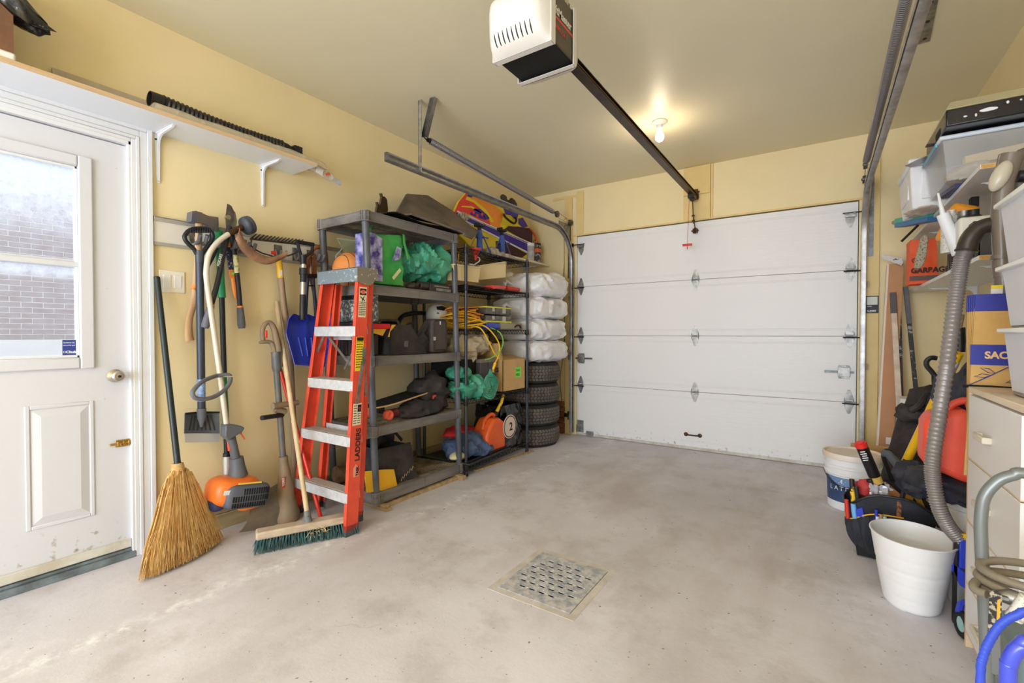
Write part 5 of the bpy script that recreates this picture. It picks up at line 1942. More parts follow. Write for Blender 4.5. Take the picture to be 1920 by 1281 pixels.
RXB, RXF = .055, .53
M_rk1 = mat('dusty_black_plastic', (96, 93, 94), 0.6, col2=(132, 125, 120), scale=7, stretch=(1, .3, 2))
M_rk2 = mat('dusty_deck', (96, 88, 78), 0.75, col2=(160, 142, 116), scale=9)
M_post = mat('rack_post', (74, 77, 86), 0.4, col2=(100, 100, 106), scale=6)
rack = thing('shelving_rack', 'five-tier black plastic shelving rack on wood strips behind the stepladder', 'shelving', (.29, 2.35, .03))
TOPS = (.108, .525, .965, 1.41, 1.857)
for k, zt in enumerate(TOPS):
    h = .07 if k == 0 else .06
    a, b = ny(zt), fy(zt)
    g = G()
    for lo, hi in (((RXF - .012, a + .03, zt - h), (RXF, b - .03, zt)), ((RXB, a + .03, zt - h), (RXB + .012, b - .03, zt)), ((RXB + .03, a, zt - h), (RXF - .03, a + .012, zt)), ((RXB + .03, b - .012, zt - h), (RXF - .03, b, zt))):
        g.box(lo, hi)
    s_ = part('shelf_frame', g, M_rk1, rack, bevel=.002)
    g = G()
    for z in (zt - .004, zt - h):
        g.box((RXF, a + .04, z), (RXF + .004, b - .04, z + .005)).box((RXB + .04, a - .004, z), (RXF - .04, a, z + .005))
    for y in (a + .06, (a + b) / 2 - .004, (a + b) / 2 + .003, b - .06):
        g.box((RXF, y, zt - h), (RXF + .003, y + .005, zt))
    part('frame_ribs', g, M_rk1, s_)
    g = G()
    for i in range(4):
        x = RXB + .012 + i * (RXF - RXB - .054) / 3
        g.box((x, a + .012, zt - .014), (x + .03, b - .012, zt - .003))
    n_ = 34
    for i in range(n_):
        y = a + .02 + (b - a - .05) * i / (n_ - 1)
        g.box((RXB + .012, y, zt - .012), (RXF - .012, y + .010, zt - .004))
    part('deck_slats', g, M_rk2, s_, smooth=0)
    for cx_ in (RXB + .02, RXF - .022):
        for cy_ in (a + .02, b - .02):
            g = G().lathe([(.026, zt - h - .004), (.029, zt - h), (.029, zt)], (cx_, cy_, 0), (0, 0, 1), 12, rot=.26)
            g.lathe([(.033, zt - h - .004), (.033, zt - h + .004)], (cx_, cy_, 0), (0, 0, 1), 12, rot=.26).lathe([(.033, zt - h * .5 - .003), (.033, zt - h * .5 + .003)], (cx_, cy_, 0), (0, 0, 1), 12, rot=.26).lathe([(.033, zt - .004), (.033, zt + .003)], (cx_, cy_, 0), (0, 0, 1), 12, rot=.26)
            for q in range(10):
                an = tau * q / 10
                g.box((cx_ + .031 * cos(an) - .0022, cy_ + .031 * sin(an) - .0022, zt - h), (cx_ + .031 * cos(an) + .0022, cy_ + .031 * sin(an) + .0022, zt))
            part('corner_socket', g, M_rk1, s_)
for cx_ in (RXB + .02, RXF - .022):
    for f_, d in ((ny, .02), (fy, -.02)):
        for z0, z1 in zip(TOPS, TOPS[1:]):
            g = G().cyl((cx_, f_(z0) + d, z0), (cx_, f_(z1) + d, z1 - .05), .0225, n=14)
            part('post', g, M_post, rack)
t = thing('wood_strip', 'pale timber strip under the near end of the black rack', 'timber', (.3, 1.97, .0))
M_2x4 = mat('rough_timber', (196, 168, 122), 0.8, col2=(160, 130, 92), scale=8, stretch=(.4, 3, 3))
g = G().box((.03, 1.945, 0), (.60, 1.985, .019))
part('plank', g, M_2x4, t, bevel=.002)
g = G().box((.02, 1.95, .0195), (.585, 1.98, .0345))
part('plank', g, M_2x4, t, bevel=.002)
t = thing('wood_strip', 'timber strip under the far end of the black rack', 'timber', (.3, 2.70, .0))
g = G().box((.05, 2.68, 0), (.60, 2.72, .0345))
part('plank', g, M_2x4, t, bevel=.003)
t = thing('wood_strip', 'long timber batten on the floor along the black rack front', 'timber', (.5, 2.3, .0))
g = G().hexa([(.505, 1.99, 0), (.54, 1.99, 0), (.55, 2.675, 0), (.515, 2.675, 0), (.505, 1.99, .024), (.54, 1.99, .024), (.55, 2.675, .024), (.515, 2.675, .024)])
part('plank', g, M_2x4, t, bevel=.002)
t = thing('log', 'cut log lying behind the bottom tread of the stepladder', 'log', (.17, 2.05, .11))
g = G().cyl((.16, 1.90, .168), (.19, 2.30, .168), .058, .062, 14)
part('wood', g, mat('bark', (150, 126, 100), 0.9, col2=(96, 66, 44), scale=12, bump=.4, bscale=24), t)

# --- things on the rack, top to bottom
M_mat = mat('dusty_rubber', (92, 84, 80), 0.8, col2=(124, 108, 94), scale=5, bump=.1, bscale=60)
t = thing('car_mat', 'large dusty grey rubber mat tilted over the top of the black rack', 'mat', (.35, 2.6, 1.86))
P_ = [(0.3, 2.28, 1.933), (0.18, 2.516, 2.169), (0.14, 2.783, 2.229), (0.2, 3.037, 2.141), (0.46, 3.023, 1.943), (0.55, 2.847, 1.858), (0.55, 2.682, 1.878), (0.52, 2.232, 1.91)]
g = G().prism(P_, (.008, 0, .012))
part('sheet', g, M_mat, t, bevel=.003)
g = G().tube(P_[:2] + [P_[2]], .008, 6).tube([P_[4], P_[5], lerp(P_[5], P_[6], .6)], .012, 8)
part('raised_rim', g, M_mat, t)
t = thing('car_mat', 'folded black rubber mat under the large grey mat on the top tier', 'mat', (.4, 2.5, 1.86))
g = G()
cl = spline([(.50, 1.99, 1.862), (.5, 2.1, 1.90), (.5, 2.2, 1.90), (.49, 2.38, 1.885), (.5, 2.6, 1.895), (.52, 2.8, 1.885)], 5)
g.sheet(lambda u, v: cl[min(len(cl) - 1, int(u * (len(cl) - 1) + .5))] + V((-.38 * v, 0, .05 * v * sin(pi * u) + .012 * sin(v * 9 + u * 14) * v)), 25, 12, -.006)
part('sheet', g, M_blackm, t)
t = thing('car_mat', 'brown notched mat edge standing behind the large grey mat', 'mat', (.2, 2.2, 1.86))
pp = [(0, 0), (.012, .05), (.03, .12), (.045, .16), (.035, .18), (.055, .19), (.06, .17), (.085, .175), (.1, .2), (.12, .26), (.10, .28), (.13, .295), (.14, .27), (.17, .285), (.22, .28), (.24, .2), (.2, .05), (.18, 0)]
g = G().prism([(.30 - a * .6, 2.10 + a, 1.862 + b * .82) for a, b in pp], (.012, .006, 0))
part('sheet', g, mat('brown_rubber', (86, 68, 50), 0.8, var=.2, scale=12), t)

t = thing('basketball', 'orange basketball at the near end of the upper tier', 'ball', (.22, 1.985, 1.41))
c = V((.215, 1.985, 1.532))
g = G().blob(c, (.119, .119, .119), n=36)
part('leather', g, mat('basketball_orange', (222, 140, 72), 0.6, bump=.2, bscale=240), t, smooth=180)
g = G()
R_ = Matrix.Rotation(.5, 3, 'Y') @ Matrix.Rotation(.3, 3, 'X')
for ax_ in ((0, 0, 1), (0, 1, 0)):
    g.torus(c, .1188, .002, R_ @ V(ax_), 40, 5)
for s in (-1, 1):
    g.tube([c + R_ @ (V((cos(q), .42 * s + .42 * s * abs(cos(q)) ** 2, sin(q))).normalized() * .1188) for q in [tau * k / 48 for k in range(48)]], .002, 5, closed=True)
part('seams', g, M_inkb, t)
t = thing('hoop_backboard', 'small wire-framed clear backboard standing behind the basketball', 'backboard', (.1, 2.0, 1.41))
bp_ = [(0.1, 1.96, 1.753), (0.14, 2.09, 1.753), (0.12, 2.136, 1.657), (0.1, 1.993, 1.687)]
g = G().tube([(0.12, 1.928, 1.504), (0.11, 1.944, 1.632), (0.1, 2.002, 1.692), bp_[0], bp_[1], (0.14, 2.125, 1.721)], .0035, 6)
part('wire_frame', g, mat('white_wire', (214, 210, 200), 0.4, 0.3), t)
g = G().prism(bp_, (-.003, 0, 0))
part('clear_panel', g, mat('smoky_clear', (150, 150, 120), 0.2, alpha=.55), t)


def bagbody(front, depth, m, t, name='fabric', amp=.008, seed=0, n=14):
    """Soft box: front quad (4 points, counter-clockwise from lower near corner) pushed back by depth with crumples."""
    a, b, c, d = [V(p) for p in front]
    dv = V(depth)

    def f(u, v):
        # u runs round the four sides, v from bottom to top
        q = u * 4
        k = int(q) % 4
        w_ = q - int(q)
        lo = [a, b, b + dv, a + dv]
        hi = [d, c, c + dv, d + dv]
        p = lerp(lerp(lo[k], lo[(k + 1) % 4], w_), lerp(hi[k], hi[(k + 1) % 4], w_), v)
        ctr = lerp((a + b + dv) / 2, (d + c + dv) / 2, v)
        nz = noise.noise(V((p.x * 14 + seed, p.y * 14, p.z * 14))) + .5 * noise.noise(V((p.x * 33, p.y * 33 + seed, p.z * 33)))
        return p + (p - ctr).normalized() * (amp * nz)
    g = G().sheet(f, n * 4, n)
    return part(name, g, m, t, smooth=70)


def patch(pts, m, t, vec=(.003, 0, 0), name='patch', bevel=0, label=None):
    return part(name, G().prism(pts, vec), m, t, bevel=bevel, label=label, smooth=30)


M_bagg = mat('green_bag', (52, 158, 78), 0.4, col2=(84, 176, 90), scale=9, bump=.2, bscale=16)
M_plush = mat('blueberry_print', (62, 58, 140), 0.5, col2=(186, 184, 224), scale=17, sharp=(.38, .62))
t = thing('shopping_bag', 'green tote bag with a purple berry print on the upper tier', 'bag', (.42, 2.1, 1.41))
f_ = [(0.44, 1.949, 1.433), (0.46, 2.224, 1.435), (0.46, 2.206, 1.773), (0.44, 1.942, 1.742)]
bagbody(f_, (-.10, .03, 0), M_bagg, t, amp=.012, seed=3)
q = V((0.44, 1.949, 1.439))
part('berry_print', G().box((q.x - .11, q.y - .018, q.z + .005), (q.x + .012, q.y - .012, q.z + .31)), M_plush, t)
patch([(0.462, 1.906, 1.444), (0.462, 2.038, 1.446), (0.47, 2.028, 1.72), (0.465, 1.972, 1.744), (0.455, 1.906, 1.747)], M_plush, t, name='berry_print')
patch([(0.478, 2.105, 1.585), (0.478, 2.174, 1.608), (0.478, 2.184, 1.681), (0.478, 2.147, 1.689)], M_plush, t, name='berry_patch')
g = G().tube([(0.43, 1.95, 1.738), (0.4, 1.983, 1.788), (0.36, 2.051, 1.82)], .011, 6, flat=.25).tube([(0.47, 2.216, 1.78), (0.48, 2.211, 1.724), (0.485, 2.23, 1.658), (0.485, 2.245, 1.617)], .012, 6, flat=.25).tube([(0.455, 1.905, 1.654), (0.46, 1.934, 1.731), (0.45, 1.951, 1.776)], .010, 6, flat=.25)
part('handle_strap', g, M_bagg, t)
g = G().prism([(0.482, 2.101, 1.479), (0.484, 2.164, 1.546), (0.484, 2.178, 1.53), (0.482, 2.114, 1.463)], (.002, 0, 0))
part('paper_tag', g, mat('tag_cream', (222, 216, 170), 0.6), t)
M_tarp = mat('teal_tarp', (84, 172, 140), 0.45, col2=(52, 134, 112), scale=8, bump=.6, bscale=30)
t = thing('tarpaulin', 'crumpled teal tarpaulin bundle on the upper tier beside the green bag', 'tarp', (.36, 2.55, 1.47))
g = G().blob((.38, 2.54, 1.62), (.13, .20, .145), .05, 8, 5, 56, ridge=True).blob((.36, 2.36, 1.60), (.09, .12, .10), .04, 9, 2, 36, ridge=True)
part('sheet', g, M_tarp, t, smooth=35)
patch([(0.53, 2.321, 1.59), (0.535, 2.432, 1.653), (0.535, 2.498, 1.624), (0.53, 2.389, 1.539)], M_tarp, t, name='folded_corner', bevel=.002)
g = G()
for q in ((801, 491), (810, 497)):
    pass
for q in ((0.541, 2.367, 1.61), (0.541, 2.409, 1.589)):
    g.torus(q, .005, .002, (1, 0, 0), 10, 5)
part('eyelets', g, M_brass, t, kind='stuff')
t = thing('grinder', 'dark power tool lying under the teal tarpaulin bundle', 'tool', (.42, 2.45, 1.41))
g = G().blob((.44, 2.33, 1.44), (.04, .06, .03), .01, 20, 1, 18).cyl((.46, 2.36, 1.445), (.46, 2.66, 1.45), .033, n=14).box((.42, 2.44, 1.412), (.50, 2.68, 1.468)).cyl((.49, 2.31, 1.44), (.46, 2.37, 1.47), .012, n=10)
part('body', g, mat('tool_brown_black', (54, 46, 42), 0.4, var=.2, scale=14), t, bevel=.003)
g = G().box((.500, 2.5, 1.42), (.503, 2.66, 1.44)).box((.500, 2.48, 1.45), (.503, 2.64, 1.458))
part('steel_trim', g, M_galv, t)

t = thing('jobsite_radio', 'paint-spattered silver radio behind the upper tread of the stepladder', 'radio', (.27, 1.97, 1.19))
yf = 1.895
g = G().box((.10, yf, 1.185), (.43, yf + .14, 1.362))
part('case', g, mat('spattered_silver', (104, 106, 106), 0.45, 0.2, col2=(206, 208, 206), scale=60, sharp=(.5, .58)), t, bevel=.008)
g = G().box((.125, yf - .002, 1.325), (.36, yf, 1.355))
part('tuner_panel', g, M_black, t)
g = G()
for cx_ in (.30,):
    g.torus((cx_, yf - .001, 1.25), .062, .004, (0, 1, 0), 28, 6).lathe([(.056, 0), (.045, .004), (.02, .002), (0, .003)], (cx_, yf, 1.25), (0, -1, 0), 24)
part('speaker', g, mat('spattered_silver', (0, 0, 0)), t)
g = G().box((.128, yf - .004, 1.27), (.148, yf, 1.285)).box((.128, yf - .004, 1.225), (.148, yf, 1.24)).cyl((.16, yf, 1.34), (.16, yf - .014, 1.34), .011, n=12)
part('buttons', g, M_blackm, t, kind='stuff')
t = thing('toolbox', 'ribbed black toolbox with a yellow latch on the middle tier', 'toolbox', (.3, 1.99, .965))
g = G().box((.09, yf, .966), (.40, yf + .16, 1.10))
for k in range(6):
    g.box((.17 + k * .035, yf - .005, .97), (.185 + k * .035, yf, 1.085))
part('body', g, mat('toolbox_brown_black', (56, 48, 50), 0.5), t, bevel=.003)
g = G().box((.085, yf - .008, 1.10), (.408, yf + .168, 1.183))
part('lid', g, mat('toolbox_brown_black', (0, 0, 0)), t, bevel=.008)
g = G().box((.135, yf - .014, 1.06), (.165, yf, 1.12))
part('latch', g, mat('latch_yellow', (236, 186, 40), 0.4), t, bevel=.004)
t = thing('power_tool_bag', 'open black and yellow tool bag on the middle tier with a red level on it', 'bag', (.42, 2.25, .965))
M_bb = mat('worn_black_nylon', (62, 56, 54), 0.75, col2=(44, 40, 42), scale=9, bump=.25, bscale=70)
M_by = mat('bag_yellow', (238, 180, 34), 0.5)
f_ = [(.47, 2.10, .968), (.49, 2.42, .968), (.45, 2.30, 1.17), (.45, 2.13, 1.17)]
bagbody(f_, (-.22, .02, 0), M_bb, t, amp=.012, seed=8)
g = G().tube(spline([(0.42, 1.998, 1.194), (0.43, 2.169, 1.198), (0.44, 2.198, 1.173), (0.45, 2.217, 1.111), (0.46, 2.232, 1.049)], 5), .009, 7)
g.tube(spline([(0.46, 2.232, 1.057), (0.4, 2.345, 1.15), (0.38, 2.374, 1.188), (0.36, 2.316, 1.161)], 5), .007, 7)
part('zip_edge', g, M_bb, t)
patch([(0.475, 2.069, 1.087), (0.475, 2.101, 1.167), (0.475, 2.138, 1.168), (0.475, 2.087, 1.122), (0.475, 2.082, 1.087)], M_by, t, name='yellow_panel')
patch([(0.47, 1.956, 1.138), (0.47, 2.06, 1.139), (0.47, 2.029, 1.094), (0.47, 1.956, 1.111)], M_by, t, name='yellow_lining')
g = G().prism([(0.475, 2.213, 1.057), (0.475, 2.247, 1.06), (0.475, 2.242, 1.016), (0.475, 2.208, 1.021)], (.003, 0, 0))
part('tag', g, M_grip, t)
t = thing('spirit_level', 'red bar lying across the open tool bag on the middle tier', 'level', (.45, 2.13, 1.18))
g = G().bar((0.47, 1.935, 1.155), (0.47, 2.083, 1.157), .03, .032, (0, 0, 1))
part('bar', g, mat('bright_red', (222, 34, 46), 0.35), t, bevel=.003)
t = thing('vacuum_hose', 'black hose arching over the bags at the back of the middle tier', 'hose', (.15, 2.4, 1.1))
g = G().tube(spline([(0.22, 2.384, 1.171), (0.2, 2.44, 1.228), (0.18, 2.529, 1.26), (0.16, 2.692, 1.275), (0.18, 2.769, 1.264), (0.22, 2.764, 1.229)], 6), .017, 10)
part('tube', g, M_black, t)
g = G().blob((.17, 2.36, 1.10), (.10, .10, .12), .01, 10, 3, 24)
part('canister', g, M_blackm, t)
t = thing('camera_bag', 'upright brown-black zipped bag near the far post of the middle tier', 'bag', (.42, 2.66, .965))
g = G().box((.40, 2.475, .967), (.49, 2.635, 1.218))
part('body', g, mat('case_nylon', (78, 70, 70), 0.7, bump=.25, bscale=90), t, bevel=.022, seg=3)
g = G().tube([(.491, 2.495, .99), (.491, 2.615, .99), (.491, 2.622, 1.0), (.491, 2.62, 1.19), (.491, 2.61, 1.203), (.491, 2.50, 1.203), (.491, 2.488, 1.19), (.491, 2.486, 1.0)], .004, 6, closed=True)
part('piping', g, M_bb, t)
g = G().bar((0.47, 2.433, 1.188), (0.45, 2.326, 1.018), .05, .006, (1, 0, 0)).bar((0.47, 2.412, 1.1), (0.46, 2.332, 1.025), .06, .02, (1, 0, 0))
part('shoulder_strap', g, M_bb, t)
g = G().box((.491, 2.482, 1.06), (.4935, 2.50, 1.085)).box((.491, 2.548, 1.175), (.496, 2.554, 1.20))
part('white_tag', g, M_ink, t)
g = G().box((.40, 2.40, .967), (.46, 2.476, 1.08))
part('side_pouch', g, M_bb, t, bevel=.012)
t = thing('soccer_ball', 'white ball with black marks behind the upright zipped bag', 'ball', (.27, 2.70, 1.21))
c = V((.24, 2.79, 1.262))
g = G().blob(c, (.092, .092, .092), n=28)
part('shell', g, mat('ball_white', (226, 222, 216), 0.5), t, smooth=180)
g = G()
for q, w_ in (((.8, -.3, .55), .05), ((.95, .2, -.1), .022), ((.75, .45, .55), .02), ((.7, -.65, .1), .012)):
    d = V(q).normalized()
    x_, y_, _ = frame_of(d)
    g.prism([c + d * .088 + (x_ * cos(tau * k / 5) + y_ * sin(tau * k / 5) * .45) * w_ for k in range(5)], d * .0062)
part('black_marks', g, M_inkb, t, kind='stuff')
t = thing('skateboard', 'longboard with orange wheels lying tilted on the fourth tier', 'skateboard', (.38, 2.3, .53))
a, b = V((.43, 1.93, .635)), V((.33, 2.66, .70))


def deck(u, v):
    p = lerp(a, b, u)
    w_ = .095 * (1 - abs(2 * u - 1) ** 5)
    return p + V((w_ * (2 * v - 1), 0, .03 * (max(0, u - .82) / .18) ** 2 - .004 * (1 - (2 * v - 1) ** 2)))


g = G().sheet(deck, 30, 10, .004)
part('grip_deck', g, M_blackm, t)
g = G().sheet(lambda u, v: V(deck(u, v)) - V((0, 0, .0005)), 30, 10, -.009)
part('plywood', g, mat('deck_maple', (216, 172, 110), 0.5), t)
for u in (.16, .84):
    p = lerp(a, b, u) - V((0, 0, .055))
    g = G().cyl(p - V((.075, 0, 0)), p + V((.075, 0, 0)), .009, n=8).obox(p + V((0, 0, .022)), (.05, .05, .045))
    tr_ = part('truck', g, M_dark, t)
    for s in (-1, 1):
        g = G().lathe([(.02, -.02), (.030, -.018), (.033, -.008), (.033, .008), (.030, .018), (.02, .02), (.012, .012), (0, .012)], p + V((.088 * s, 0, -.01)), (s, 0, 0), 20)
        part('wheel', g, mat('orange_wheel', (222, 92, 62), 0.4), tr_)
t = thing('black_jacket', 'black jacket heaped at the far end of the fourth tier', 'jacket', (.38, 2.5, .53))
M_cl = mat('black_cloth', (58, 52, 52), 0.7, col2=(40, 36, 40), scale=6, bump=.4, bscale=18)
g = G().blob((.36, 2.58, .66), (.12, .15, .135), .06, 6, 7, 48, ridge=True, floor=.527).blob((.45, 2.38, .575), (.08, .2, .06), .035, 9, 3, 40, ridge=True, floor=.527).blob((.47, 2.3, .56), (.05, .1, .05), .03, 12, 9, 30, ridge=True, floor=.527)
part('cloth', g, M_cl, t, smooth=40)
g = G().blob((.44, 2.15, .575), (.03, .05, .03), .012, 14, 2, 18, floor=.527)
part('maroon_lining', g, mat('maroon_cloth', (112, 40, 46), 0.8), t)
t = thing('tool_bag', 'black and yellow tool bag standing on the bottom tier behind the near post', 'bag', (.38, 2.15, .11))
f_ = [(.47, 1.97, .112), (.50, 2.30, .112), (.46, 2.30, .33), (.46, 1.99, .36)]
bagbody(f_, (-.26, .02, 0), M_bb, t, amp=.016, seed=5, n=16)
patch([(0.5, 1.853, 0.262), (0.498, 2.022, 0.233), (0.495, 2.097, 0.215), (0.505, 2.124, 0.068), (0.505, 1.865, 0.127)], M_by, t, (.006, 0, 0), 'yellow_panel', .004)
g = G().tube(spline([(.42, 2.02, .35), (.42, 2.06, .43), (.42, 2.10, .47), (.42, 2.16, .45), (.42, 2.24, .37)], 5), .011, 8, flat=.4).tube(spline([(.3, 2.05, .34), (.28, 2.15, .40), (.3, 2.27, .34)], 4), .009, 8)
part('carry_handle', g, M_blackm, t)
part('open_flap', G().box((.26, 2.04, .34), (.27, 2.31, .39)), M_bb, t, bevel=.003)
part('zip_flap', G().bar((.455, 2.0, .345), (.45, 2.29, .335), .03, .012, (1, 0, 0)), M_bb, t, bevel=.003)
q0 = V((0.512, 2.146, 0.131))
part('embroidery', G().tube([q0 + V((0, .012 * i, .006 * i + (.016 if i % 2 else -.006))) for i in range(11)], .0016, 5), mat('embroidery', (196, 160, 120), 0.7), t)

# ---------------------------------------------------------------- black wire rack
wr = thing('wire_rack', 'black five-shelf wire rack between the plastic rack and the tyres', 'shelving', (.32, 3.23, 0))
WXB, WXF, WY0_, WY1_ = .10, .545, 2.785, 3.68
M_wr = mat('black_wire', (44, 42, 44), 0.4, 0.5)
M_wp = mat('wire_rack_post', (70, 70, 78), 0.35, 0.6)
WT = (.085, .595, 1.14, 1.487, 1.772)
for k, zt in enumerate(WT):
    g = G()
    for z in (zt, zt - .034):
        g.tube([(WXB, WY0_, z), (WXF, WY0_, z), (WXF, WY1_, z), (WXB, WY1_, z)], .0032, 5, closed=True)
    for x in (WXB, WXF):
        n_ = 40
        g.tube([(x, WY0_ + .02 + (WY1_ - WY0_ - .04) * i / n_, zt - (.034 if i % 2 else 0)) for i in range(n_ + 1)], .0022, 4)
    for y in (WY0_, WY1_):
        g.tube([(WXB + .02 + (WXF - WXB - .04) * i / 20, y, zt - (.034 if i % 2 else 0)) for i in range(21)], .0022, 4)
    s_ = part('shelf_frame', g, M_wr, wr, smooth=60)
    g = G()
    for i in range(33):
        y = WY0_ + .02 + (WY1_ - WY0_ - .04) * i / 32
        g.cyl((WXB, y, zt + .002), (WXF, y, zt + .002), .0019, n=4, caps=False)
    for i in range(1, 4):
        x = WXB + (WXF - WXB) * i / 4
        g.cyl((x, WY0_, zt - .002), (x, WY1_, zt - .002), .003, n=5, caps=False)
    part('wire_grille', g, M_wr, s_, smooth=60)
for x in (WXB, WXF):
    for y in (WY0_, WY1_):
        g = G().cyl((x, y, .03), (x, y, 1.80), .0125, n=12)
        p = part('post', g, M_wp, wr)
        g = G().lathe([(0, 0), (.016, .002), (.016, .02), (.008, .032)], (x, y, 0), (0, 0, 1), 10)
        part('foot', g, M_black, p)
        for j, zt in enumerate(WT):
            g = G().lathe([(.0155, zt - .045), (.019, zt - .036), (.0165, zt + .006)], (x, y, 0), (0, 0, 1), 12)
            part('collar', g, M_wr, p)
t = thing('wood_strip', 'flat timber strip on the floor under the front of the wire rack', 'timber', (.5, 3.3, 0))
g = G().bar((.52, 2.93, .006), (.585, 3.72, .006), .03, .011, (0, 0, 1))
part('plank', g, M_2x4, t)

# top: snow sled board, jack stands, cloth
t = thing('kneeboard', 'purple, red and yellow patterned board leaning on the wall above the wire rack', 'board', (.18, 3.7, 1.78))
XB = .185
out_ = [(0.185, 3.25, 2.369), (0.185, 3.146, 2.264), (0.185, 3.068, 2.126), (0.185, 3.124, 1.976), (0.185, 3.272, 1.897), (0.185, 4.275, 1.916), (0.185, 4.375, 2.012), (0.185, 4.363, 2.109), (0.185, 4.329, 2.248), (0.185, 4.22, 2.324), (0.185, 4.063, 2.386), (0.185, 3.683, 2.417), (0.185, 3.429, 2.424)]
M_pur = mat('board_purple', (62, 40, 150), 0.35)
g = G().prism(out_, (-.05, 0, 0))
part('shell', g, mat('board_yellow', (232, 206, 38), 0.35), t, bevel=.008)


def gfx(name, m, layer, pts):
    x = XB + .0012 * layer
    return part(name, G().prism([(x, p[1], p[2]) for p in pts], (.0012, 0, 0)), m, t, smooth=0)


M_kr = mat('board_red', (230, 64, 56), 0.35)
M_ko = mat('board_orange', (246, 148, 48), 0.35)
M_kpad = mat('board_pad', (58, 32, 40), 0.8, col2=(84, 46, 50), scale=60)
gfx('flame_field', M_ko, 0, [(0.186, 3.241, 2.377), (0.186, 3.124, 2.263), (0.186, 3.046, 2.122), (0.186, 3.551, 2.117), (0.186, 3.754, 2.161), (0.186, 3.809, 2.309), (0.186, 3.552, 2.39)])
gfx('red_field', M_kr, 1, [(0.186, 3.241, 2.372), (0.186, 3.131, 2.265), (0.186, 3.053, 2.132), (0.186, 3.271, 2.184), (0.186, 3.594, 2.141), (0.186, 3.551, 2.228), (0.186, 3.428, 2.286), (0.186, 3.309, 2.336)])
for k, q in enumerate(([(0.187, 3.24, 2.338), (0.187, 3.347, 2.326), (0.187, 3.525, 2.278), (0.187, 3.645, 2.192), (0.187, 3.601, 2.178), (0.187, 3.492, 2.251), (0.187, 3.331, 2.303), (0.187, 3.217, 2.304)], [(0.187, 3.166, 2.236), (0.187, 3.308, 2.264), (0.187, 3.451, 2.237), (0.187, 3.542, 2.181), (0.187, 3.434, 2.228), (0.187, 3.3, 2.247), (0.187, 3.158, 2.225)])):
    gfx('yellow_streak', mat('board_yellow', (0, 0, 0)), 2, q)
gfx('purple_swirl', M_pur, 2, [(0.187, 3.27, 2.183), (0.187, 3.339, 2.251), (0.187, 3.426, 2.266), (0.187, 3.525, 2.238), (0.187, 3.576, 2.208), (0.187, 3.508, 2.179), (0.187, 3.41, 2.179)])
gfx('purple_spot', M_pur, 2, [(0.187, 3.255, 2.366), (0.187, 3.331, 2.365), (0.187, 3.3, 2.343), (0.187, 3.24, 2.333)])
gfx('purple_spot', M_pur, 2, [(0.187, 3.807, 2.356), (0.187, 3.96, 2.364), (0.187, 4.081, 2.357), (0.187, 4.04, 2.282), (0.187, 3.941, 2.316), (0.187, 3.845, 2.306)])
gfx('purple_spot', M_pur, 2, [(0.187, 4.081, 2.312), (0.187, 4.164, 2.341), (0.187, 4.271, 2.266), (0.187, 4.164, 2.234), (0.187, 4.081, 2.257)])
gfx('purple_spot', M_pur, 2, [(0.187, 3.239, 2.091), (0.187, 3.394, 2.063), (0.187, 3.347, 2.015), (0.187, 3.239, 2.044)])
for q in ((0.19, 3.382, 2.197), (0.19, 3.455, 2.222), (0.19, 3.327, 2.214)):
    part('red_fleck', G().lathe([(.022, 0), (0, .0008)], (XB + .005, q[1], q[2]), (1, 0, 0), 10, sx=1, sy=.7), M_kr, t)
gfx('knee_pad', M_kpad, 3, [(0.187, 3.826, 2.154), (0.187, 3.892, 2.198), (0.187, 4.06, 2.225), (0.187, 4.293, 2.253), (0.187, 4.36, 2.213), (0.187, 4.36, 2.102), (0.187, 4.112, 2.118)])
gfx('knee_pad', M_kpad, 3, [(0.187, 3.68, 2.012), (0.187, 3.817, 2.035), (0.187, 4.25, 1.97), (0.187, 4.112, 1.894), (0.187, 3.68, 1.893)])
gfx('white_band', M_ink, 4, [(0.187, 3.101, 2.179), (0.187, 4.371, 2.098), (0.187, 4.283, 1.975), (0.187, 3.066, 2.121)])
gfx('purple_band', M_pur, 5, [(0.187, 3.094, 2.166), (0.187, 4.366, 2.086), (0.187, 4.294, 1.991), (0.187, 3.073, 2.134)])
gfx('band_stripe', M_ink, 6, [(0.187, 3.101, 2.162), (0.187, 4.36, 2.076), (0.187, 4.36, 2.071), (0.187, 3.101, 2.159)])
q = V((0.195, 3.171, 2.142))
g = G().lathe([(.055, 0), (.055, .02), (.04, .025), (0, .025)], (XB + .006, q.y, q.z), (1, 0, 0), 20, sx=1.25, sy=.62)
part('badge', g, mat('badge_cream', (220, 210, 190), 0.5, col2=(90, 80, 80), scale=50), t)
g = G().tube(spline([(0.19, 3.812, 2.299), (0.24, 3.768, 2.251), (0.25, 3.895, 2.217), (0.24, 3.959, 2.258), (0.19, 4.025, 2.312)], 3), .011, 8)
part('grab_handle', g, M_black, t)
g = G().tube(spline([(0.17, 4.321, 2.26), (0.17, 4.433, 2.211), (0.17, 4.48, 2.13), (0.17, 4.457, 2.049)], 4), .012, 8)
part('orange_edge_tube', g, mat('orange_tube', (226, 92, 34), 0.4), t)
t = thing('work_gloves', 'dark leather gloves lying above the patterned board behind the track', 'gloves', (.1, 3.9, 2.3))
g = G()
for q, r_ in (((942, 370), .04),):
    pass
g.blob((0.14, 3.875, 2.481), (.03, .035, .035), .01, 20, 3, 16).blob((0.14, 3.932, 2.451), (.04, .06, .035), .015, 18, 4, 20).blob((0.14, 4.03, 2.469), (.03, .05, .055), .015, 18, 5, 20).blob((0.14, 4.071, 2.428), (.03, .04, .07), .012, 18, 6, 20)
part('leather', g, mat('dark_leather', (70, 58, 48), 0.8, var=.2, scale=14), t)


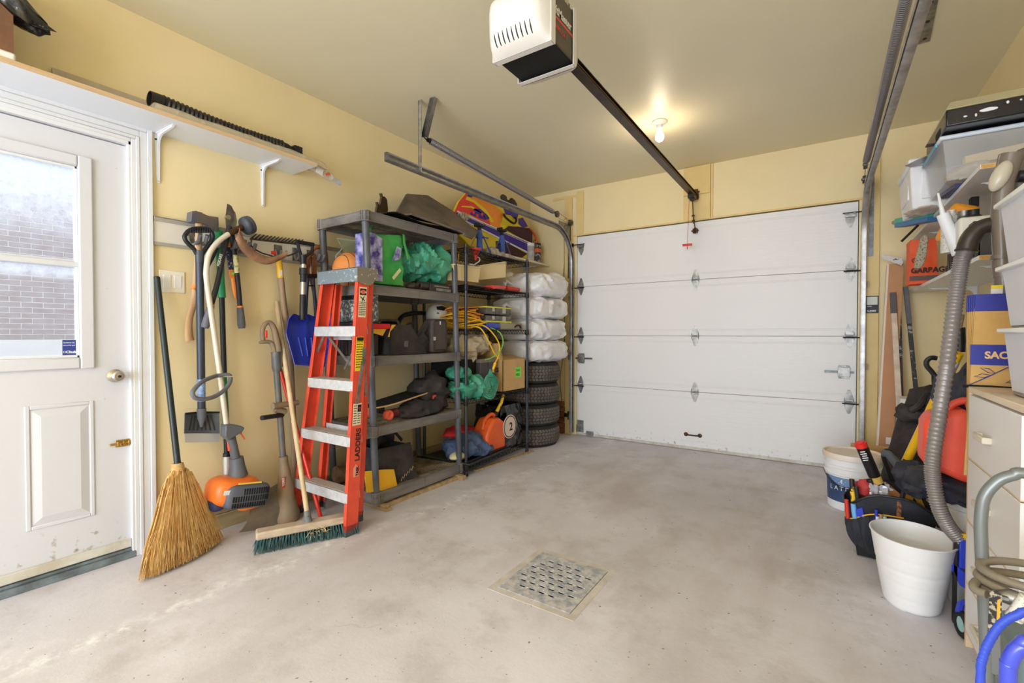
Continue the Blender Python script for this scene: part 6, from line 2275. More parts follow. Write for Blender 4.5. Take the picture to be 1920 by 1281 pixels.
def jack_stand(base, h, lab):
    t = thing('jack_stand', lab, 'stand', base, 'blue jack stands on the wire rack')
    x, y, z = base
    M_js = mat('jack_blue', (66, 92, 168), 0.4)
    for sx_, sy_ in ((1, 1), (-1, 1), (-1, -1), (1, -1)):
        f_ = V((x + sx_ * .075, y + sy_ * .075, z))
        u_ = V((x + sx_ * .022, y + sy_ * .022, z + h * .62))
        part('leg', G().bar(f_, u_, .036, .004, (sx_, sy_, .3)), M_js, t)
    g = G().lathe([(.036, h * .55), (.030, h * .64), (.022, h * .74), (.022, h * .78), (.0, h * .78)], (x, y, z), (0, 0, 1), 8, rot=.39).cyl((x, y, z + h * .60), (x + .02, y + .10, z + h * .60), .006, n=8)
    part('collar', g, M_js, t)
    g = G().box((x - .012, y - .012, z + h * .5), (x + .012, y + .012, z + h * .92)).prism([(x - .03, y - .035, z + h * .9), (x - .03, y + .035, z + h * .9), (x - .03, y + .04, z + h), (x - .03, y + .018, z + h * .95), (x - .03, y - .018, z + h * .95), (x - .03, y - .04, z + h)], (.06, 0, 0))
    part('saddle', g, M_dark, t)


q = V((0.4, 3.143, 1.868))
jack_stand((.40, q.y, WT[4] + .004), .27, 'blue jack stand on top of the wire rack, the one by the grey mat tip')
q = V((0.36, 3.533, 1.915))
jack_stand((.36, q.y, WT[4] + .004), .31, 'taller blue jack stand in front of the purple band of the board')
t = thing('drop_cloth', 'crumpled grey-beige cloth along the front of the wire rack top', 'cloth', (.45, 3.4, 1.775))
g = G().blob((.44, 3.40, 1.79), (.08, .2, .035), .03, 12, 6, 40, ridge=True, floor=1.776).blob((.42, 3.30, 1.80), (.06, .09, .055), .03, 14, 2, 30, ridge=True, floor=1.776).blob((.45, 3.56, 1.785), (.07, .09, .02), .015, 14, 8, 30, ridge=True, floor=1.776)
part('cloth', g, mat('beige_cloth', (168, 156, 146), 0.9, bump=.3, bscale=90), t, smooth=40)
t = thing('red_funnel', 'red funnel hanging under the top of the wire rack', 'funnel', (.5, 2.95, 1.7))
q = V((0.5, 2.965, 1.798))
g = G().lathe([(.045, 0), (.045, -.006), (.014, -.06), (.010, -.095), (.008, -.095)], q, (0, 0, 1), 18)
part('cone', g, M_red, t)
t = thing('white_cable', 'white cable hook hanging below the wire rack top', 'cable', (.48, 3.0, 1.62))
g = G().tube(spline([(0.48, 2.976, 1.733), (0.48, 3.032, 1.736), (0.48, 3.04, 1.711), (0.48, 2.997, 1.684), (0.48, 2.934, 1.654)], 4), .005, 7).blob((0.48, 2.934, 1.663), (.02, .03, .014), .008, 20, 1, 14)
part('cord', g, M_ink, t)

M_bin = mat('beige_bin', (224, 202, 156), 0.45)


def bin_(fr, depth, lab, tilt=0):
    a, b, c, d = [V(p) for p in fr]
    dv = V(depth)
    t = thing('storage_bin', lab, 'bin', (a + b) / 2 + dv / 2)
    ctr = (a + b + c + d) / 4 + dv / 2
    g = G()
    lo = [a, b, b + dv, a + dv]
    hi = [d, c, c + dv, d + dv]
    il = [lerp(p, (a + b) / 2 + dv / 2, .04) + V((0, 0, .004)) for p in lo]
    ih = [lerp(p, (d + c) / 2 + dv / 2, .04) for p in hi]
    g.add(lo + hi, [(3, 2, 1, 0)] + [(k, (k + 1) % 4, 4 + (k + 1) % 4, 4 + k) for k in range(4)])
    g.add(il + ih, [(0, 1, 2, 3)] + [(4 + k, 4 + (k + 1) % 4, (k + 1) % 4, k) for k in range(4)])
    part('body', g, M_bin, t, smooth=0, keep=True)
    g = G()
    for k in range(4):
        e0, e1 = hi[k], hi[(k + 1) % 4]
        g.bar(e0, e1, .016, .010, (0, 0, 1))
    part('rim', g, M_bin, t, bevel=.002)
    return t


bin_([(0.52, 2.685, 1.516), (0.52, 2.974, 1.523), (0.52, 3.002, 1.646), (0.52, 2.667, 1.631)], (-.36, 0, 0), 'beige plastic bin near the front post on the second wire shelf')
bin_([(0.44, 3.091, 1.561), (0.5, 3.391, 1.609), (0.52, 3.362, 1.741), (0.46, 3.058, 1.671)], (-.24, .36, -.01), 'beige plastic tub set askew over red boxes on the second wire shelf')
t = thing('red_case', 'red and grey flat case under the askew beige tub', 'case', (.5, 3.35, 1.49))
g = G().obox((.49, 3.25, 1.508), (.09, .24, .03), rotz(.15) @ Matrix.Rotation(.08, 3, 'X'))
part('case', g, M_kr, t, bevel=.003)
g = G().obox((.487, 3.25, 1.5245), (.078, .21, .003), rotz(.15) @ Matrix.Rotation(.08, 3, 'X'))
part('grey_top', g, M_grip, t)
t = thing('red_canister', 'small red bottle lying beside the red flat case', 'bottle', (.5, 3.5, 1.49))
g = G().cyl((.50, 3.40, 1.512), (.51, 3.50, 1.512), .022, n=14).cyl((.51, 3.50, 1.512), (.515, 3.58, 1.512), .018, n=14)
part('bottle', g, M_red, t)
t = thing('yellow_clamp', 'yellow upright clamp handle beside the near beige bin', 'clamp', (.4, 2.82, 1.49))
g = G().tube([(0.42, 2.801, 1.651), (0.42, 2.802, 1.714), (0.42, 2.795, 1.751)], .010, 8).tube(spline([(0.45, 2.798, 1.649), (0.45, 2.811, 1.73), (0.45, 2.792, 1.752), (0.45, 2.76, 1.735)], 4), .004, 6)
part('handle', g, M_by, t)

# third shelf: cords and cases
t = thing('extension_lead', 'tangled yellow and orange extension cord coil on the third wire shelf', 'cord', (.35, 2.98, 1.145))
M_cy = mat('cord_yellow', (246, 196, 46), 0.45)
M_co = mat('cord_orange', (244, 150, 50), 0.45)
random.seed(21)
g = G()
for k in range(13):
    c = V((.37 + random.uniform(-.02, .02), 2.97 + random.uniform(-.03, .03), 1.152 + k * .0088))
    rx_, ry_ = random.uniform(.10, .15), random.uniform(.15, .21)
    ph, ti = random.uniform(0, 6), random.uniform(-.10, .10)
    g.mi = 1 if k > 8 and k % 2 else 0
    g.tube([c + V((rx_ * cos(q), ry_ * sin(q), .018 * sin(2 * q + ph) + ti * sin(q + ph) * .15 + .009)) for q in [tau * i / 30 for i in range(30)]], .0058, 6, closed=True)
for k in range(5):
    c = V((.36, 2.93, 1.27 + k * .012))
    g.mi = 1
    g.tube(spline([c + V((random.uniform(-.1, .13), random.uniform(-.16, .2), random.uniform(-.05, .03))) for _ in range(7)], 6), .005, 6)
g.mi = 0
g.tube(spline([(.50, 2.98, 1.19), (.54, 3.06, 1.16), (.565, 3.15, 1.08), (.57, 3.20, 1.0), (.57, 3.18, .92), (.575, 3.13, .865)], 6), .006, 7)
g.tube(spline([(.50, 2.9, 1.17), (.545, 2.97, 1.15), (.565, 3.04, 1.06), (.57, 3.12, .95), (.572, 3.19, .90)], 6), .006, 7)
part('cord', g, [M_cy, M_co], t, smooth=80)
q = V((.575, 3.13, .865))
g = G().cyl(q, q + V((.0, -.03, -.05)), .013, .010, 10).box((q.x - .008, q.y - .036, q.z - .075), (q.x - .005, q.y - .028, q.z - .045)).box((q.x + .005, q.y - .036, q.z - .075), (q.x + .008, q.y - .028, q.z - .045))
part('plug', g, M_cy, t)
g = G().tube(spline([(.50, 3.12, 1.17), (.555, 3.22, 1.12), (.57, 3.25, 1.04), (.572, 3.2, .96), (.572, 3.08, .91), (.57, 3.0, .90)], 6), .0055, 7)
part('green_lead', g, mat('cord_green', (132, 196, 90), 0.45), t)
M_lime = mat('lime_trim', (214, 214, 60), 0.45)
for k, (z, lab) in enumerate(((1.205, 'lower clear-lidded accessory case with lime edges on the third wire shelf'), (1.275, 'upper clear-lidded accessory case with lime edges on the third wire shelf'))):
    t = thing('bit_case', lab, 'case', (.35, 3.25, z))
    z0 = z
    g = G().box((.20, 3.11, z0), (.50, 3.475, z0 + .058))
    part('body', g, mat('smoky_case', (70, 62, 62), 0.3, col2=(112, 106, 100), scale=16), t, bevel=.004)
    g = G().box((.195, 3.105, z0), (.506, 3.48, z0 + .014)) if k == 0 else G().box((.195, 3.105, z0 + .054), (.506, 3.48, z0 + .066))
    part('lime_edge', g, M_lime, t, bevel=.003)
    g = G().box((.500, 3.34, z0 + .012), (.503, 3.39, z0 + .055)).box((.500, 3.19, z0 + .025), (.504, 3.22, z0 + .055))
    part('latch', g, mat('latch_silver', (186, 184, 180), 0.4), t, kind='stuff')
t = thing('drill_case', 'flat grey tool case with a carry handle on the third wire shelf', 'case', (.35, 3.4, 1.145))
g = G().box((.20, 3.30, 1.146), (.51, 3.655, 1.204))
part('shell', g, mat('case_putty', (158, 150, 130), 0.5), t, bevel=.008)
g = G().tube(spline([(.512, 3.52, 1.165), (.522, 3.54, 1.185), (.522, 3.59, 1.185), (.512, 3.62, 1.162)], 4), .006, 7)
part('handle', g, M_dark, t)
t = thing('blue_case', 'rounded blue plastic case beside the flat grey tool case', 'case', (.44, 3.2, 1.145))
g = G().box((.34, 3.10, 1.146), (.52, 3.29, 1.204))
part('shell', g, mat('case_blue', (58, 76, 190), 0.35), t, bevel=.02, seg=3)
t = thing('navy_reel', 'dark purple plug end lying among the yellow cord loops', 'plug', (.48, 3.05, 1.24))
g = G().blob((.46, 3.08, 1.245), (.03, .05, .02), n=16)
part('plug_body', g, M_navy, t)

# fourth shelf
t = thing('rag_bundle', 'crumpled cream rags in clear plastic on the fourth wire shelf', 'rags', (.38, 3.0, .9))
g = G().blob((.38, 2.98, 1.0), (.13, .20, .105), .05, 9, 4, 52, ridge=True).blob((.40, 3.14, 1.03), (.09, .08, .08), .035, 10, 7, 36, ridge=True)
part('cloth', g, mat('cream_rags', (218, 206, 184), 0.8, col2=(190, 170, 142), scale=9, bump=.3, bscale=30), t, smooth=40)
t = thing('wooden_crate', 'dark carton under the cream rags on the fourth wire shelf', 'box', (.33, 2.98, .6))
g = G().box((.14, 2.82, .599), (.46, 3.08, .90))
part('carton', g, M_blackm, t, bevel=.003)
t = thing('speaker_case', 'tall dark grey case with light edges beside the brown carton', 'case', (.4, 3.15, .6))
for y0, y1 in ((3.02, 3.125), (3.135, 3.235)):
    g = G().box((.16, y0, .600), (.505, y1, .885))
    part('half', g, mat('case_charcoal', (76, 72, 76), 0.6), t, bevel=.004)
    g = G().box((.155, y0 - .002, .868), (.508, y1 + .002, .898))
    part('top_edge', g, mat('case_edge', (128, 118, 108), 0.6), t, bevel=.003)
M_cb = mat('carton_kraft', (206, 168, 112), 0.75, var=.05, scale=5)
t = thing('carton', 'open brown carton with a green note on the fourth wire shelf', 'box', (.4, 3.45, .6))
cx0, cx1, cy0, cy1, cz1 = .19, .535, 3.30, 3.66, .875
g = G()
th = .005
for lo, hi in (((cx1 - th, cy0, .6), (cx1, cy1, cz1)), ((cx0, cy0, .6), (cx0 + th, cy1, cz1)), ((cx0, cy0, .6), (cx1, cy0 + th, cz1)), ((cx0, cy1 - th, .6), (cx1, cy1, cz1)), ((cx0, cy0, .6), (cx1, cy1, .605))):
    g.box(lo, hi)
part('walls', g, M_cb, t, smooth=0)
g = G().hexa([(cx0, cy0, cz1), (cx1, cy0, cz1), (cx1, cy0 + .004, cz1), (cx0, cy0 + .004, cz1), (cx0, cy0 - .055, cz1 + .15), (cx1, cy0 - .055, cz1 + .15), (cx1, cy0 - .051, cz1 + .15), (cx0, cy0 - .051, cz1 + .15)])
part('flap', g, M_cb, t, smooth=0)
for x0, x1, dz in ((cx1, .37, .03), (cx0, .35, .035)):
    g = G().hexa([(x0, cy0 + .01, cz1), (x0, cy1, cz1), (x1, cy1, cz1 + dz), (x1, cy0 + .01, cz1 + dz), (x0, cy0 + .01, cz1 + .004), (x0, cy1, cz1 + .004), (x1, cy1, cz1 + dz + .004), (x1, cy0 + .01, cz1 + dz + .004)])
    part('flap', g, M_cb, t, smooth=0)
g = G().box((cx1, 3.508, .605), (cx1 + .0008, 3.536, .66)).box((cx1, 3.508, .80), (cx1 + .0008, 3.536, cz1))
part('tape', g, mat('packing_tape', (190, 156, 110), 0.25), t)
nt_ = part('green_note', G().box((cx1 + .0005, 3.496, .712), (cx1 + .0015, 3.59, .806)), mat('note_green', (128, 236, 80), 0.6), t)
for k, s_ in enumerate(('Stock', 'MSSS')):
    writing(s_, .036, (cx1 + .0018, 3.502, .768 - k * .044), (0, 1, 0), (0, 0, 1), M_inkb, nt_, depth=.0004, sx=.82)
for s_, z in (('WIPES', .775), ('TED', .655)):
    writing(s_, .05, (cx1 - .17, cy0 - .0008, z), (1, 0, 0), (0, 0, 1), M_inkb, t, depth=.0006, bold=.001, sx=.9)
t = thing('tarpaulin', 'rolled teal tarpaulin bulging out of the fourth wire shelf', 'tarp', (.5, 2.95, .6))
g = G().blob((.47, 2.92, .675), (.12, .22, .095), .035, 9, 12, 48, ridge=True)
for k in range(6):
    q = [V((.575 + .008 * sin(a_ * 3), 3.06 + (.02 + .016 * k) * cos(a_), .675 + (.02 + .0155 * k) * sin(a_))) for a_ in [tau * i / 24 for i in range(24)]]
    g.tube(q, .0085, 6, closed=True)
g.prism([(.56, 3.04, .76), (.58, 3.10, .75), (.57, 3.06, .82)], (.008, 0, 0))
g.blob((.46, 2.80, .80), (.08, .10, .05), .03, 12, 3, 30, ridge=True)
part('sheet', g, M_tarp, t, smooth=40)

# bottom shelf
t = thing('boot_tray', 'black rubber tray sticking out of the lowest wire shelf', 'tray', (.35, 3.1, .09))
g = G().hexa([(.10, 2.70, .092), (.60, 2.76, .092), (.56, 3.36, .092), (.12, 3.36, .092), (.10, 2.70, .104), (.60, 2.76, .104), (.56, 3.36, .104), (.12, 3.36, .104)]).tube([(.10, 2.70, .105), (.60, 2.76, .105), (.56, 3.36, .105)], .010, 8).tube([(.55, 2.78, .108), (.52, 3.34, .108)], .007, 6)
part('tray', g, M_black, t, bevel=.002)
t = thing('denim_pile', 'heap of blue denim on the lowest wire shelf', 'clothes', (.38, 2.95, .1))
g = G().blob((.40, 2.93, .19), (.13, .19, .10), .05, 8, 15, 48, ridge=True, floor=.107).blob((.47, 3.05, .15), (.09, .12, .06), .03, 10, 5, 36, ridge=True, floor=.107)
part('cloth', g, mat('denim', (86, 106, 142), 0.85, col2=(62, 76, 108), scale=14, bump=.3, bscale=60), t, smooth=40)
g = G().blob((.47, 2.78, .15), (.05, .09, .03), .012, 12, 3, 26, floor=.107)
part('cream_shirt', g, mat('cream_cloth', (214, 204, 160), 0.8), t)
t = thing('red_cloth', 'red cloth lying on the heap of denim', 'cloth', (.33, 3.0, .28))
g = G().blob((.30, 2.98, .285), (.10, .18, .035), .03, 10, 4, 36, ridge=True)
part('cloth', g, mat('red_fabric', (206, 44, 48), 0.8), t, smooth=40)
M_can = mat('can_orange', (240, 106, 44), 0.45, col2=(226, 92, 40), scale=5)
t = thing('fuel_can', 'orange plastic fuel can on the lowest shelf of the wire rack', 'can', (.42, 3.3, .11))
ca, cb = 3.075, 3.345
prof = [(ca, .11), (cb, .11), (cb, .30), (cb - .03, .35), (cb - .09, .385), (cb - .17, .385), (ca + .05, .33), (ca, .25)]
g = G().prism([(.535, y, z) for y, z in prof], (-.17, 0, 0))
part('tank', g, M_can, t, bevel=.022, seg=3)
g = G().tube(spline([(.46, ca + .035, .30), (.46, ca + .06, .37), (.46, ca + .12, .405), (.46, cb - .10, .41), (.46, cb - .06, .38)], 5), .017, 10)
part('handle', g, M_can, t)
g = G().cyl((.46, cb - .07, .375), (.46, cb - .04, .42), .022, n=14)
part('cap', g, M_black, t)
g = G().tube([(.46, cb - .045, .41), (.48, cb + .01, .50), (.49, cb + .03, .57)], [.016, .014, .013], 12)
part('spout', g, mat('spout_yellow', (236, 190, 40), 0.4), t)
t = thing('black_sack', 'glossy black sack with a round number 2 mark on the lowest wire shelf', 'bag', (.4, 3.5, .09))
bagbody([(.50, 3.30, .092), (.52, 3.65, .092), (.50, 3.64, .47), (.49, 3.33, .47)], (-.28, 0, 0), mat('gloss_black_film', (14, 11, 14), 0.14, bump=.5, bscale=24, spec=.8), t, 'plastic', .02, 9, 18)
g = G().lathe([(.105, 0), (.105, .004), (.0, .005)], (.534, 3.405, .285), (1, 0, 0), 32)
dk = part('round_mark', g, mat('mark_cream', (222, 204, 190), 0.5), t)
g = G().torus((.538, 3.405, .285), .092, .004, (1, 0, 0), 32, 6)
part('mark_ring', g, M_inkb, dk)
writing('2', .10, (.5395, 3.395, .25), (0, 1, 0), (0, 0, 1), M_inkb, dk, depth=.0008, bold=.002)

# ---------------------------------------------------------------- corner shelf on the left wall, jars
t = thing('corner_shelf', 'small white wall shelf in the corner above the wrapped tyres', 'shelf', (.13, 4.2, 1.87))
g = G().box((0, 3.72, 1.868), (.27, 4.600, 1.886))
part('board', g, mat('cream_melamine', (236, 224, 196), 0.4), t)
take(shelf_bracket((.001, 4.0, 1.868)), t)
take(shelf_bracket((.001, 4.45, 1.868)), t)
t = thing('jar', 'tall clear jar of orange and dark batteries with a wire handle on the corner shelf', 'jar', (.16, 4.43, 1.886))
cj = (.17, 4.46, 1.887)
g = G().lathe([(.058, 0), (.06, .02), (.06, .20), (.055, .21)], cj, (0, 0, 1), 20)
part('wall', g, mat('jar_dark', (74, 70, 84), 0.15, col2=(170, 164, 170), scale=26, sharp=(.5, .56)), t)
g = G().lathe([(.0605, .125), (.0605, .165)], cj, (0, 0, 1), 20)
part('orange_layer', g, mat('jar_orange', (236, 110, 60), 0.3, var=.2, scale=40), t)
g = G().lathe([(.058, .205), (.060, .225), (0, .226)], cj, (0, 0, 1), 20)
part('lid', g, M_black, t)
g = G().tube(arc((cj[0], cj[1] - .0, cj[2] + .20), .065, 0, pi, 12, (0, 1, 0), (0, 0, 1)), .003, 6)
part('wire_handle', g, M_dark, t)
t = thing('jar', 'shorter clear jar beside the patterned board tip on the corner shelf', 'jar', (.17, 4.28, 1.886))
cj = (.19, 4.30, 1.887)
g = G().lathe([(.05, 0), (.052, .02), (.052, .165), (.047, .175)], cj, (0, 0, 1), 20)
part('wall', g, mat('jar_grey', (150, 144, 158), 0.15, col2=(204, 200, 206), scale=12), t)
g = G().lathe([(.05, .17), (.053, .20), (0, .201)], cj, (0, 0, 1), 20)
part('lid', g, M_whitegloss, t)

# ---------------------------------------------------------------- tyres: four bare, four bagged
TC = V((.335, 4.055, 0))
M_tyre = mat('tyre_rubber', (50, 45, 42), 0.85, col2=(38, 34, 33), scale=9)
M_tread = mat('tread_rubber', (112, 103, 95), 0.85, col2=(88, 80, 74), scale=9)


def make_tyre():
    t = thing('tyre', 'bare winter tyre at the bottom of the corner stack', 'tyre', (0, 0, 0), 'stacked winter tyres')
    R_, h = .312, .205
    g = G().lathe([(.195, .02), (.20, .012), (.25, .0), (.285, .006), (R_ - .016, .028), (R_ - .010, .06), (R_ - .009, h / 2), (R_ - .010, h - .06), (R_ - .016, h - .028), (.285, h - .006), (.25, h), (.20, h - .012), (.195, h - .02), (.195, .02)], (0, 0, 0), (0, 0, 1), 48)
    part('carcass', g, M_tyre, t, smooth=60)
    g = G()
    for r in range(5):
        z0 = .030 + r * .0295
        z1 = z0 + .0250
        n_ = 56
        for k in range(n_):
            a0 = tau * (k + (.5 if r % 2 else 0)) / n_
            a1 = a0 + tau / n_ * .8
            sk = .25 / n_ * tau * (1 if r % 2 else -1)
            P = []
            for z, sh in ((z0, 0), (z1, sk)):
                rr = R_ - (.010 if r in (0, 4) and ((r == 0) == (z == z0)) else 0)
                P += [V((rr_ * cos(a + sh), rr_ * sin(a + sh), z)) for rr_, a in ((R_ - .012, a0), (rr, a0), (rr, a1), (R_ - .012, a1))]
            g.hexa(P)
    part('tread', g, M_tread, t, smooth=0)
    return t


ty = make_tyre()
labs = ('bottom', 'second from the floor', 'third from the floor', 'topmost bare one')
for k in range(4):
    o = ty if k == 0 else copy_tree(ty)
    o.location = (TC.x + (0, .004, -.004, .003)[k], TC.y + (0, -.006, .010, .002)[k], .002 + k * .2065)
    o.rotation_euler = (0, 0, .37 * k)
    o['label'] = 'bare winter tyre in the corner stack, ' + labs[k]
M_poly = mat('white_poly_bag', (240, 236, 232), 0.35, col2=(222, 220, 224), scale=5, bump=.55, bscale=14, spec=.6)
for k in range(4):
    zc = .83 + .109 + k * .211
    t = thing('tyre_bag', 'tyre in a white plastic bag, ' + ('lowest of the bagged ones, on the bare tyres', 'second of the bagged ones above the bare tyres', 'third of the bagged ones, below the bulging top bag', 'the bulging topmost bag under the corner shelf')[k], 'bag', (TC.x, TC.y, zc - .105), 'bagged tyres on the corner stack')
    c = (TC.x + .01 + (.0, -.01, .005, .01)[k], TC.y + (.01, 0, -.005, .0)[k], zc + (.01 if k == 3 else 0))
    hz = .112 if k < 3 else .12
    g = G().blob(c, (.322, .322, hz), .026, 8, 20 + k * 3, 96, sq=.55, ridge=True)
    if k == 3:
        g.blob((.50, 4.27, 1.58), (.12, .13, .15), .04, 9, 31, 40, ridge=True).blob((.20, 3.85, 1.66), (.10, .12, .06), .03, 9, 33, 30, ridge=True)
    part('plastic', g, M_poly, t, smooth=50)
    if k in (2, 3):
        g = G().tube([(c[0] - .0, c[1] - .33, c[2]), (c[0] - .04, c[1] - .38, c[2] + .03), (c[0] - .05, c[1] - .43, c[2] - .01)], [.012, .02, .035], 10)
        part('knot', g, M_poly, t)
# ---------------------------------------------------------------- right wall: two shelves
SHF = 3.38
M_mel = mat('white_melamine', (0, 0, 0))
M_chip = mat('chipboard_end', (222, 176, 104), 0.8, col2=(196, 146, 78), scale=50)
for z, lab in ((1.42, 'lower white shelf on the side wall opposite the side door'), (1.80, 'upper white shelf on the side wall under the clear tote')):
    t = thing('wall_shelf', lab, 'shelf', (3.53, 3.6, z))
    part('board', G().box((SHF, 2.72, z), (RX, 4.60, z + .018)), M_mel, t, smooth=0)
    part('chipboard_end', G().box((SHF + .002, 2.7185, z + .001), (RX - .002, 2.72, z + .017)), M_chip, t, smooth=0)
    for yy in (2.98, 4.22):
        take(shelf_bracket((RX - .001, yy, z), arm=.24, d=-1), t)


def open_box(name, lab, cat, lo, hi, m, th=.004, taper=.0, mname='walls', rim=None, **k):
    """Hollow tub: outer and inner shell, open on top; taper shrinks the foot."""
    t = thing(name, lab, cat, ((lo[0] + hi[0]) / 2, (lo[1] + hi[1]) / 2, lo[2]))
    g = G()

    def ring(z, s):
        return [(lo[0] + s, lo[1] + s, z), (hi[0] - s, lo[1] + s, z), (hi[0] - s, hi[1] - s, z), (lo[0] + s, hi[1] - s, z)]
    R4 = [(i, (i + 1) % 4) for i in range(4)]
    g.add(ring(lo[2], taper) + ring(hi[2], 0) + ring(hi[2], th) + ring(lo[2] + th, taper + th), [(3, 2, 1, 0)] + [(a, b, b + 4, a + 4) for a, b in R4] + [(a + 4, b + 4, b + 8, a + 8) for a, b in R4] + [(a + 8, b + 8, b + 12, a + 12) for a, b in R4] + [(12, 13, 14, 15)])
    part(mname, g, m, t, smooth=0, **k)
    if rim:
        g = G()
        q = ring(hi[2], -.004)
        for a, b in R4:
            g.bar(q[a], q[b], .022, .014, (0, 0, 1))
        part('rim', g, rim, t, bevel=.003)
    return t


# upper shelf
t = thing('foam_cooler', 'white moulded foam cooler overhanging the far end of the upper shelf', 'cooler', (3.4, 3.75, 1.819))
M_foam = mat('white_foam', (238, 236, 238), 0.7, var=.02, scale=12, bump=.1, bscale=120)
g = G().hexa([(3.262, 3.52, 1.829), (3.55, 3.52, 1.829), (3.55, 3.93, 1.829), (3.262, 3.93, 1.829), (3.245, 3.50, 2.07), (3.56, 3.50, 2.07), (3.56, 3.95, 2.07), (3.245, 3.95, 2.07)])
part('tub', g, M_foam, t, bevel=.012)
g = G().box((3.238, 3.492, 2.072), (3.566, 3.958, 2.112))
part('lid', g, M_foam, t, bevel=.010)
g = G().box((3.30, 3.5, 1.88), (3.50, 3.512, 2.03)).box((3.249, 3.60, 1.90), (3.258, 3.86, 2.02))
part('moulded_panel', g, M_foam, t, bevel=.004)
g = G().blob((3.33, 3.66, 1.834), (.08, .16, .012), .02, 16, 4, 30, ridge=True)
part('wrapping', g, M_film, t)
t = thing('book', 'blue and cream book jutting from under the clear tote', 'book', (3.42, 3.2, 1.819))
g = G().obox((3.43, 3.20, 1.829), (.16, .22, .018), rotz(.12))
part('cover', g, mat('book_navy', (58, 62, 110), 0.4), t)
g = G().obox((3.40, 3.17, 1.8385), (.06, .1, .001), rotz(.12))
part('cream_title', g, mat('book_cream', (206, 186, 136), 0.5), t)
M_clear = mat('clear_tote', (214, 210, 206), 0.2, alpha=.26, spec=.6, var=.06, scale=5)
t = open_box('storage_tote', 'large clear plastic tote with a pale lid on the upper shelf', 'tote', (3.305, 3.0, 1.842), (3.668, 3.46, 2.03), M_clear, .004, .022, bevel=.012)
g = G().box((3.292, 2.986, 2.032), (3.674, 3.474, 2.052))
part('lid', g, mat('tote_lid_pale', (214, 222, 232), 0.35), t, bevel=.008)
g = G().box((3.286, 3.05, 2.02), (3.296, 3.40, 2.04))
part('blue_clip', g, mat('clip_blue', (120, 172, 200), 0.4), t, bevel=.003)
t = thing('wood_offcut', 'pale yellow wood block inside the clear tote', 'wood', (3.48, 3.15, 1.9))
g = G().obox((3.50, 3.10, 1.95), (.20, .05, .045), Matrix.Rotation(-.1, 3, 'Y'))
part('block', g, mat('pale_block', (226, 196, 140), 0.7), t)
t = thing('cream_cloth', 'cream cloth filling the bottom of the clear tote', 'cloth', (3.48, 3.2, 1.85))
g = G().blob((3.44, 3.2, 1.90), (.09, .16, .045), .03, 12, 6, 34, ridge=True, floor=1.848)
part('cloth', g, mat('cream_rags', (0, 0, 0)), t, smooth=40)
t = thing('black_tray_box', 'black plastic box with a clear lid and white paint specks on the clear tote', 'box', (3.47, 3.1, 2.053))
g = G().box((3.30, 2.90, 2.062), (3.672, 3.38, 2.138))
part('body', g, mat('gloss_black_box', (30, 26, 30), 0.25, spec=.7), t, bevel=.006)
g = G().hexa([(3.298, 2.898, 2.139), (3.672, 2.898, 2.139), (3.672, 3.39, 2.139), (3.298, 3.39, 2.139), (3.315, 2.915, 2.178), (3.672, 2.915, 2.178), (3.672, 3.37, 2.178), (3.315, 3.37, 2.178)])
part('clear_lid', g, mat('smoky_lid', (206, 192, 150), 0.2, alpha=.6), t, bevel=.004)
g = G()
for q, (a, b) in (((3.44, 2.105), (.03, .008)), ((3.40, 2.09), (.003, .007)), ((3.365, 2.093), (.006, .003)), ((3.50, 2.12), (.004, .006)), ((3.54, 2.12), (.003, .003))):
    g.blob((q[0], 2.899, q[1]), (a, .0015, b), .003, 60, 3, 10)
part('paint_specks', g, M_ink, t, kind='stuff')
g = G().box((3.298, 3.02, 2.07), (3.303, 3.12, 2.10))
part('side_slot', g, M_blackm, t)
t = thing('ruler_strip', 'flat grey strip with a pointed end sticking out beside the black box', 'strip', (3.3, 3.25, 2.055))
g = G().prism([(3.36, 3.16, 2.0545), (3.36, 3.36, 2.0545), (3.245, 3.46, 2.0545), (3.215, 3.42, 2.0545)], (0, 0, .004))
part('blade', g, mat('dull_zinc', (150, 150, 152), 0.4, 0.4), t)
g = G().box((3.262, 3.1, 2.0545), (3.36, 3.14, 2.0595))
part('dark_bar', g, M_dark, t)

# lower shelf
t = thing('garden_bag', 'orange bag printed in dark letters at the far end of the lower shelf', 'bag', (3.4, 4.15, 1.438))
M_gor = mat('bag_orange', (238, 92, 40), 0.5, var=.04, scale=8)
bagbody([(3.318, 4.05, 1.44), (3.46, 4.05, 1.44), (3.45, 4.06, 1.735), (3.318, 4.06, 1.735)], (0, .16, 0), M_gor, t, 'plastic', .005, 4)
writing('GARBAGE', .046, (3.322, 4.042, 1.512), (1, 0, 0), (0, 0, 1), mat('ink_dark_red', (70, 26, 22), 0.6), t, depth=.0006, bold=.002, sx=.92)
g = G().torus((3.342, 4.043, 1.595), .014, .002, (0, 1, 0), 20, 5).cyl((3.342, 4.044, 1.595), (3.342, 4.040, 1.595), .005, n=10)
part('round_emblem', g, mat('ink_dark_red', (0, 0, 0)), t)
g = G().box((3.316, 4.044, 1.462), (3.458, 4.0485, 1.492))
part('dark_band', g, mat('band_grey', (98, 84, 80), 0.6), t)
t = thing('work_glove', 'speckled grey knit glove hanging in front of the orange bag', 'glove', (3.42, 3.8, 1.5))
q = [(3.303, 3.55, 1.661), (3.322, 3.55, 1.681), (3.34, 3.55, 1.669), (3.332, 3.55, 1.563), (3.321, 3.55, 1.512), (3.301, 3.55, 1.483), (3.279, 3.55, 1.491), (3.281, 3.55, 1.54), (3.295, 3.55, 1.607)]
g = G().prism(q, (0, .025, 0))
part('knit', g, mat('speckled_knit', (178, 166, 142), 0.9, col2=(76, 74, 72), scale=190, sharp=(.5, .62)), t, bevel=.005)
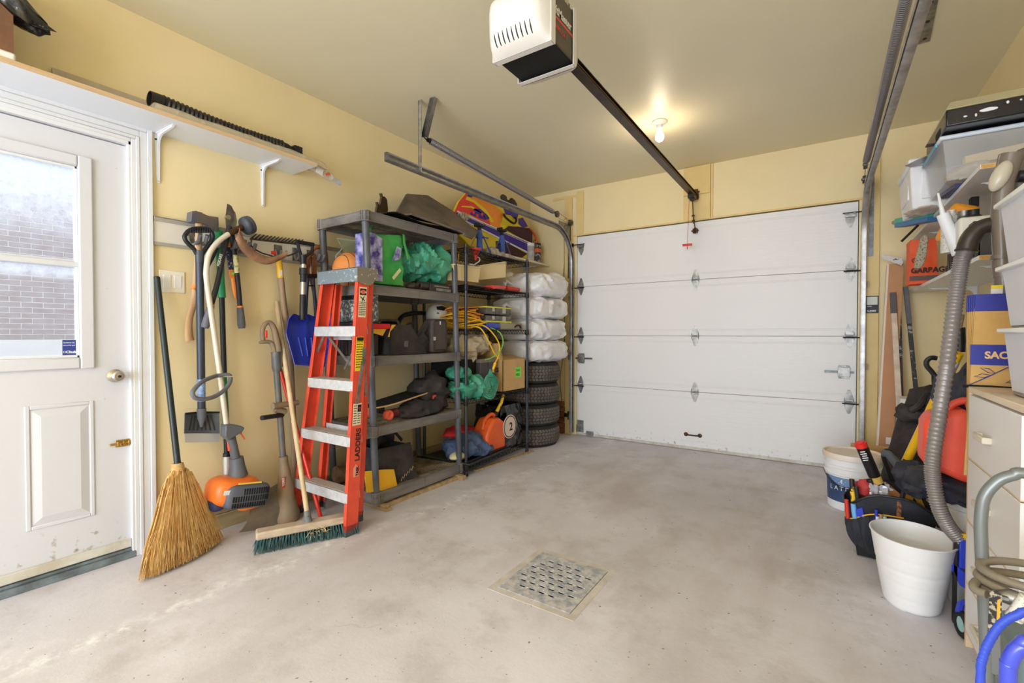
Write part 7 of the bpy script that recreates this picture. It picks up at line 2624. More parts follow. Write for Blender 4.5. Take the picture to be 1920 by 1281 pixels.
t = thing('crate', 'black ribbed plastic crate near the front end of the lower shelf', 'crate', (3.5, 3.05, 1.438))
open_lo, open_hi = (3.385, 2.80, 1.439), (3.66, 3.34, 1.595)
g = G()
for lo, hi in (((3.385, 2.80, 1.439), (3.66, 2.806, 1.56)), ((3.395, 2.80, 1.439), (3.40, 3.34, 1.59)), ((3.655, 2.80, 1.439), (3.66, 3.34, 1.59)), ((3.385, 3.334, 1.439), (3.66, 3.34, 1.59)), ((3.385, 2.80, 1.439), (3.66, 3.34, 1.445))):
    g.box(lo, hi)
for k in range(11):
    g.box((3.384, 2.83 + k * .046, 1.442), (3.396, 2.845 + k * .046, 1.575))
part('ribbed_walls', g, mat('gloss_black_box', (0, 0, 0)), t)
g = G().box((3.376, 2.79, 1.575), (3.40, 3.35, 1.597)).box((3.645, 2.79, 1.575), (3.668, 3.35, 1.597)).box((3.40, 3.325, 1.575), (3.645, 3.35, 1.597))
part('rim', g, M_black, t, bevel=.003)
M_jug = mat('milky_jug', (226, 222, 210), 0.4)
t = thing('caulk_tube', 'white caulk tube with a long nozzle leaning in the crate', 'tube', (3.35, 2.95, 1.5))
a, b = V((3.326, 2.95, 1.593)), V((3.303, 2.95, 1.671))
d = (b - a).normalized()
part('cartridge', G().cyl(a - d * .12, b, .0245, n=18), M_ink, t)
part('nozzle', G().cyl(b, V((3.28, 2.92, 1.767)), .011, .004, 12), M_whitegloss, t)
t = thing('white_bottle', 'white label-wrapped bottle beside the caulk tube in the crate', 'bottle', (3.42, 3.0, 1.45))
c = V((3.348, 3.05, 1.64))
g = G().lathe([(.035, -.14), (.037, -.13), (.037, .02), (.02, .045), (.018, .05), (.018, .065), (0, .066)], c, (0, 0, 1), 20)
part('bottle', g, mat('speckled_white', (222, 218, 212), 0.5, col2=(160, 154, 150), scale=140, sharp=(.55, .62)), t)
t = thing('orange_bottle', 'orange jug with a dark cap behind the white bottles', 'bottle', (3.5, 3.2, 1.45))
c = V((3.396, 3.2, 1.711))
g = G().obox(c + V((0, 0, -.05)), (.11, .09, .19), Matrix.Rotation(.35, 3, 'Y'))
part('jug', g, mat('jug_orange', (244, 158, 48), 0.4), t, bevel=.02)
part('cap', G().obox(c + V((.06, 0, .05)), (.03, .05, .05)), M_blackm, t, bevel=.004)
t = thing('white_jug', 'squat white jug with a black cap at the crate end nearest the hose', 'bottle', (3.48, 2.9, 1.45))
c = V((3.399, 2.9, 1.609))
g = G().box((c.x - .055, 2.87, c.z - .10), (c.x + .075, 2.96, c.z + .025))
part('jug', g, M_jug, t, bevel=.012)
g = G().lathe([(.03, .02), (.028, .032), (.02, .036), (.02, .06), (0, .061)], (c.x, 2.91, c.z), (0, 0, 1), 18)
part('cap', g, M_black, t)
t = thing('small_jar', 'small grey-lidded jar between the orange jug and the squat white jug', 'jar', (3.45, 2.95, 1.5))
c = V((3.376, 2.95, 1.661))
part('jar', G().lathe([(.026, -.10), (.026, -.015), (.022, -.01), (.024, .0), (.024, .014), (0, .015)], c, (0, 0, 1), 16), M_galv, t)
t = thing('caulking_gun', 'teal and blue caulking gun held between the shelf ends', 'tool', (3.32, 4.0, 1.77))
a, b = V((3.26, 4, 1.856)), V((3.379, 3.7, 1.821))
M_teal = mat('teal_tool', (66, 164, 138), 0.4)
part('barrel', G().bar(a, b, .07, .035, (0, 0, 1)), M_teal, t, bevel=.004)
part('blue_side', G().bar(a - V((0, .005, .028)), b - V((0, .005, .028)), .07, .028, (0, 0, 1)), mat('steel_blue', (62, 112, 160), 0.4), t, bevel=.003)
d = (b - a).normalized()
part('muzzle', G().cyl(a - d * .005, a - d * .045, .022, .018, 12).cyl(a - d * .045, a - d * .075, .013, n=10), M_galv, t)
part('trigger', G().obox(lerp(a, b, .4) + V((0, 0, .025)), (.07, .03, .02)), M_blackm, t, bevel=.004)
part('plunger_rod', G().cyl((3.256, 3.9, 1.706), (3.338, 3.9, 1.802), .007, n=8), M_dark, t)
t = thing('green_cap_bottle', 'small bottle with a green and orange cap above the caulking gun', 'bottle', (3.42, 3.9, 1.78))
c = V((3.384, 3.8, 1.868))
part('green_cap', G().cyl(c, c + V((.04, 0, .012)), .035, n=16), mat('cap_green', (34, 146, 84), 0.4), t)
part('orange_body', G().cyl(c - V((.05, 0, 0)), c, .026, n=14), M_or, t)

# ---------------------------------------------------------------- things leaning in the far corner
M_card = mat('kraft_face', (192, 142, 104), 0.75, var=.05, scale=7)
t = thing('long_carton', 'long narrow cardboard box leaning by the overhead door jamb', 'box', (3.23, 4.45, 0))
a, b = V((3.222, 4.36, .012)), V((3.292, 4.50, 1.63))
part('carton_body', G().bar(a, b, .085, .05, (0, -1, 0)), M_card, t)
part('white_edge', G().bar(a + V((-.049, 0, 0)), b + V((-.049, 0, 0)), .012, .052, (0, -1, 0)), mat('pale_card', (236, 216, 200), 0.7), t)
part('end_label', G().hexa([(3.199, 4.42, 1.675), (3.205, 4.42, 1.703), (3.331, 4.42, 1.656), (3.314, 4.42, 1.611), (3.201, 4.44, 1.678), (3.207, 4.44, 1.705), (3.333, 4.44, 1.658), (3.316, 4.44, 1.613)]), mat('label_grey', (206, 204, 206), 0.5, col2=(70, 66, 66), scale=30, sharp=(.56, .6)), t)
part('bar_code', G().obox((3.245, 4.325, .33), (.03, .002, .05)), mat('code_label', (226, 222, 220), 0.5, col2=(60, 60, 60), scale=90, sharp=(.6, .62)), t)


def stick(name, lab, cat, p0, p1, w_, th, m, extra=()):
    t = thing(name, lab, cat, p0)
    p0, p1 = V(p0), V(p1)
    part('shaft', G().bar(p0, p1, w_, th, (0, -1, 0)), m, t, bevel=.003)
    for u0, u1, mm, nm in extra:
        part(nm, G().bar(lerp(p0, p1, u0), lerp(p0, p1, u1), w_ + .003, th + .003, (0, -1, 0)), mm, t, bevel=.003)
    return t


M_tape = mat('grey_tape', (96, 90, 92), 0.8, bump=.5, bscale=60)
M_wtape = mat('white_tape', (206, 200, 194), 0.7, bump=.4, bscale=90)
stick('hockey_stick', 'white wooden hockey stick with a grey taped butt beside the long carton', 'stick', (3.315, 4.3, 0.3), (3.27, 4.45, 1.416), .034, .022, mat('white_wood_stick', (224, 206, 190), 0.6, col2=(196, 176, 156), scale=10), ((.86, 1.0, M_tape, 'taped_butt'),))
stick('hockey_stick', 'dark hockey stick with white tape lettered along the shaft next to the white one', 'stick', (3.33, 4.4, 0.431), (3.303, 4.52, 1.616), .022, .02, mat('maroon_stick', (66, 30, 34), 0.4), ((.82, 1.0, M_wtape, 'white_tape'), (.42, .80, mat('stick_print', (34, 36, 44), 0.4, col2=(170, 180, 186), scale=40, sharp=(.55, .6)), 'printed_band')))
stick('hockey_stick', 'slim black and grey hockey stick leaning on the yellow corner wall below the orange bag', 'stick', (3.412, 4.4, 0.595), (3.349, 4.5, 1.459), .026, .02, mat('black_stick', (40, 38, 44), 0.35, col2=(150, 146, 150), scale=30, sharp=(.56, .62)), ((.68, 1.0, M_grip, 'grey_upper'),))
stick('hockey_stick', 'red and black hockey stick with a white taped top behind the corrugated hose', 'stick', (3.33, 2.9, 0.828), (3.351, 2.95, 1.283), .026, .02, mat('red_black_stick', (40, 20, 22), 0.35, col2=(206, 50, 42), scale=14, sharp=(.52, .56)), ((.80, 1.0, M_wtape, 'white_tape'),))
t = thing('garden_shears', 'black-gripped handle with a wooden end behind the paper bags', 'tool', (3.42, 2.8, .9))
part('grip', G().tube([(3.332, 2.75, 1.136), (3.334, 2.75, 1.076), (3.333, 2.75, 1.03)], .017, 10), M_black, t)
part('wood_end', G().cyl((3.33, 2.75, 1.139), (3.336, 2.75, 1.192), .010, n=10), M_oldwood, t)
t = thing('shovel', 'black D-grip shovel handle showing beside the corrugated hose', 'shovel', (3.37, 3.6, 0))
part('d_grip', G().tube(spline([(3.375, 3.5, 0.971), (3.35, 3.5, 0.973), (3.332, 3.5, 0.955), (3.332, 3.5, 0.927), (3.353, 3.5, 0.895), (3.365, 3.5, 0.874)], 4), .013, 8), M_black, t)
part('shaft', G().cyl((3.365, 3.5, 0.88), (3.40, 3.52, .01), .014, n=10), M_black, t)
t = thing('picture_box', 'white and green printed carton standing in the far corner', 'box', (3.5, 4.2, 0))
x0, x1, yf = 3.29, 3.52, 4.16
zt_ = 0.66
part('carton_body', G().box((x0, yf, .002), (x1, 4.36, zt_)), mat('printed_white', (230, 226, 226), 0.5), t)
part('green_picture', G().box((x0 + .03, yf - .0012, .28), (x1, yf, .40)).box((x0 + .03, yf - .0012, .42), (x1, yf, .52)), mat('deep_green_print', (46, 96, 84), 0.4, col2=(78, 126, 108), scale=12), t)
part('barcode', G().box((x0 + .035, yf - .002, .475), (x0 + .12, yf - .0012, .55)).box((x0 + .05, yf - .002, .575), (x0 + .10, yf - .0012, .63)), mat('code_label', (0, 0, 0)), t)
part('brown_base', G().box((x0 - .002, yf - .002, .002), (x1 + .002, 4.362, .09)), M_card, t)
t = thing('low_carton', 'opened brown carton behind the white paint pail', 'box', (3.17, 4.1, 0))
g = G()
for lo, hi in (((3.02, 4.0, .002), (3.30, 4.005, .25)), ((3.02, 4.25, .002), (3.30, 4.255, .30)), ((3.02, 4.0, .002), (3.025, 4.25, .27)), ((3.295, 4.0, .002), (3.30, 4.25, .30)), ((3.02, 4.0, .002), (3.30, 4.25, .008))):
    g.box(lo, hi)
part('walls', g, M_cb, t, smooth=0)
part('flap', G().hexa([(3.30, 4.0, .25), (3.30, 4.25, .30), (3.345, 4.24, .33), (3.345, 3.98, .20), (3.303, 4.0, .248), (3.303, 4.25, .298), (3.348, 4.24, .328), (3.348, 3.98, .198)]), M_cb, t)

# ---------------------------------------------------------------- paint pail
t = thing('paint_pail', 'big white lidded paint pail with a blue label on the concrete floor', 'pail', (3.005, 3.66, 0))
c = (3.005, 3.66, 0)
M_pail = mat('pail_white', (238, 236, 238), 0.35)
g = G().lathe([(.128, .002), (.132, .01), (.143, .22), (.152, .225), (.152, .236), (.147, .24), (.147, .262), (.156, .266), (.156, .280), (.148, .285), (.149, .32)], c, (0, 0, 1), 40)
part('body', g, M_pail, t)
g = G().lathe([(.150, .318), (.160, .322), (.162, .345), (.158, .356), (.150, .356), (.142, .346), (0, .346)], c, (0, 0, 1), 40)
part('lid', g, mat('lid_cream', (236, 224, 212), 0.4, col2=(226, 200, 176), scale=4), t)
M_lb = mat('label_navy', (46, 58, 92), 0.35, col2=(64, 92, 138), scale=3)
a0, a1 = -2.9, -.65


def lab_ring(z0, z1, b0, b1, off, m, nm, n_=22):
    r = lambda z: .132 + .011 * (z - .01) / .21 + off
    P = G()
    P.sheet(lambda u, v: (c[0] + r(z0 + (z1 - z0) * v) * cos(b0 + (b1 - b0) * u), c[1] + r(z0 + (z1 - z0) * v) * sin(b0 + (b1 - b0) * u), z0 + (z1 - z0) * v), n_, 4)
    return part(nm, P, m, t, smooth=60)


lab_ring(.055, .21, a0, a1, .0008, M_lb, 'label')
g = G().sheet(lambda u, v: (lambda ang, z: (c[0] + (.1345 + .011 * (z - .01) / .21) * cos(ang), c[1] + (.1345 + .011 * (z - .01) / .21) * sin(ang), z))(-2.65 + 1.5 * u, .209 - v * .05 * sin(pi * u)), 18, 4)
part('label_arc', g, mat('label_sky', (112, 146, 190), 0.35), t)


def ring_text(s_, size, ang, z, m, off=.002, **k):
    r = .132 + .011 * (z - .01) / .21 + off
    for i, ch in enumerate(s_):
        a_ = ang + i * size * .78 / r
        writing(ch, size, (c[0] + r * cos(a_), c[1] + r * sin(a_), z), (-sin(a_), cos(a_), 0), (0, 0, 1), m, t, depth=.0004, **k)


ring_text('MF', .034, -2.15, .176, M_ink, bold=.001)
ring_text('LATEX', .040, -2.55, .128, M_ink)
ring_text('100%', .013, -1.95, .075, M_ink)
g = G().tube([(c[0] + .158 * cos(q), c[1] + .158 * sin(q) - .0, .235 - .10 * (sin((q + 2.9) / 2.5 * pi) if -2.9 < q < -.4 else 0) * .9) for q in [-3.0 + 2.7 * i / 30 for i in range(31)]], .002, 5)
part('wire_bail', g, M_dark, t)

# ---------------------------------------------------------------- open tool bag and its tools
t = thing('tool_tote', 'open black tool tote with yellow lining stuffed with hand tools by the waste basket', 'bag', (3.12, 2.96, 0))
M_tn = mat('black_canvas', (48, 50, 58), 0.75, col2=(34, 34, 40), scale=8, bump=.25, bscale=90)
g = G()


def tote(u, v):
    """Outer wall: u round, v up; scooped long sides, pocket bulge."""
    a_ = tau * u
    ex, ey = .108 + .075 * v, .10 + .05 * v
    px_ = math.copysign(abs(cos(a_)) ** .6, cos(a_)) * ex
    py_ = math.copysign(abs(sin(a_)) ** .6, sin(a_)) * ey
    top_ = .25 + .085 * abs(sin(a_)) ** 4
    z = .004 + (top_ - .004) * v
    bul = 1 + .05 * sin(pi * min(1, v * 1.1)) * (.6 + .4 * sin(a_ * 6))
    return (3.12 + px_ * bul, 2.96 + py_ * bul, z)


g.sheet(tote, 72, 14, .005)
part('canvas', g, M_tn, t, smooth=60)
g = G().tube([V(tote(k / 72, 1)) + V((0, 0, .002)) for k in range(72)], .0055, 6, closed=True)
part('piping', g, M_black, t)
g = G().tube([V(tote(k / 72, .72)) + (V(tote(k / 72, .72)) - V((3.12, 2.96, .2))).normalized() * .012 for k in range(30, 56)], .0035, 5)
part('yellow_trim', g, M_by, t)
g = G()
g.sheet(lambda u, v: V(tote(.46 + .24 * u, .08 + .62 * v)) + (V(tote(.46 + .24 * u, .3)) - V((3.12, 2.96, .1))).normalized() * (.012 + .02 * sin(pi * u * 4) ** 2 * sin(pi * v)), 30, 10)
part('side_pockets', g, M_tn, t, smooth=60)
part('floor_liner', G().box((2.99, 2.86, .008), (3.25, 3.06, .10)), M_blackm, t)
part('yellow_lining', G().prism([(3.182, 3.06, 0.405), (3.225, 3.06, 0.44), (3.244, 3.06, 0.362), (3.217, 3.06, 0.235), (3.179, 3.06, 0.282)], (0, .006, 0)), M_by, t)
part('yellow_lining', G().prism([(3.194, 2.98, 0.356), (3.218, 2.98, 0.371), (3.266, 2.98, 0.249), (3.247, 2.98, 0.245)], (0, .006, 0)), M_by, t)
g = G().tube(spline([(3.139, 3.05, 0.36), (3.101, 3.02, 0.484), (3.124, 3, 0.516), (3.162, 2.92, 0.45), (3.169, 2.86, 0.402), (3.152, 2.82, 0.316)], 5), .010, 8)
h = part('carry_handle', g, M_black, t)
part('foam_grip', G().tube([(3.104, 3.01, 0.5), (3.121, 2.99, 0.502), (3.162, 2.92, 0.45)], .020, 12), M_scr, h)
part('brush_strip', G().box((3.135, 2.812, .24), (3.152, 2.822, .32)), mat('brush_brown', (150, 92, 60), 0.8, col2=(84, 52, 36), scale=60, sharp=(.5, .55)), t)


def tool(name, lab, cat, p0, p1, r0, m, tip=None, mt=None, pn='handle', n=12):
    t = thing(name, lab, cat, p0, 'hand tools in the tote')
    p0, p1 = V(p0), V(p1)
    part(pn, G().tube([p0, lerp(p0, p1, .5), p1], [r0 * .9, r0, r0 * .8], n), m, t, bevel=0)
    if tip:
        part('tip', G().cyl(p1, V(tip), r0 * .55, r0 * .4, 10), mt, t)
    return t


tt = thing('adhesive_tube', 'black and gold adhesive cartridge with a red end standing out of the tote', 'tube', (3.05, 2.92, .25))
a, b = V((3.069, 2.9, 0.373)), V((2.997, 2.86, 0.568))
d = (b - a).normalized()
part('cartridge', G().cyl(a - d * .10, b - d * .02, .0255, n=22), mat('cartridge_black', (26, 24, 26), 0.35), tt)
part('red_cap', G().cyl(b - d * .022, b, .0262, n=22).cyl(b, b + d * .006, .018, n=16), mat('cap_red', (222, 44, 40), 0.4), tt)
part('gold_band', G().cyl(a - d * .085, a - d * .03, .0258, n=22).cyl(a + d * .0, a + d * .035, .0258, n=22), mat('gold_print', (206, 166, 84), 0.4), tt)
nrm_ = V((-.25, -1, .1))
nrm_ = (nrm_ - d * nrm_.dot(d)).normalized()
side_ = d.cross(nrm_)
writing('PREMIUM', .022, a - d * .085 - nrm_ * 0 + nrm_ * .0258 + side_ * .006, d, -side_, mat('gold_print', (0, 0, 0)), tt, depth=.0004, bold=.001)
writing('P', .05, a + d * .0 + nrm_ * .0262 - side_ * .008, -side_, d, M_inkb, tt, depth=.0004, bold=.002)
g = G()
for k, (w0, w1) in enumerate(((-.010, .010), (-.013, .013), (-.009, .011), (-.012, .012), (-.013, .008))):
    q = b - d * (.036 + k * .011) + nrm_ * .0258
    g.bar(q + side_ * w0, q + side_ * w1, .0045, .001, nrm_)
part('fine_print', g, M_ink, tt, kind='stuff')
tool('screwdriver', 'yellow and black screwdriver handle in the outer pocket of the tote', 'screwdriver', (2.965, 2.86, 0.384), (2.973, 2.86, 0.26), .012, mat('handle_yellow_black', (236, 190, 40), 0.4, col2=(40, 36, 36), scale=9, sharp=(.5, .52)), (2.978, 2.86, 0.154), M_chrome)
tool('screwdriver', 'dark slender screwdriver handle beside the yellow and black one', 'screwdriver', (2.982, 2.85, 0.352), (2.993, 2.85, 0.267), .010, M_lop, (2.998, 2.85, 0.202), M_chrome)
tool('chisel', 'light blue capped handle at the pocket edge of the tote', 'chisel', (2.971, 2.83, 0.269), (2.978, 2.83, 0.199), .012, mat('pale_blue_plastic', (112, 170, 222), 0.4))
tool('utility_knife', 'red knife hooked on the outermost pocket of the tote', 'knife', (2.944, 2.85, 0.278), (2.951, 2.85, 0.186), .010, M_red)
t2 = thing('clamp', 'bright blue clamp jaws in the tote pocket', 'clamp', (3.0, 2.84, .2), 'hand tools in the tote')
part('jaws', G().prism([(2.979, 2.82, 0.244), (3.007, 2.82, 0.261), (3.017, 2.82, 0.211), (2.984, 2.82, 0.214)], (0, .02, 0)), M_blue, t2, bevel=.002)
t2 = thing('red_glove', 'red rubbery bundle at the back of the tote', 'glove', (3.05, 2.98, .3), 'hand tools in the tote')
part('bundle', G().blob((3.018, 2.92, 0.332), (.04, .04, .045), .015, 16, 3, 24, ridge=True), mat('brick_red_rubber', (176, 50, 48), 0.6), t2)
t2 = thing('tape_measure', 'red and silver tape measure lying in the tote', 'tape', (3.06, 2.9, .26), 'hand tools in the tote')
c2 = V((3.041, 2.87, 0.276))
part('case', G().cyl(c2, c2 + V((.02, .03, .01)), .034, n=22), M_red, t2, bevel=.003)
part('silver_face', G().cyl(c2 - V((.0006, .001, 0)), c2 + V((.001, .002, 0)), .020, n=18), M_galv, t2)
t2 = thing('clear_package', 'crinkled clear blister pack in the middle of the tote', 'package', (3.09, 2.9, .28), 'hand tools in the tote')
part('blister', G().blob((3.067, 2.9, 0.339), (.045, .03, .035), .03, 22, 2, 28, ridge=True), mat('blister_clear', (206, 200, 206), 0.12, alpha=.75, spec=.9), t2, smooth=20)
part('card', G().obox((3.083, 2.88, 0.302), (.07, .004, .05), Matrix.Rotation(.6, 3, 'Y')), M_ink, t2)
t2 = thing('copper_pipe', 'copper coloured flat bar lying across the tote', 'pipe', (3.12, 2.88, .28), 'hand tools in the tote')
part('bar', G().bar((3.088, 2.95, 0.363), (3.149, 2.86, 0.319), .045, .012, (0, -.3, 1)), mat('copper_brown', (168, 96, 56), 0.3, 0.5, col2=(206, 160, 110), scale=14), t2, bevel=.003)
for k, (q, m_, lb_) in enumerate((((3.059, 2.805, 0.225), M_blue, 'blue'), ((3.063, 2.8, 0.212), M_ink, 'white'), ((3.077, 2.8, 0.225), M_ash, 'wooden'), ((3.091, 2.8, 0.218), mat('pen_mint', (170, 214, 190), 0.4), 'mint green'))):
    q = V(q)
    t2 = thing('marker', lb_ + ' marker pen in the front pocket of the tote', 'marker', q, 'hand tools in the tote')
    part('barrel', G().cyl(q - V((0, 0, .06)), q + V((0, 0, .02 if k else .035)), .0065, n=10), m_, t2)
    part('cap', G().cyl(q + V((0, 0, .012 if k else .03)), q + V((0, 0, .024 if k else .042)), .0072, n=10), m_, t2)

# ---------------------------------------------------------------- waste basket
t = thing('waste_basket', 'white ribbed oval waste basket on the floor in front of the tool tote', 'basket', (3.153, 2.485, 0))
c = (3.150, 2.482, 0)
prof, H_ = [], .283
R0, R1_ = .089, .136
for k in range(1, 40):
    z = .004 + (H_ - .004) * k / 39
    rr = R0 + (R1_ - R0) * (z / H_) ** .92
    for gz in (.055, .11, .165, .22):
        if abs(z - gz) < .0045:
            rr -= .0014
    prof.append((rr, z))
prof = [(R0 - .006, .0)] + prof + [(R1_ + .004, H_ + .001), (R1_ + .004, H_ + .005), (R1_ - .001, H_ + .006)]
inner = [(r_ - .004, z) for r_, z in reversed(prof[1:-3])] + [(0, .008)]
M_wb = mat('basket_white', (238, 236, 236), 0.42, var=.012, scale=6)
g = G().lathe(prof + inner, c, (0, 0, 1), 56, sx=1.0, sy=1.16, rot=.12)
part('shell', g, M_wb, t, smooth=50)

# ---------------------------------------------------------------- heap behind: duffel, yellow pole, jerrycan, cloth, pail
t = thing('golf_bag', 'tall black fabric bag slumped between the printed carton and the hose', 'bag', (3.33, 3.3, 0))
pts_ = [(3.195, 3.2, 0.258), (3.229, 3.25, 0.409), (3.273, 3.3, 0.607), (3.306, 3.3, 0.74), (3.326, 3.3, 0.836)]
g = G().tube(spline(pts_, 6), [.10] * 8 + [.095] * 8 + [.085] * 6 + [.06, .03, .01], 20)
part('fabric', g, mat('black_fleece', (40, 36, 38), 0.85, col2=(58, 50, 50), scale=30, bump=.4, bscale=50), t, smooth=60)
g = G().blob((3.238, 3.2, 0.69), (.07, .05, .04), .03, 14, 5, 26, ridge=True).tube(spline([(3.221, 3.15, 0.71), (3.252, 3.15, 0.735), (3.291, 3.2, 0.787), (3.293, 3.15, 0.703), (3.265, 3.15, 0.673)], 4), .016, 8)
part('strap', g, M_cl, t)
t = thing('fibreglass_pole', 'bright yellow pole with a white printed sleeve slanting behind the hose', 'pole', (3.2, 2.8, .3))
a, b = V((3.167, 3.04, 0.386)), V((3.322, 2.72, 1.026))
M_yp = mat('pole_yellow', (244, 190, 34), 0.35)
part('pole', G().cyl(a, b, .019, n=16), M_yp, t)
part('printed_sleeve', G().cyl(lerp(a, b, .70), lerp(a, b, .95), .0197, n=16), mat('sleeve_white', (226, 216, 214), 0.4, col2=(90, 84, 90), scale=70, sharp=(.62, .66)), t)
t = thing('jerry_can', 'red-orange plastic jerry can propped up beside the chest of drawers', 'can', (3.28, 2.5, .53))
M_jc = mat('jerry_red', (242, 92, 66), 0.45, col2=(232, 78, 56), scale=5, bump=.08, bscale=90)
P_ = [(3.175, 2.45, 0.583), (3.178, 2.45, 0.749), (3.196, 2.45, 0.789), (3.293, 2.45, 0.813), (3.326, 2.45, 0.805), (3.329, 2.45, 0.52), (3.292, 2.45, 0.532)]
part('tank', G().prism(P_, (0, .16, 0)), M_jc, t, bevel=.025, seg=3)
part('handle', G().tube(spline([(3.244, 2.52, 0.77), (3.266, 2.52, 0.818), (3.293, 2.52, 0.839), (3.317, 2.52, 0.841), (3.328, 2.52, 0.796)], 4), .014, 10), M_jc, t)
t = thing('navy_coat', 'dark navy coat stuffed under the jerry can', 'coat', (3.25, 2.6, .45))
M_nv = mat('navy_nylon', (44, 46, 60), 0.6, col2=(30, 30, 38), scale=8, bump=.4, bscale=24)
part('cloth', G().blob((3.30, 2.60, .485), (.15, .20, .055), .035, 9, 4, 50, ridge=True).blob((3.19, 2.72, .46), (.07, .10, .07), .03, 11, 6, 36, ridge=True), M_nv, t, smooth=35)
t = thing('white_pail', 'white plastic pail partly hidden behind the corrugated hose', 'pail', (3.34, 2.60, 0))
part('body', G().lathe([(.10, .002), (.105, .02), (.122, .40), (.129, .405), (.129, .42), (.124, .43)], (3.385, 2.60, 0), (0, 0, 1), 36), mat('pail_worn', (222, 226, 234), 0.4, col2=(186, 180, 160), scale=5), t)
t = thing('navy_coat', 'dark blue padded coat hanging over the shelf end behind the paper bags', 'coat', (3.4, 2.6, .8))
part('cloth', G().blob((3.37, 2.68, .83), (.12, .10, .15), .035, 9, 11, 44, ridge=True), mat('slate_nylon', (52, 56, 72), 0.6, bump=.3, bscale=24), t, smooth=40)
t = thing('bar_clamp', 'blue bar clamp standing behind the waste basket', 'clamp', (3.27, 2.42, 0))
part('jaw', G().prism([(3.252, 2.4, 0.238), (3.297, 2.4, 0.203), (3.307, 2.4, 0.135), (3.28, 2.4, 0.151), (3.255, 2.4, 0.21)], (0, .03, 0)).box((3.275, 2.39, .22), (3.30, 2.42, .33)), M_blue, t, bevel=.003)
part('steel_bar', G().box((3.262, 2.40, .001), (3.272, 2.425, .34)), M_dark, t)
part('yellow_tip', G().box((3.262, 2.395, .33), (3.296, 2.425, .352)), M_by, t)
t = thing('castor', 'black wheel with a pale hub and blue bracket showing past the chest of drawers', 'wheel', (3.265, 2.31, .06))
part('rubber', G().torus((3.272, 2.30, .05), .036, .013, (1, .25, 0), 24, 8), M_blackm, t)
part('hub', G().cyl((3.264, 2.30, .05), (3.28, 2.304, .05), .026, n=20), mat('hub_teal', (150, 190, 190), 0.4), t)
part('bracket', G().tube([(3.262, 2.31, .085), (3.27, 2.33, .11), (3.29, 2.34, .12)], .012, 8), M_blue, t)
# ---------------------------------------------------------------- corrugated hose on its vacuum
t = thing('corrugated_hose', 'grey corrugated vacuum hose hanging in a long bend beside the chest of drawers', 'hose', (3.25, 2.4, .9))
cl = spline([(3.279, 2.38, 1.422), (3.266, 2.38, 1.38), (3.257, 2.38, 1.301), (3.246, 2.38, 1.181), (3.231, 2.38, 0.999), (3.21, 2.38, 0.794), (3.194, 2.38, 0.628), (3.197, 2.38, 0.535), (3.216, 2.38, 0.436), (3.251, 2.4, 0.361), (3.308, 2.44, 0.292), (3.365, 2.5, 0.242)], 30)
rs = [.0238 + .0026 * cos(tau * i / 3.0) for i in range(len(cl))]
part('tube', G().tube(cl, rs, 16), mat('hose_grey', (142, 134, 130), 0.35, 0.25), t, smooth=60)
el = spline([(3.279, 2.38, 1.418), (3.287, 2.38, 1.457), (3.306, 2.38, 1.49), (3.329, 2.38, 1.503), (3.351, 2.38, 1.506)], 5)
part('elbow', G().tube(el, [.032, .0315, .031, .0305, .030, .030, .030, .0295, .029, .0285, .028, .028, .028, .028, .028, .028, .028, .028, .028, .028, .028][:len(el)], 16).torus(el[0], .031, .004, V(el[1]) - V(el[0]), 20, 6), mat('elbow_black', (52, 44, 40), 0.3), t)
t = thing('leaf_vacuum', 'grey-brown leaf vacuum with a long tube and bulbous housing by the white drawers', 'vacuum', (3.38, 2.36, 1.2))
M_lv = mat('smoky_taupe', (122, 110, 100), 0.25, col2=(96, 86, 80), scale=3, stretch=(2, 2, .5))
part('tube', G().tube([(3.377, 2.36, 1.206), (3.368, 2.36, 1.406), (3.362, 2.36, 1.54), (3.369, 2.36, 1.653), (3.387, 2.36, 1.744)], [.026, .026, .026, .029, .034], 20), M_lv, t, smooth=60)
part('collar', G().cyl((3.368, 2.36, 1.376), (3.368, 2.36, 1.389), .031, n=24).cyl((3.372, 2.36, 1.311), (3.369, 2.36, 1.372), .029, n=24), M_lv, t)
part('housing', G().prism([(3.401, 2.4, 1.763), (3.434, 2.4, 1.784), (3.479, 2.4, 1.774), (3.482, 2.4, 1.588), (3.41, 2.4, 1.59), (3.394, 2.4, 1.621)], (0, .14, 0)), M_lv, t, bevel=.02)
part('clear_bulb', G().blob((3.354, 2.33, 1.666), (.026, .026, .055), 0, n=20, rot=Matrix.Rotation(.35, 3, 'Y')), mat('milky_clear', (206, 196, 176), 0.15, alpha=.8), t)
part('switch', G().cyl((3.413, 2.39, 1.672), (3.44, 2.39, 1.667), .020, n=16), M_black, t)
part('warning_label', G().obox((3.347, 2.318, 1.254), (.03, .002, .045)), mat('sleeve_white', (0, 0, 0)), t)
part('yellow_strip', G().obox((3.347, 2.316, 1.274), (.03, .002, .012)), M_ylab, t)

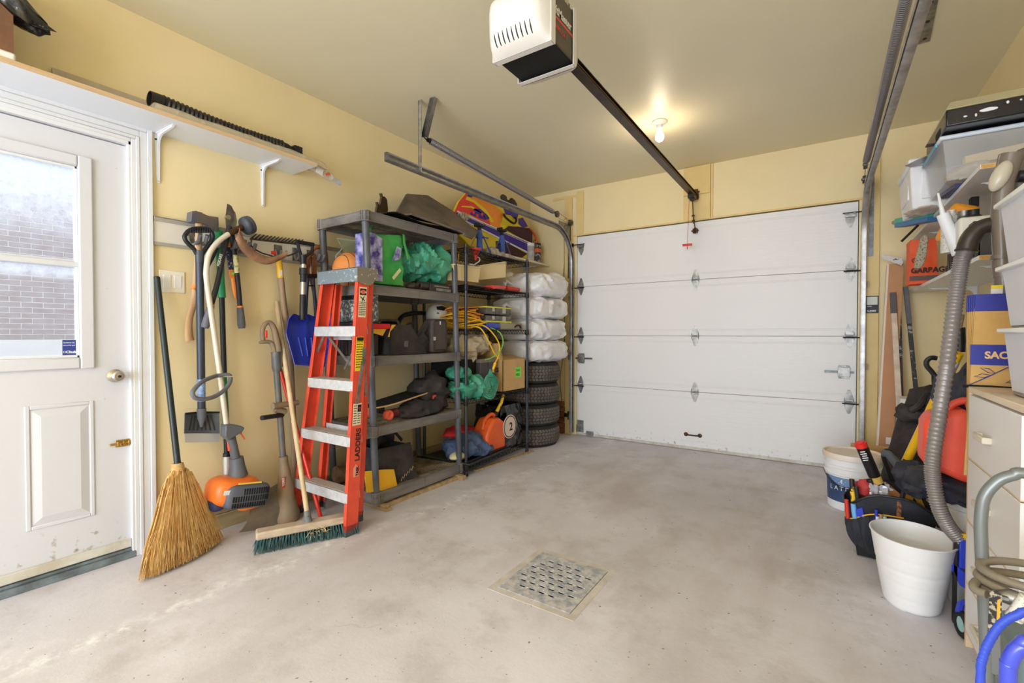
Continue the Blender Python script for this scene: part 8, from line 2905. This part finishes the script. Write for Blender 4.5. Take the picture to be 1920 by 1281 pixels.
# ---------------------------------------------------------------- chest of drawers and what stands on it
CX0, CX1, CY0, CY1, CZ = 3.268, 3.668, 1.72, 2.263, .922
t = thing('drawer_chest', 'white chest of drawers with wood-edged fronts along the side wall', 'drawers', (3.47, 1.86, 0))
M_ch = mat('chest_white', (230, 226, 226), 0.4)
M_edge = mat('birch_edge', (228, 204, 170), 0.55, col2=(214, 184, 146), scale=10)
part('carcass', G().box((CX0 + .018, CY0, .05), (CX1, CY1, CZ - .02)).box((CX0 + .04, CY0 + .02, 0), (CX1 - .02, CY1 - .02, .05)), M_ch, t)
part('top', G().box((CX0, CY0 - .004, CZ - .02), (CX1, CY1 + .002, CZ)), mat('pale_birch_top', (232, 214, 190), 0.45, col2=(220, 198, 170), scale=6), t, bevel=.002)
part('side_edge', G().box((CX0, CY1 - .016, .0), (CX0 + .02, CY1 + .001, CZ - .02)), M_edge, t)
for z0, z1 in ((.675, .895), (.455, .668), (.235, .448), (.06, .228)):
    d_ = part('drawer', G().box((CX0 - .001, CY0 + .01, z0), (CX0 + .018, CY1 - .018, z1)), M_ch, t, bevel=.0015)
    part('edge_strip', G().box((CX0 - .0016, CY0 + .01, z0 - .003), (CX0 + .017, CY1 - .018, z0 + .001)), M_edge, d_)
    for hy in (2.03,):
        zc = z0 + .095 if z1 - z0 > .2 else z0 + .08
        g = G().box((CX0 - .024, hy - .055, zc), (CX0 - .015, hy + .055, zc + .02)).box((CX0 - .02, hy - .055, zc), (CX0, hy - .042, zc + .02)).box((CX0 - .02, hy + .042, zc), (CX0, hy + .055, zc + .02))
        part('handle', g, mat('handle_beige', (212, 202, 182), 0.45), d_, bevel=.003)
M_tub = mat('milky_tub', (224, 224, 232), 0.35, alpha=.86, var=.03, scale=5)
for k, (z0, z1, lab) in enumerate(((.9235, 1.118, 'bottom translucent white bin of the three stacked on the drawer chest'), (1.120, 1.306, 'middle translucent white bin of the three stacked on the drawer chest'), (1.308, 1.50, 'topmost translucent white bin of the three stacked on the drawer chest'))):
    o = open_box('stacking_bin', lab, 'bin', (3.30 - .006 * k, 1.735, z0 + .012), (3.62, 2.03, z1), M_tub, .004, .016, rim=M_whitegloss, bevel=.008)
    o['group'] = 'stacked translucent bins'
    part('foot_band', G().box((3.318 - .006 * k, 1.753, z0), (3.602, 2.012, z0 + .013)), mat('taupe_band', (150, 140, 134), 0.5), o, bevel=.004)
t = thing('paper_sack_bundle', 'bundle of folded brown paper yard sacks with blue bands standing behind the drawer chest', 'sacks', (3.45, 2.32, .9))
M_kr = mat('kraft_paper', (206, 164, 98), 0.75, col2=(192, 148, 84), scale=6)
M_pb = mat('print_blue', (44, 48, 140), 0.5)
yb = 2.285
for k in range(5):
    g = G().hexa([(3.264 + .004 * k, yb + k * .012, .60), (3.66, yb + k * .012, .60), (3.66, yb + .007 + k * .012, .60), (3.264 + .004 * k, yb + .007 + k * .012, .60), (3.287 - .003 * k, yb + k * .012, 1.247), (3.66, yb + k * .012, 1.247), (3.66, yb + .007 + k * .012, 1.247), (3.287 - .003 * k, yb + .007 + k * .012, 1.247)])
    s_ = part('sack', g, M_kr, t, smooth=0)
    part('blue_top', G().hexa([(3.285 - .003 * k, yb - .0008 + k * .012, 1.188), (3.661, yb - .0008 + k * .012, 1.188), (3.661, yb + .0078 + k * .012, 1.188), (3.285 - .003 * k, yb + .0078 + k * .012, 1.188), (3.2865 - .003 * k, yb - .0008 + k * .012, 1.248), (3.661, yb - .0008 + k * .012, 1.248), (3.661, yb + .0078 + k * .012, 1.248), (3.2865 - .003 * k, yb + .0078 + k * .012, 1.248)]), M_pb, s_, smooth=0)
part('blue_band', G().box((3.275, yb - .0014, .998), (3.661, yb, 1.07)), M_pb, t, smooth=0)
writing('SACS EN PAPIER', .034, (3.312, yb - .0022, 1.022), (1, 0, 0), (0, 0, 1), mat('print_kraft', (222, 182, 120), 0.6), t, depth=.0004, bold=.0012, sx=.94)
g = G().tube(spline([(3.274, 2.282, 0.926), (3.318, 2.282, 0.955), (3.354, 2.282, 0.981), (3.376, 2.282, 0.996)], 3), .0016, 5)
for q0, q1 in (((3.339, 2.282, 0.971), (3.301, 2.282, 0.988)), ((3.328, 2.282, 0.963), (3.285, 2.282, 0.957)), ((3.389, 2.282, 0.946), (3.365, 2.282, 0.939))):
    a, b = V(q0), V(q1)
    n2 = V((-(b - a).z, 0, (b - a).x)) * .16
    g.tube([a, lerp(a, b, .4) + n2, b, lerp(a, b, .5) - n2], .0012, 4, closed=True)
part('leaf_drawing', g, M_pb, t)
part('black_strap', G().tube([(3.257, 2.28, 0.921), (3.331, 2.28, 0.922), (3.408, 2.28, 0.919)], .006, 6), M_blackm, t)

# ---------------------------------------------------------------- pressure washer and blue-handled cart at the frame edge
t = thing('pressure_washer', 'grey tube-framed pressure washer with its hose coiled beside the white drawers', 'washer', (3.3, 1.45, 0))
M_gf = mat('grey_frame', (120, 124, 124), 0.3, 0.3)
q = V((3.151, 1.45, 0.33))
tp = V((3.21, 1.45, 0.805))
fr_ = [(q.x + .012, 1.45, .02), q, (3.145, 1.45, 0.479), (3.137, 1.45, 0.646), (3.137, 1.45, 0.707), (3.143, 1.45, 0.747), (3.163, 1.45, 0.782), (3.186, 1.45, 0.798), tp, (tp.x + .16, 1.45, tp.z - .012), (tp.x + .235, 1.45, tp.z - .07), (tp.x + .245, 1.45, .4), (tp.x + .245, 1.45, .02)]
part('frame', G().tube(spline(fr_, 6), .0118, 14), M_gf, t, smooth=60)
g = G()
for k, (q, rx_) in enumerate(((V((3.129, 1.4, 0.595)), .17), (V((3.13, 1.4, 0.571)), .172), (V((3.13, 1.4, 0.551)), .182))):
    g.tube([(q.x + rx_ - .004 * k - rx_ * cos(a_), 1.415 + .075 * sin(a_), q.z + .004 * sin(2 * a_ + k)) for a_ in [tau * i / 40 for i in range(40)]], .0088, 8, closed=True)
g.tube(spline([(3.128, 1.36, 0.559), (3.115, 1.37, 0.558), (3.112, 1.38, 0.562), (3.121, 1.4, 0.565), (3.141, 1.42, 0.566), (3.162, 1.44, 0.561)], 5), .0088, 8)
part('hose_coil', g, mat('hose_taupe', (126, 116, 100), 0.5), t, smooth=60)
part('spray_gun', G().tube([(3.142, 1.36, 0.56), (3.159, 1.36, 0.565), (3.186, 1.36, 0.56)], [.010, .014, .018], 12).box((3.143, 1.37, 0.569), (3.156, 1.34, 0.563)), M_galv, t)
part('hang_tag', G().prism([(3.126, 1.33, 0.575), (3.132, 1.33, 0.584), (3.144, 1.33, 0.577), (3.143, 1.33, 0.501), (3.124, 1.33, 0.494)], (0, .002, 0)), mat('tag_print', (40, 38, 40), 0.5, col2=(170, 160, 140), scale=110, sharp=(.52, .58)), t)
part('orange_edge', G().prism([(3.137, 1.329, 0.564), (3.141, 1.329, 0.568), (3.142, 1.329, 0.493), (3.136, 1.329, 0.496)], (0, .002, 0)), mat('tag_orange', (238, 166, 50), 0.5), t)
part('nozzle_bundle', G().tube([(3.163, 1.34, 0.53), (3.184, 1.34, 0.58)], .014, 10), mat('speckled_white', (0, 0, 0)), t)
part('motor_body', G().box((3.20, 1.47, .10), (3.56, 1.66, .42)), mat('body_teal_grey', (112, 128, 128), 0.4), t, bevel=.03, seg=3)
part('foot_plate', G().prism([(3.151, 1.44, 0.468), (3.168, 1.44, 0.474), (3.171, 1.44, 0.36), (3.163, 1.44, 0.349), (3.153, 1.44, 0.353)], (0, .006, 0)), M_gf, t, bevel=.002)
for xx in (3.17, 3.55):
    part('wheel', G().torus((xx, 1.55, .056), .042, .012, (1, 0, 0), 20, 8).cyl((xx - .012, 1.55, .056), (xx + .012, 1.55, .056), .036, n=18), M_black, t)
t = thing('hand_cart', 'thick glossy blue tube handle of a cart at the lower frame corner', 'cart', (3.1, 1.0, 0))
M_bt = mat('glossy_blue', (62, 76, 196), 0.2, coat=.4)
q = V((3.075, 1, 0.575))
e = V((3.105, 1, 0.646))
cb_ = [(q.x, 1.0, .02), (q.x, 1.0, .3), q, (3.076, 1, 0.605), (3.082, 1, 0.627), (3.091, 1, 0.639), e, (e.x + .16, 1.0, e.z), (e.x + .21, 1.0, e.z - .05), (e.x + .215, 1.0, .02)]
part('handle', G().tube(spline(cb_, 6), .0102, 16), M_bt, t, smooth=60)
part('toe_plate', G().box((q.x - .03, .86, .002), (e.x + .25, 1.03, .008)), M_bt, t)
t = thing('blue_hose', 'ribbed blue hose arching in front of the grey washer frame', 'hose', (3.1, 1.1, .3))
q = V((3.066, 1.1, 0.508))
e = V((3.128, 1.1, 0.649))
hp = spline([(q.x + .002, 1.1, .012), (q.x + .001, 1.1, .25), q, (3.069, 1.1, 0.555), (3.077, 1.1, 0.587), (3.09, 1.1, 0.619), (3.108, 1.1, 0.64), e, (e.x + .09, 1.1, e.z - .02), (e.x + .16, 1.12, e.z - .15), (e.x + .18, 1.14, .012)], 12)
part('tube', G().tube(hp, [.0064 + .0004 * cos(tau * i / 3) for i in range(len(hp))], 12), mat('hose_blue', (56, 82, 204), 0.45), t, smooth=60)
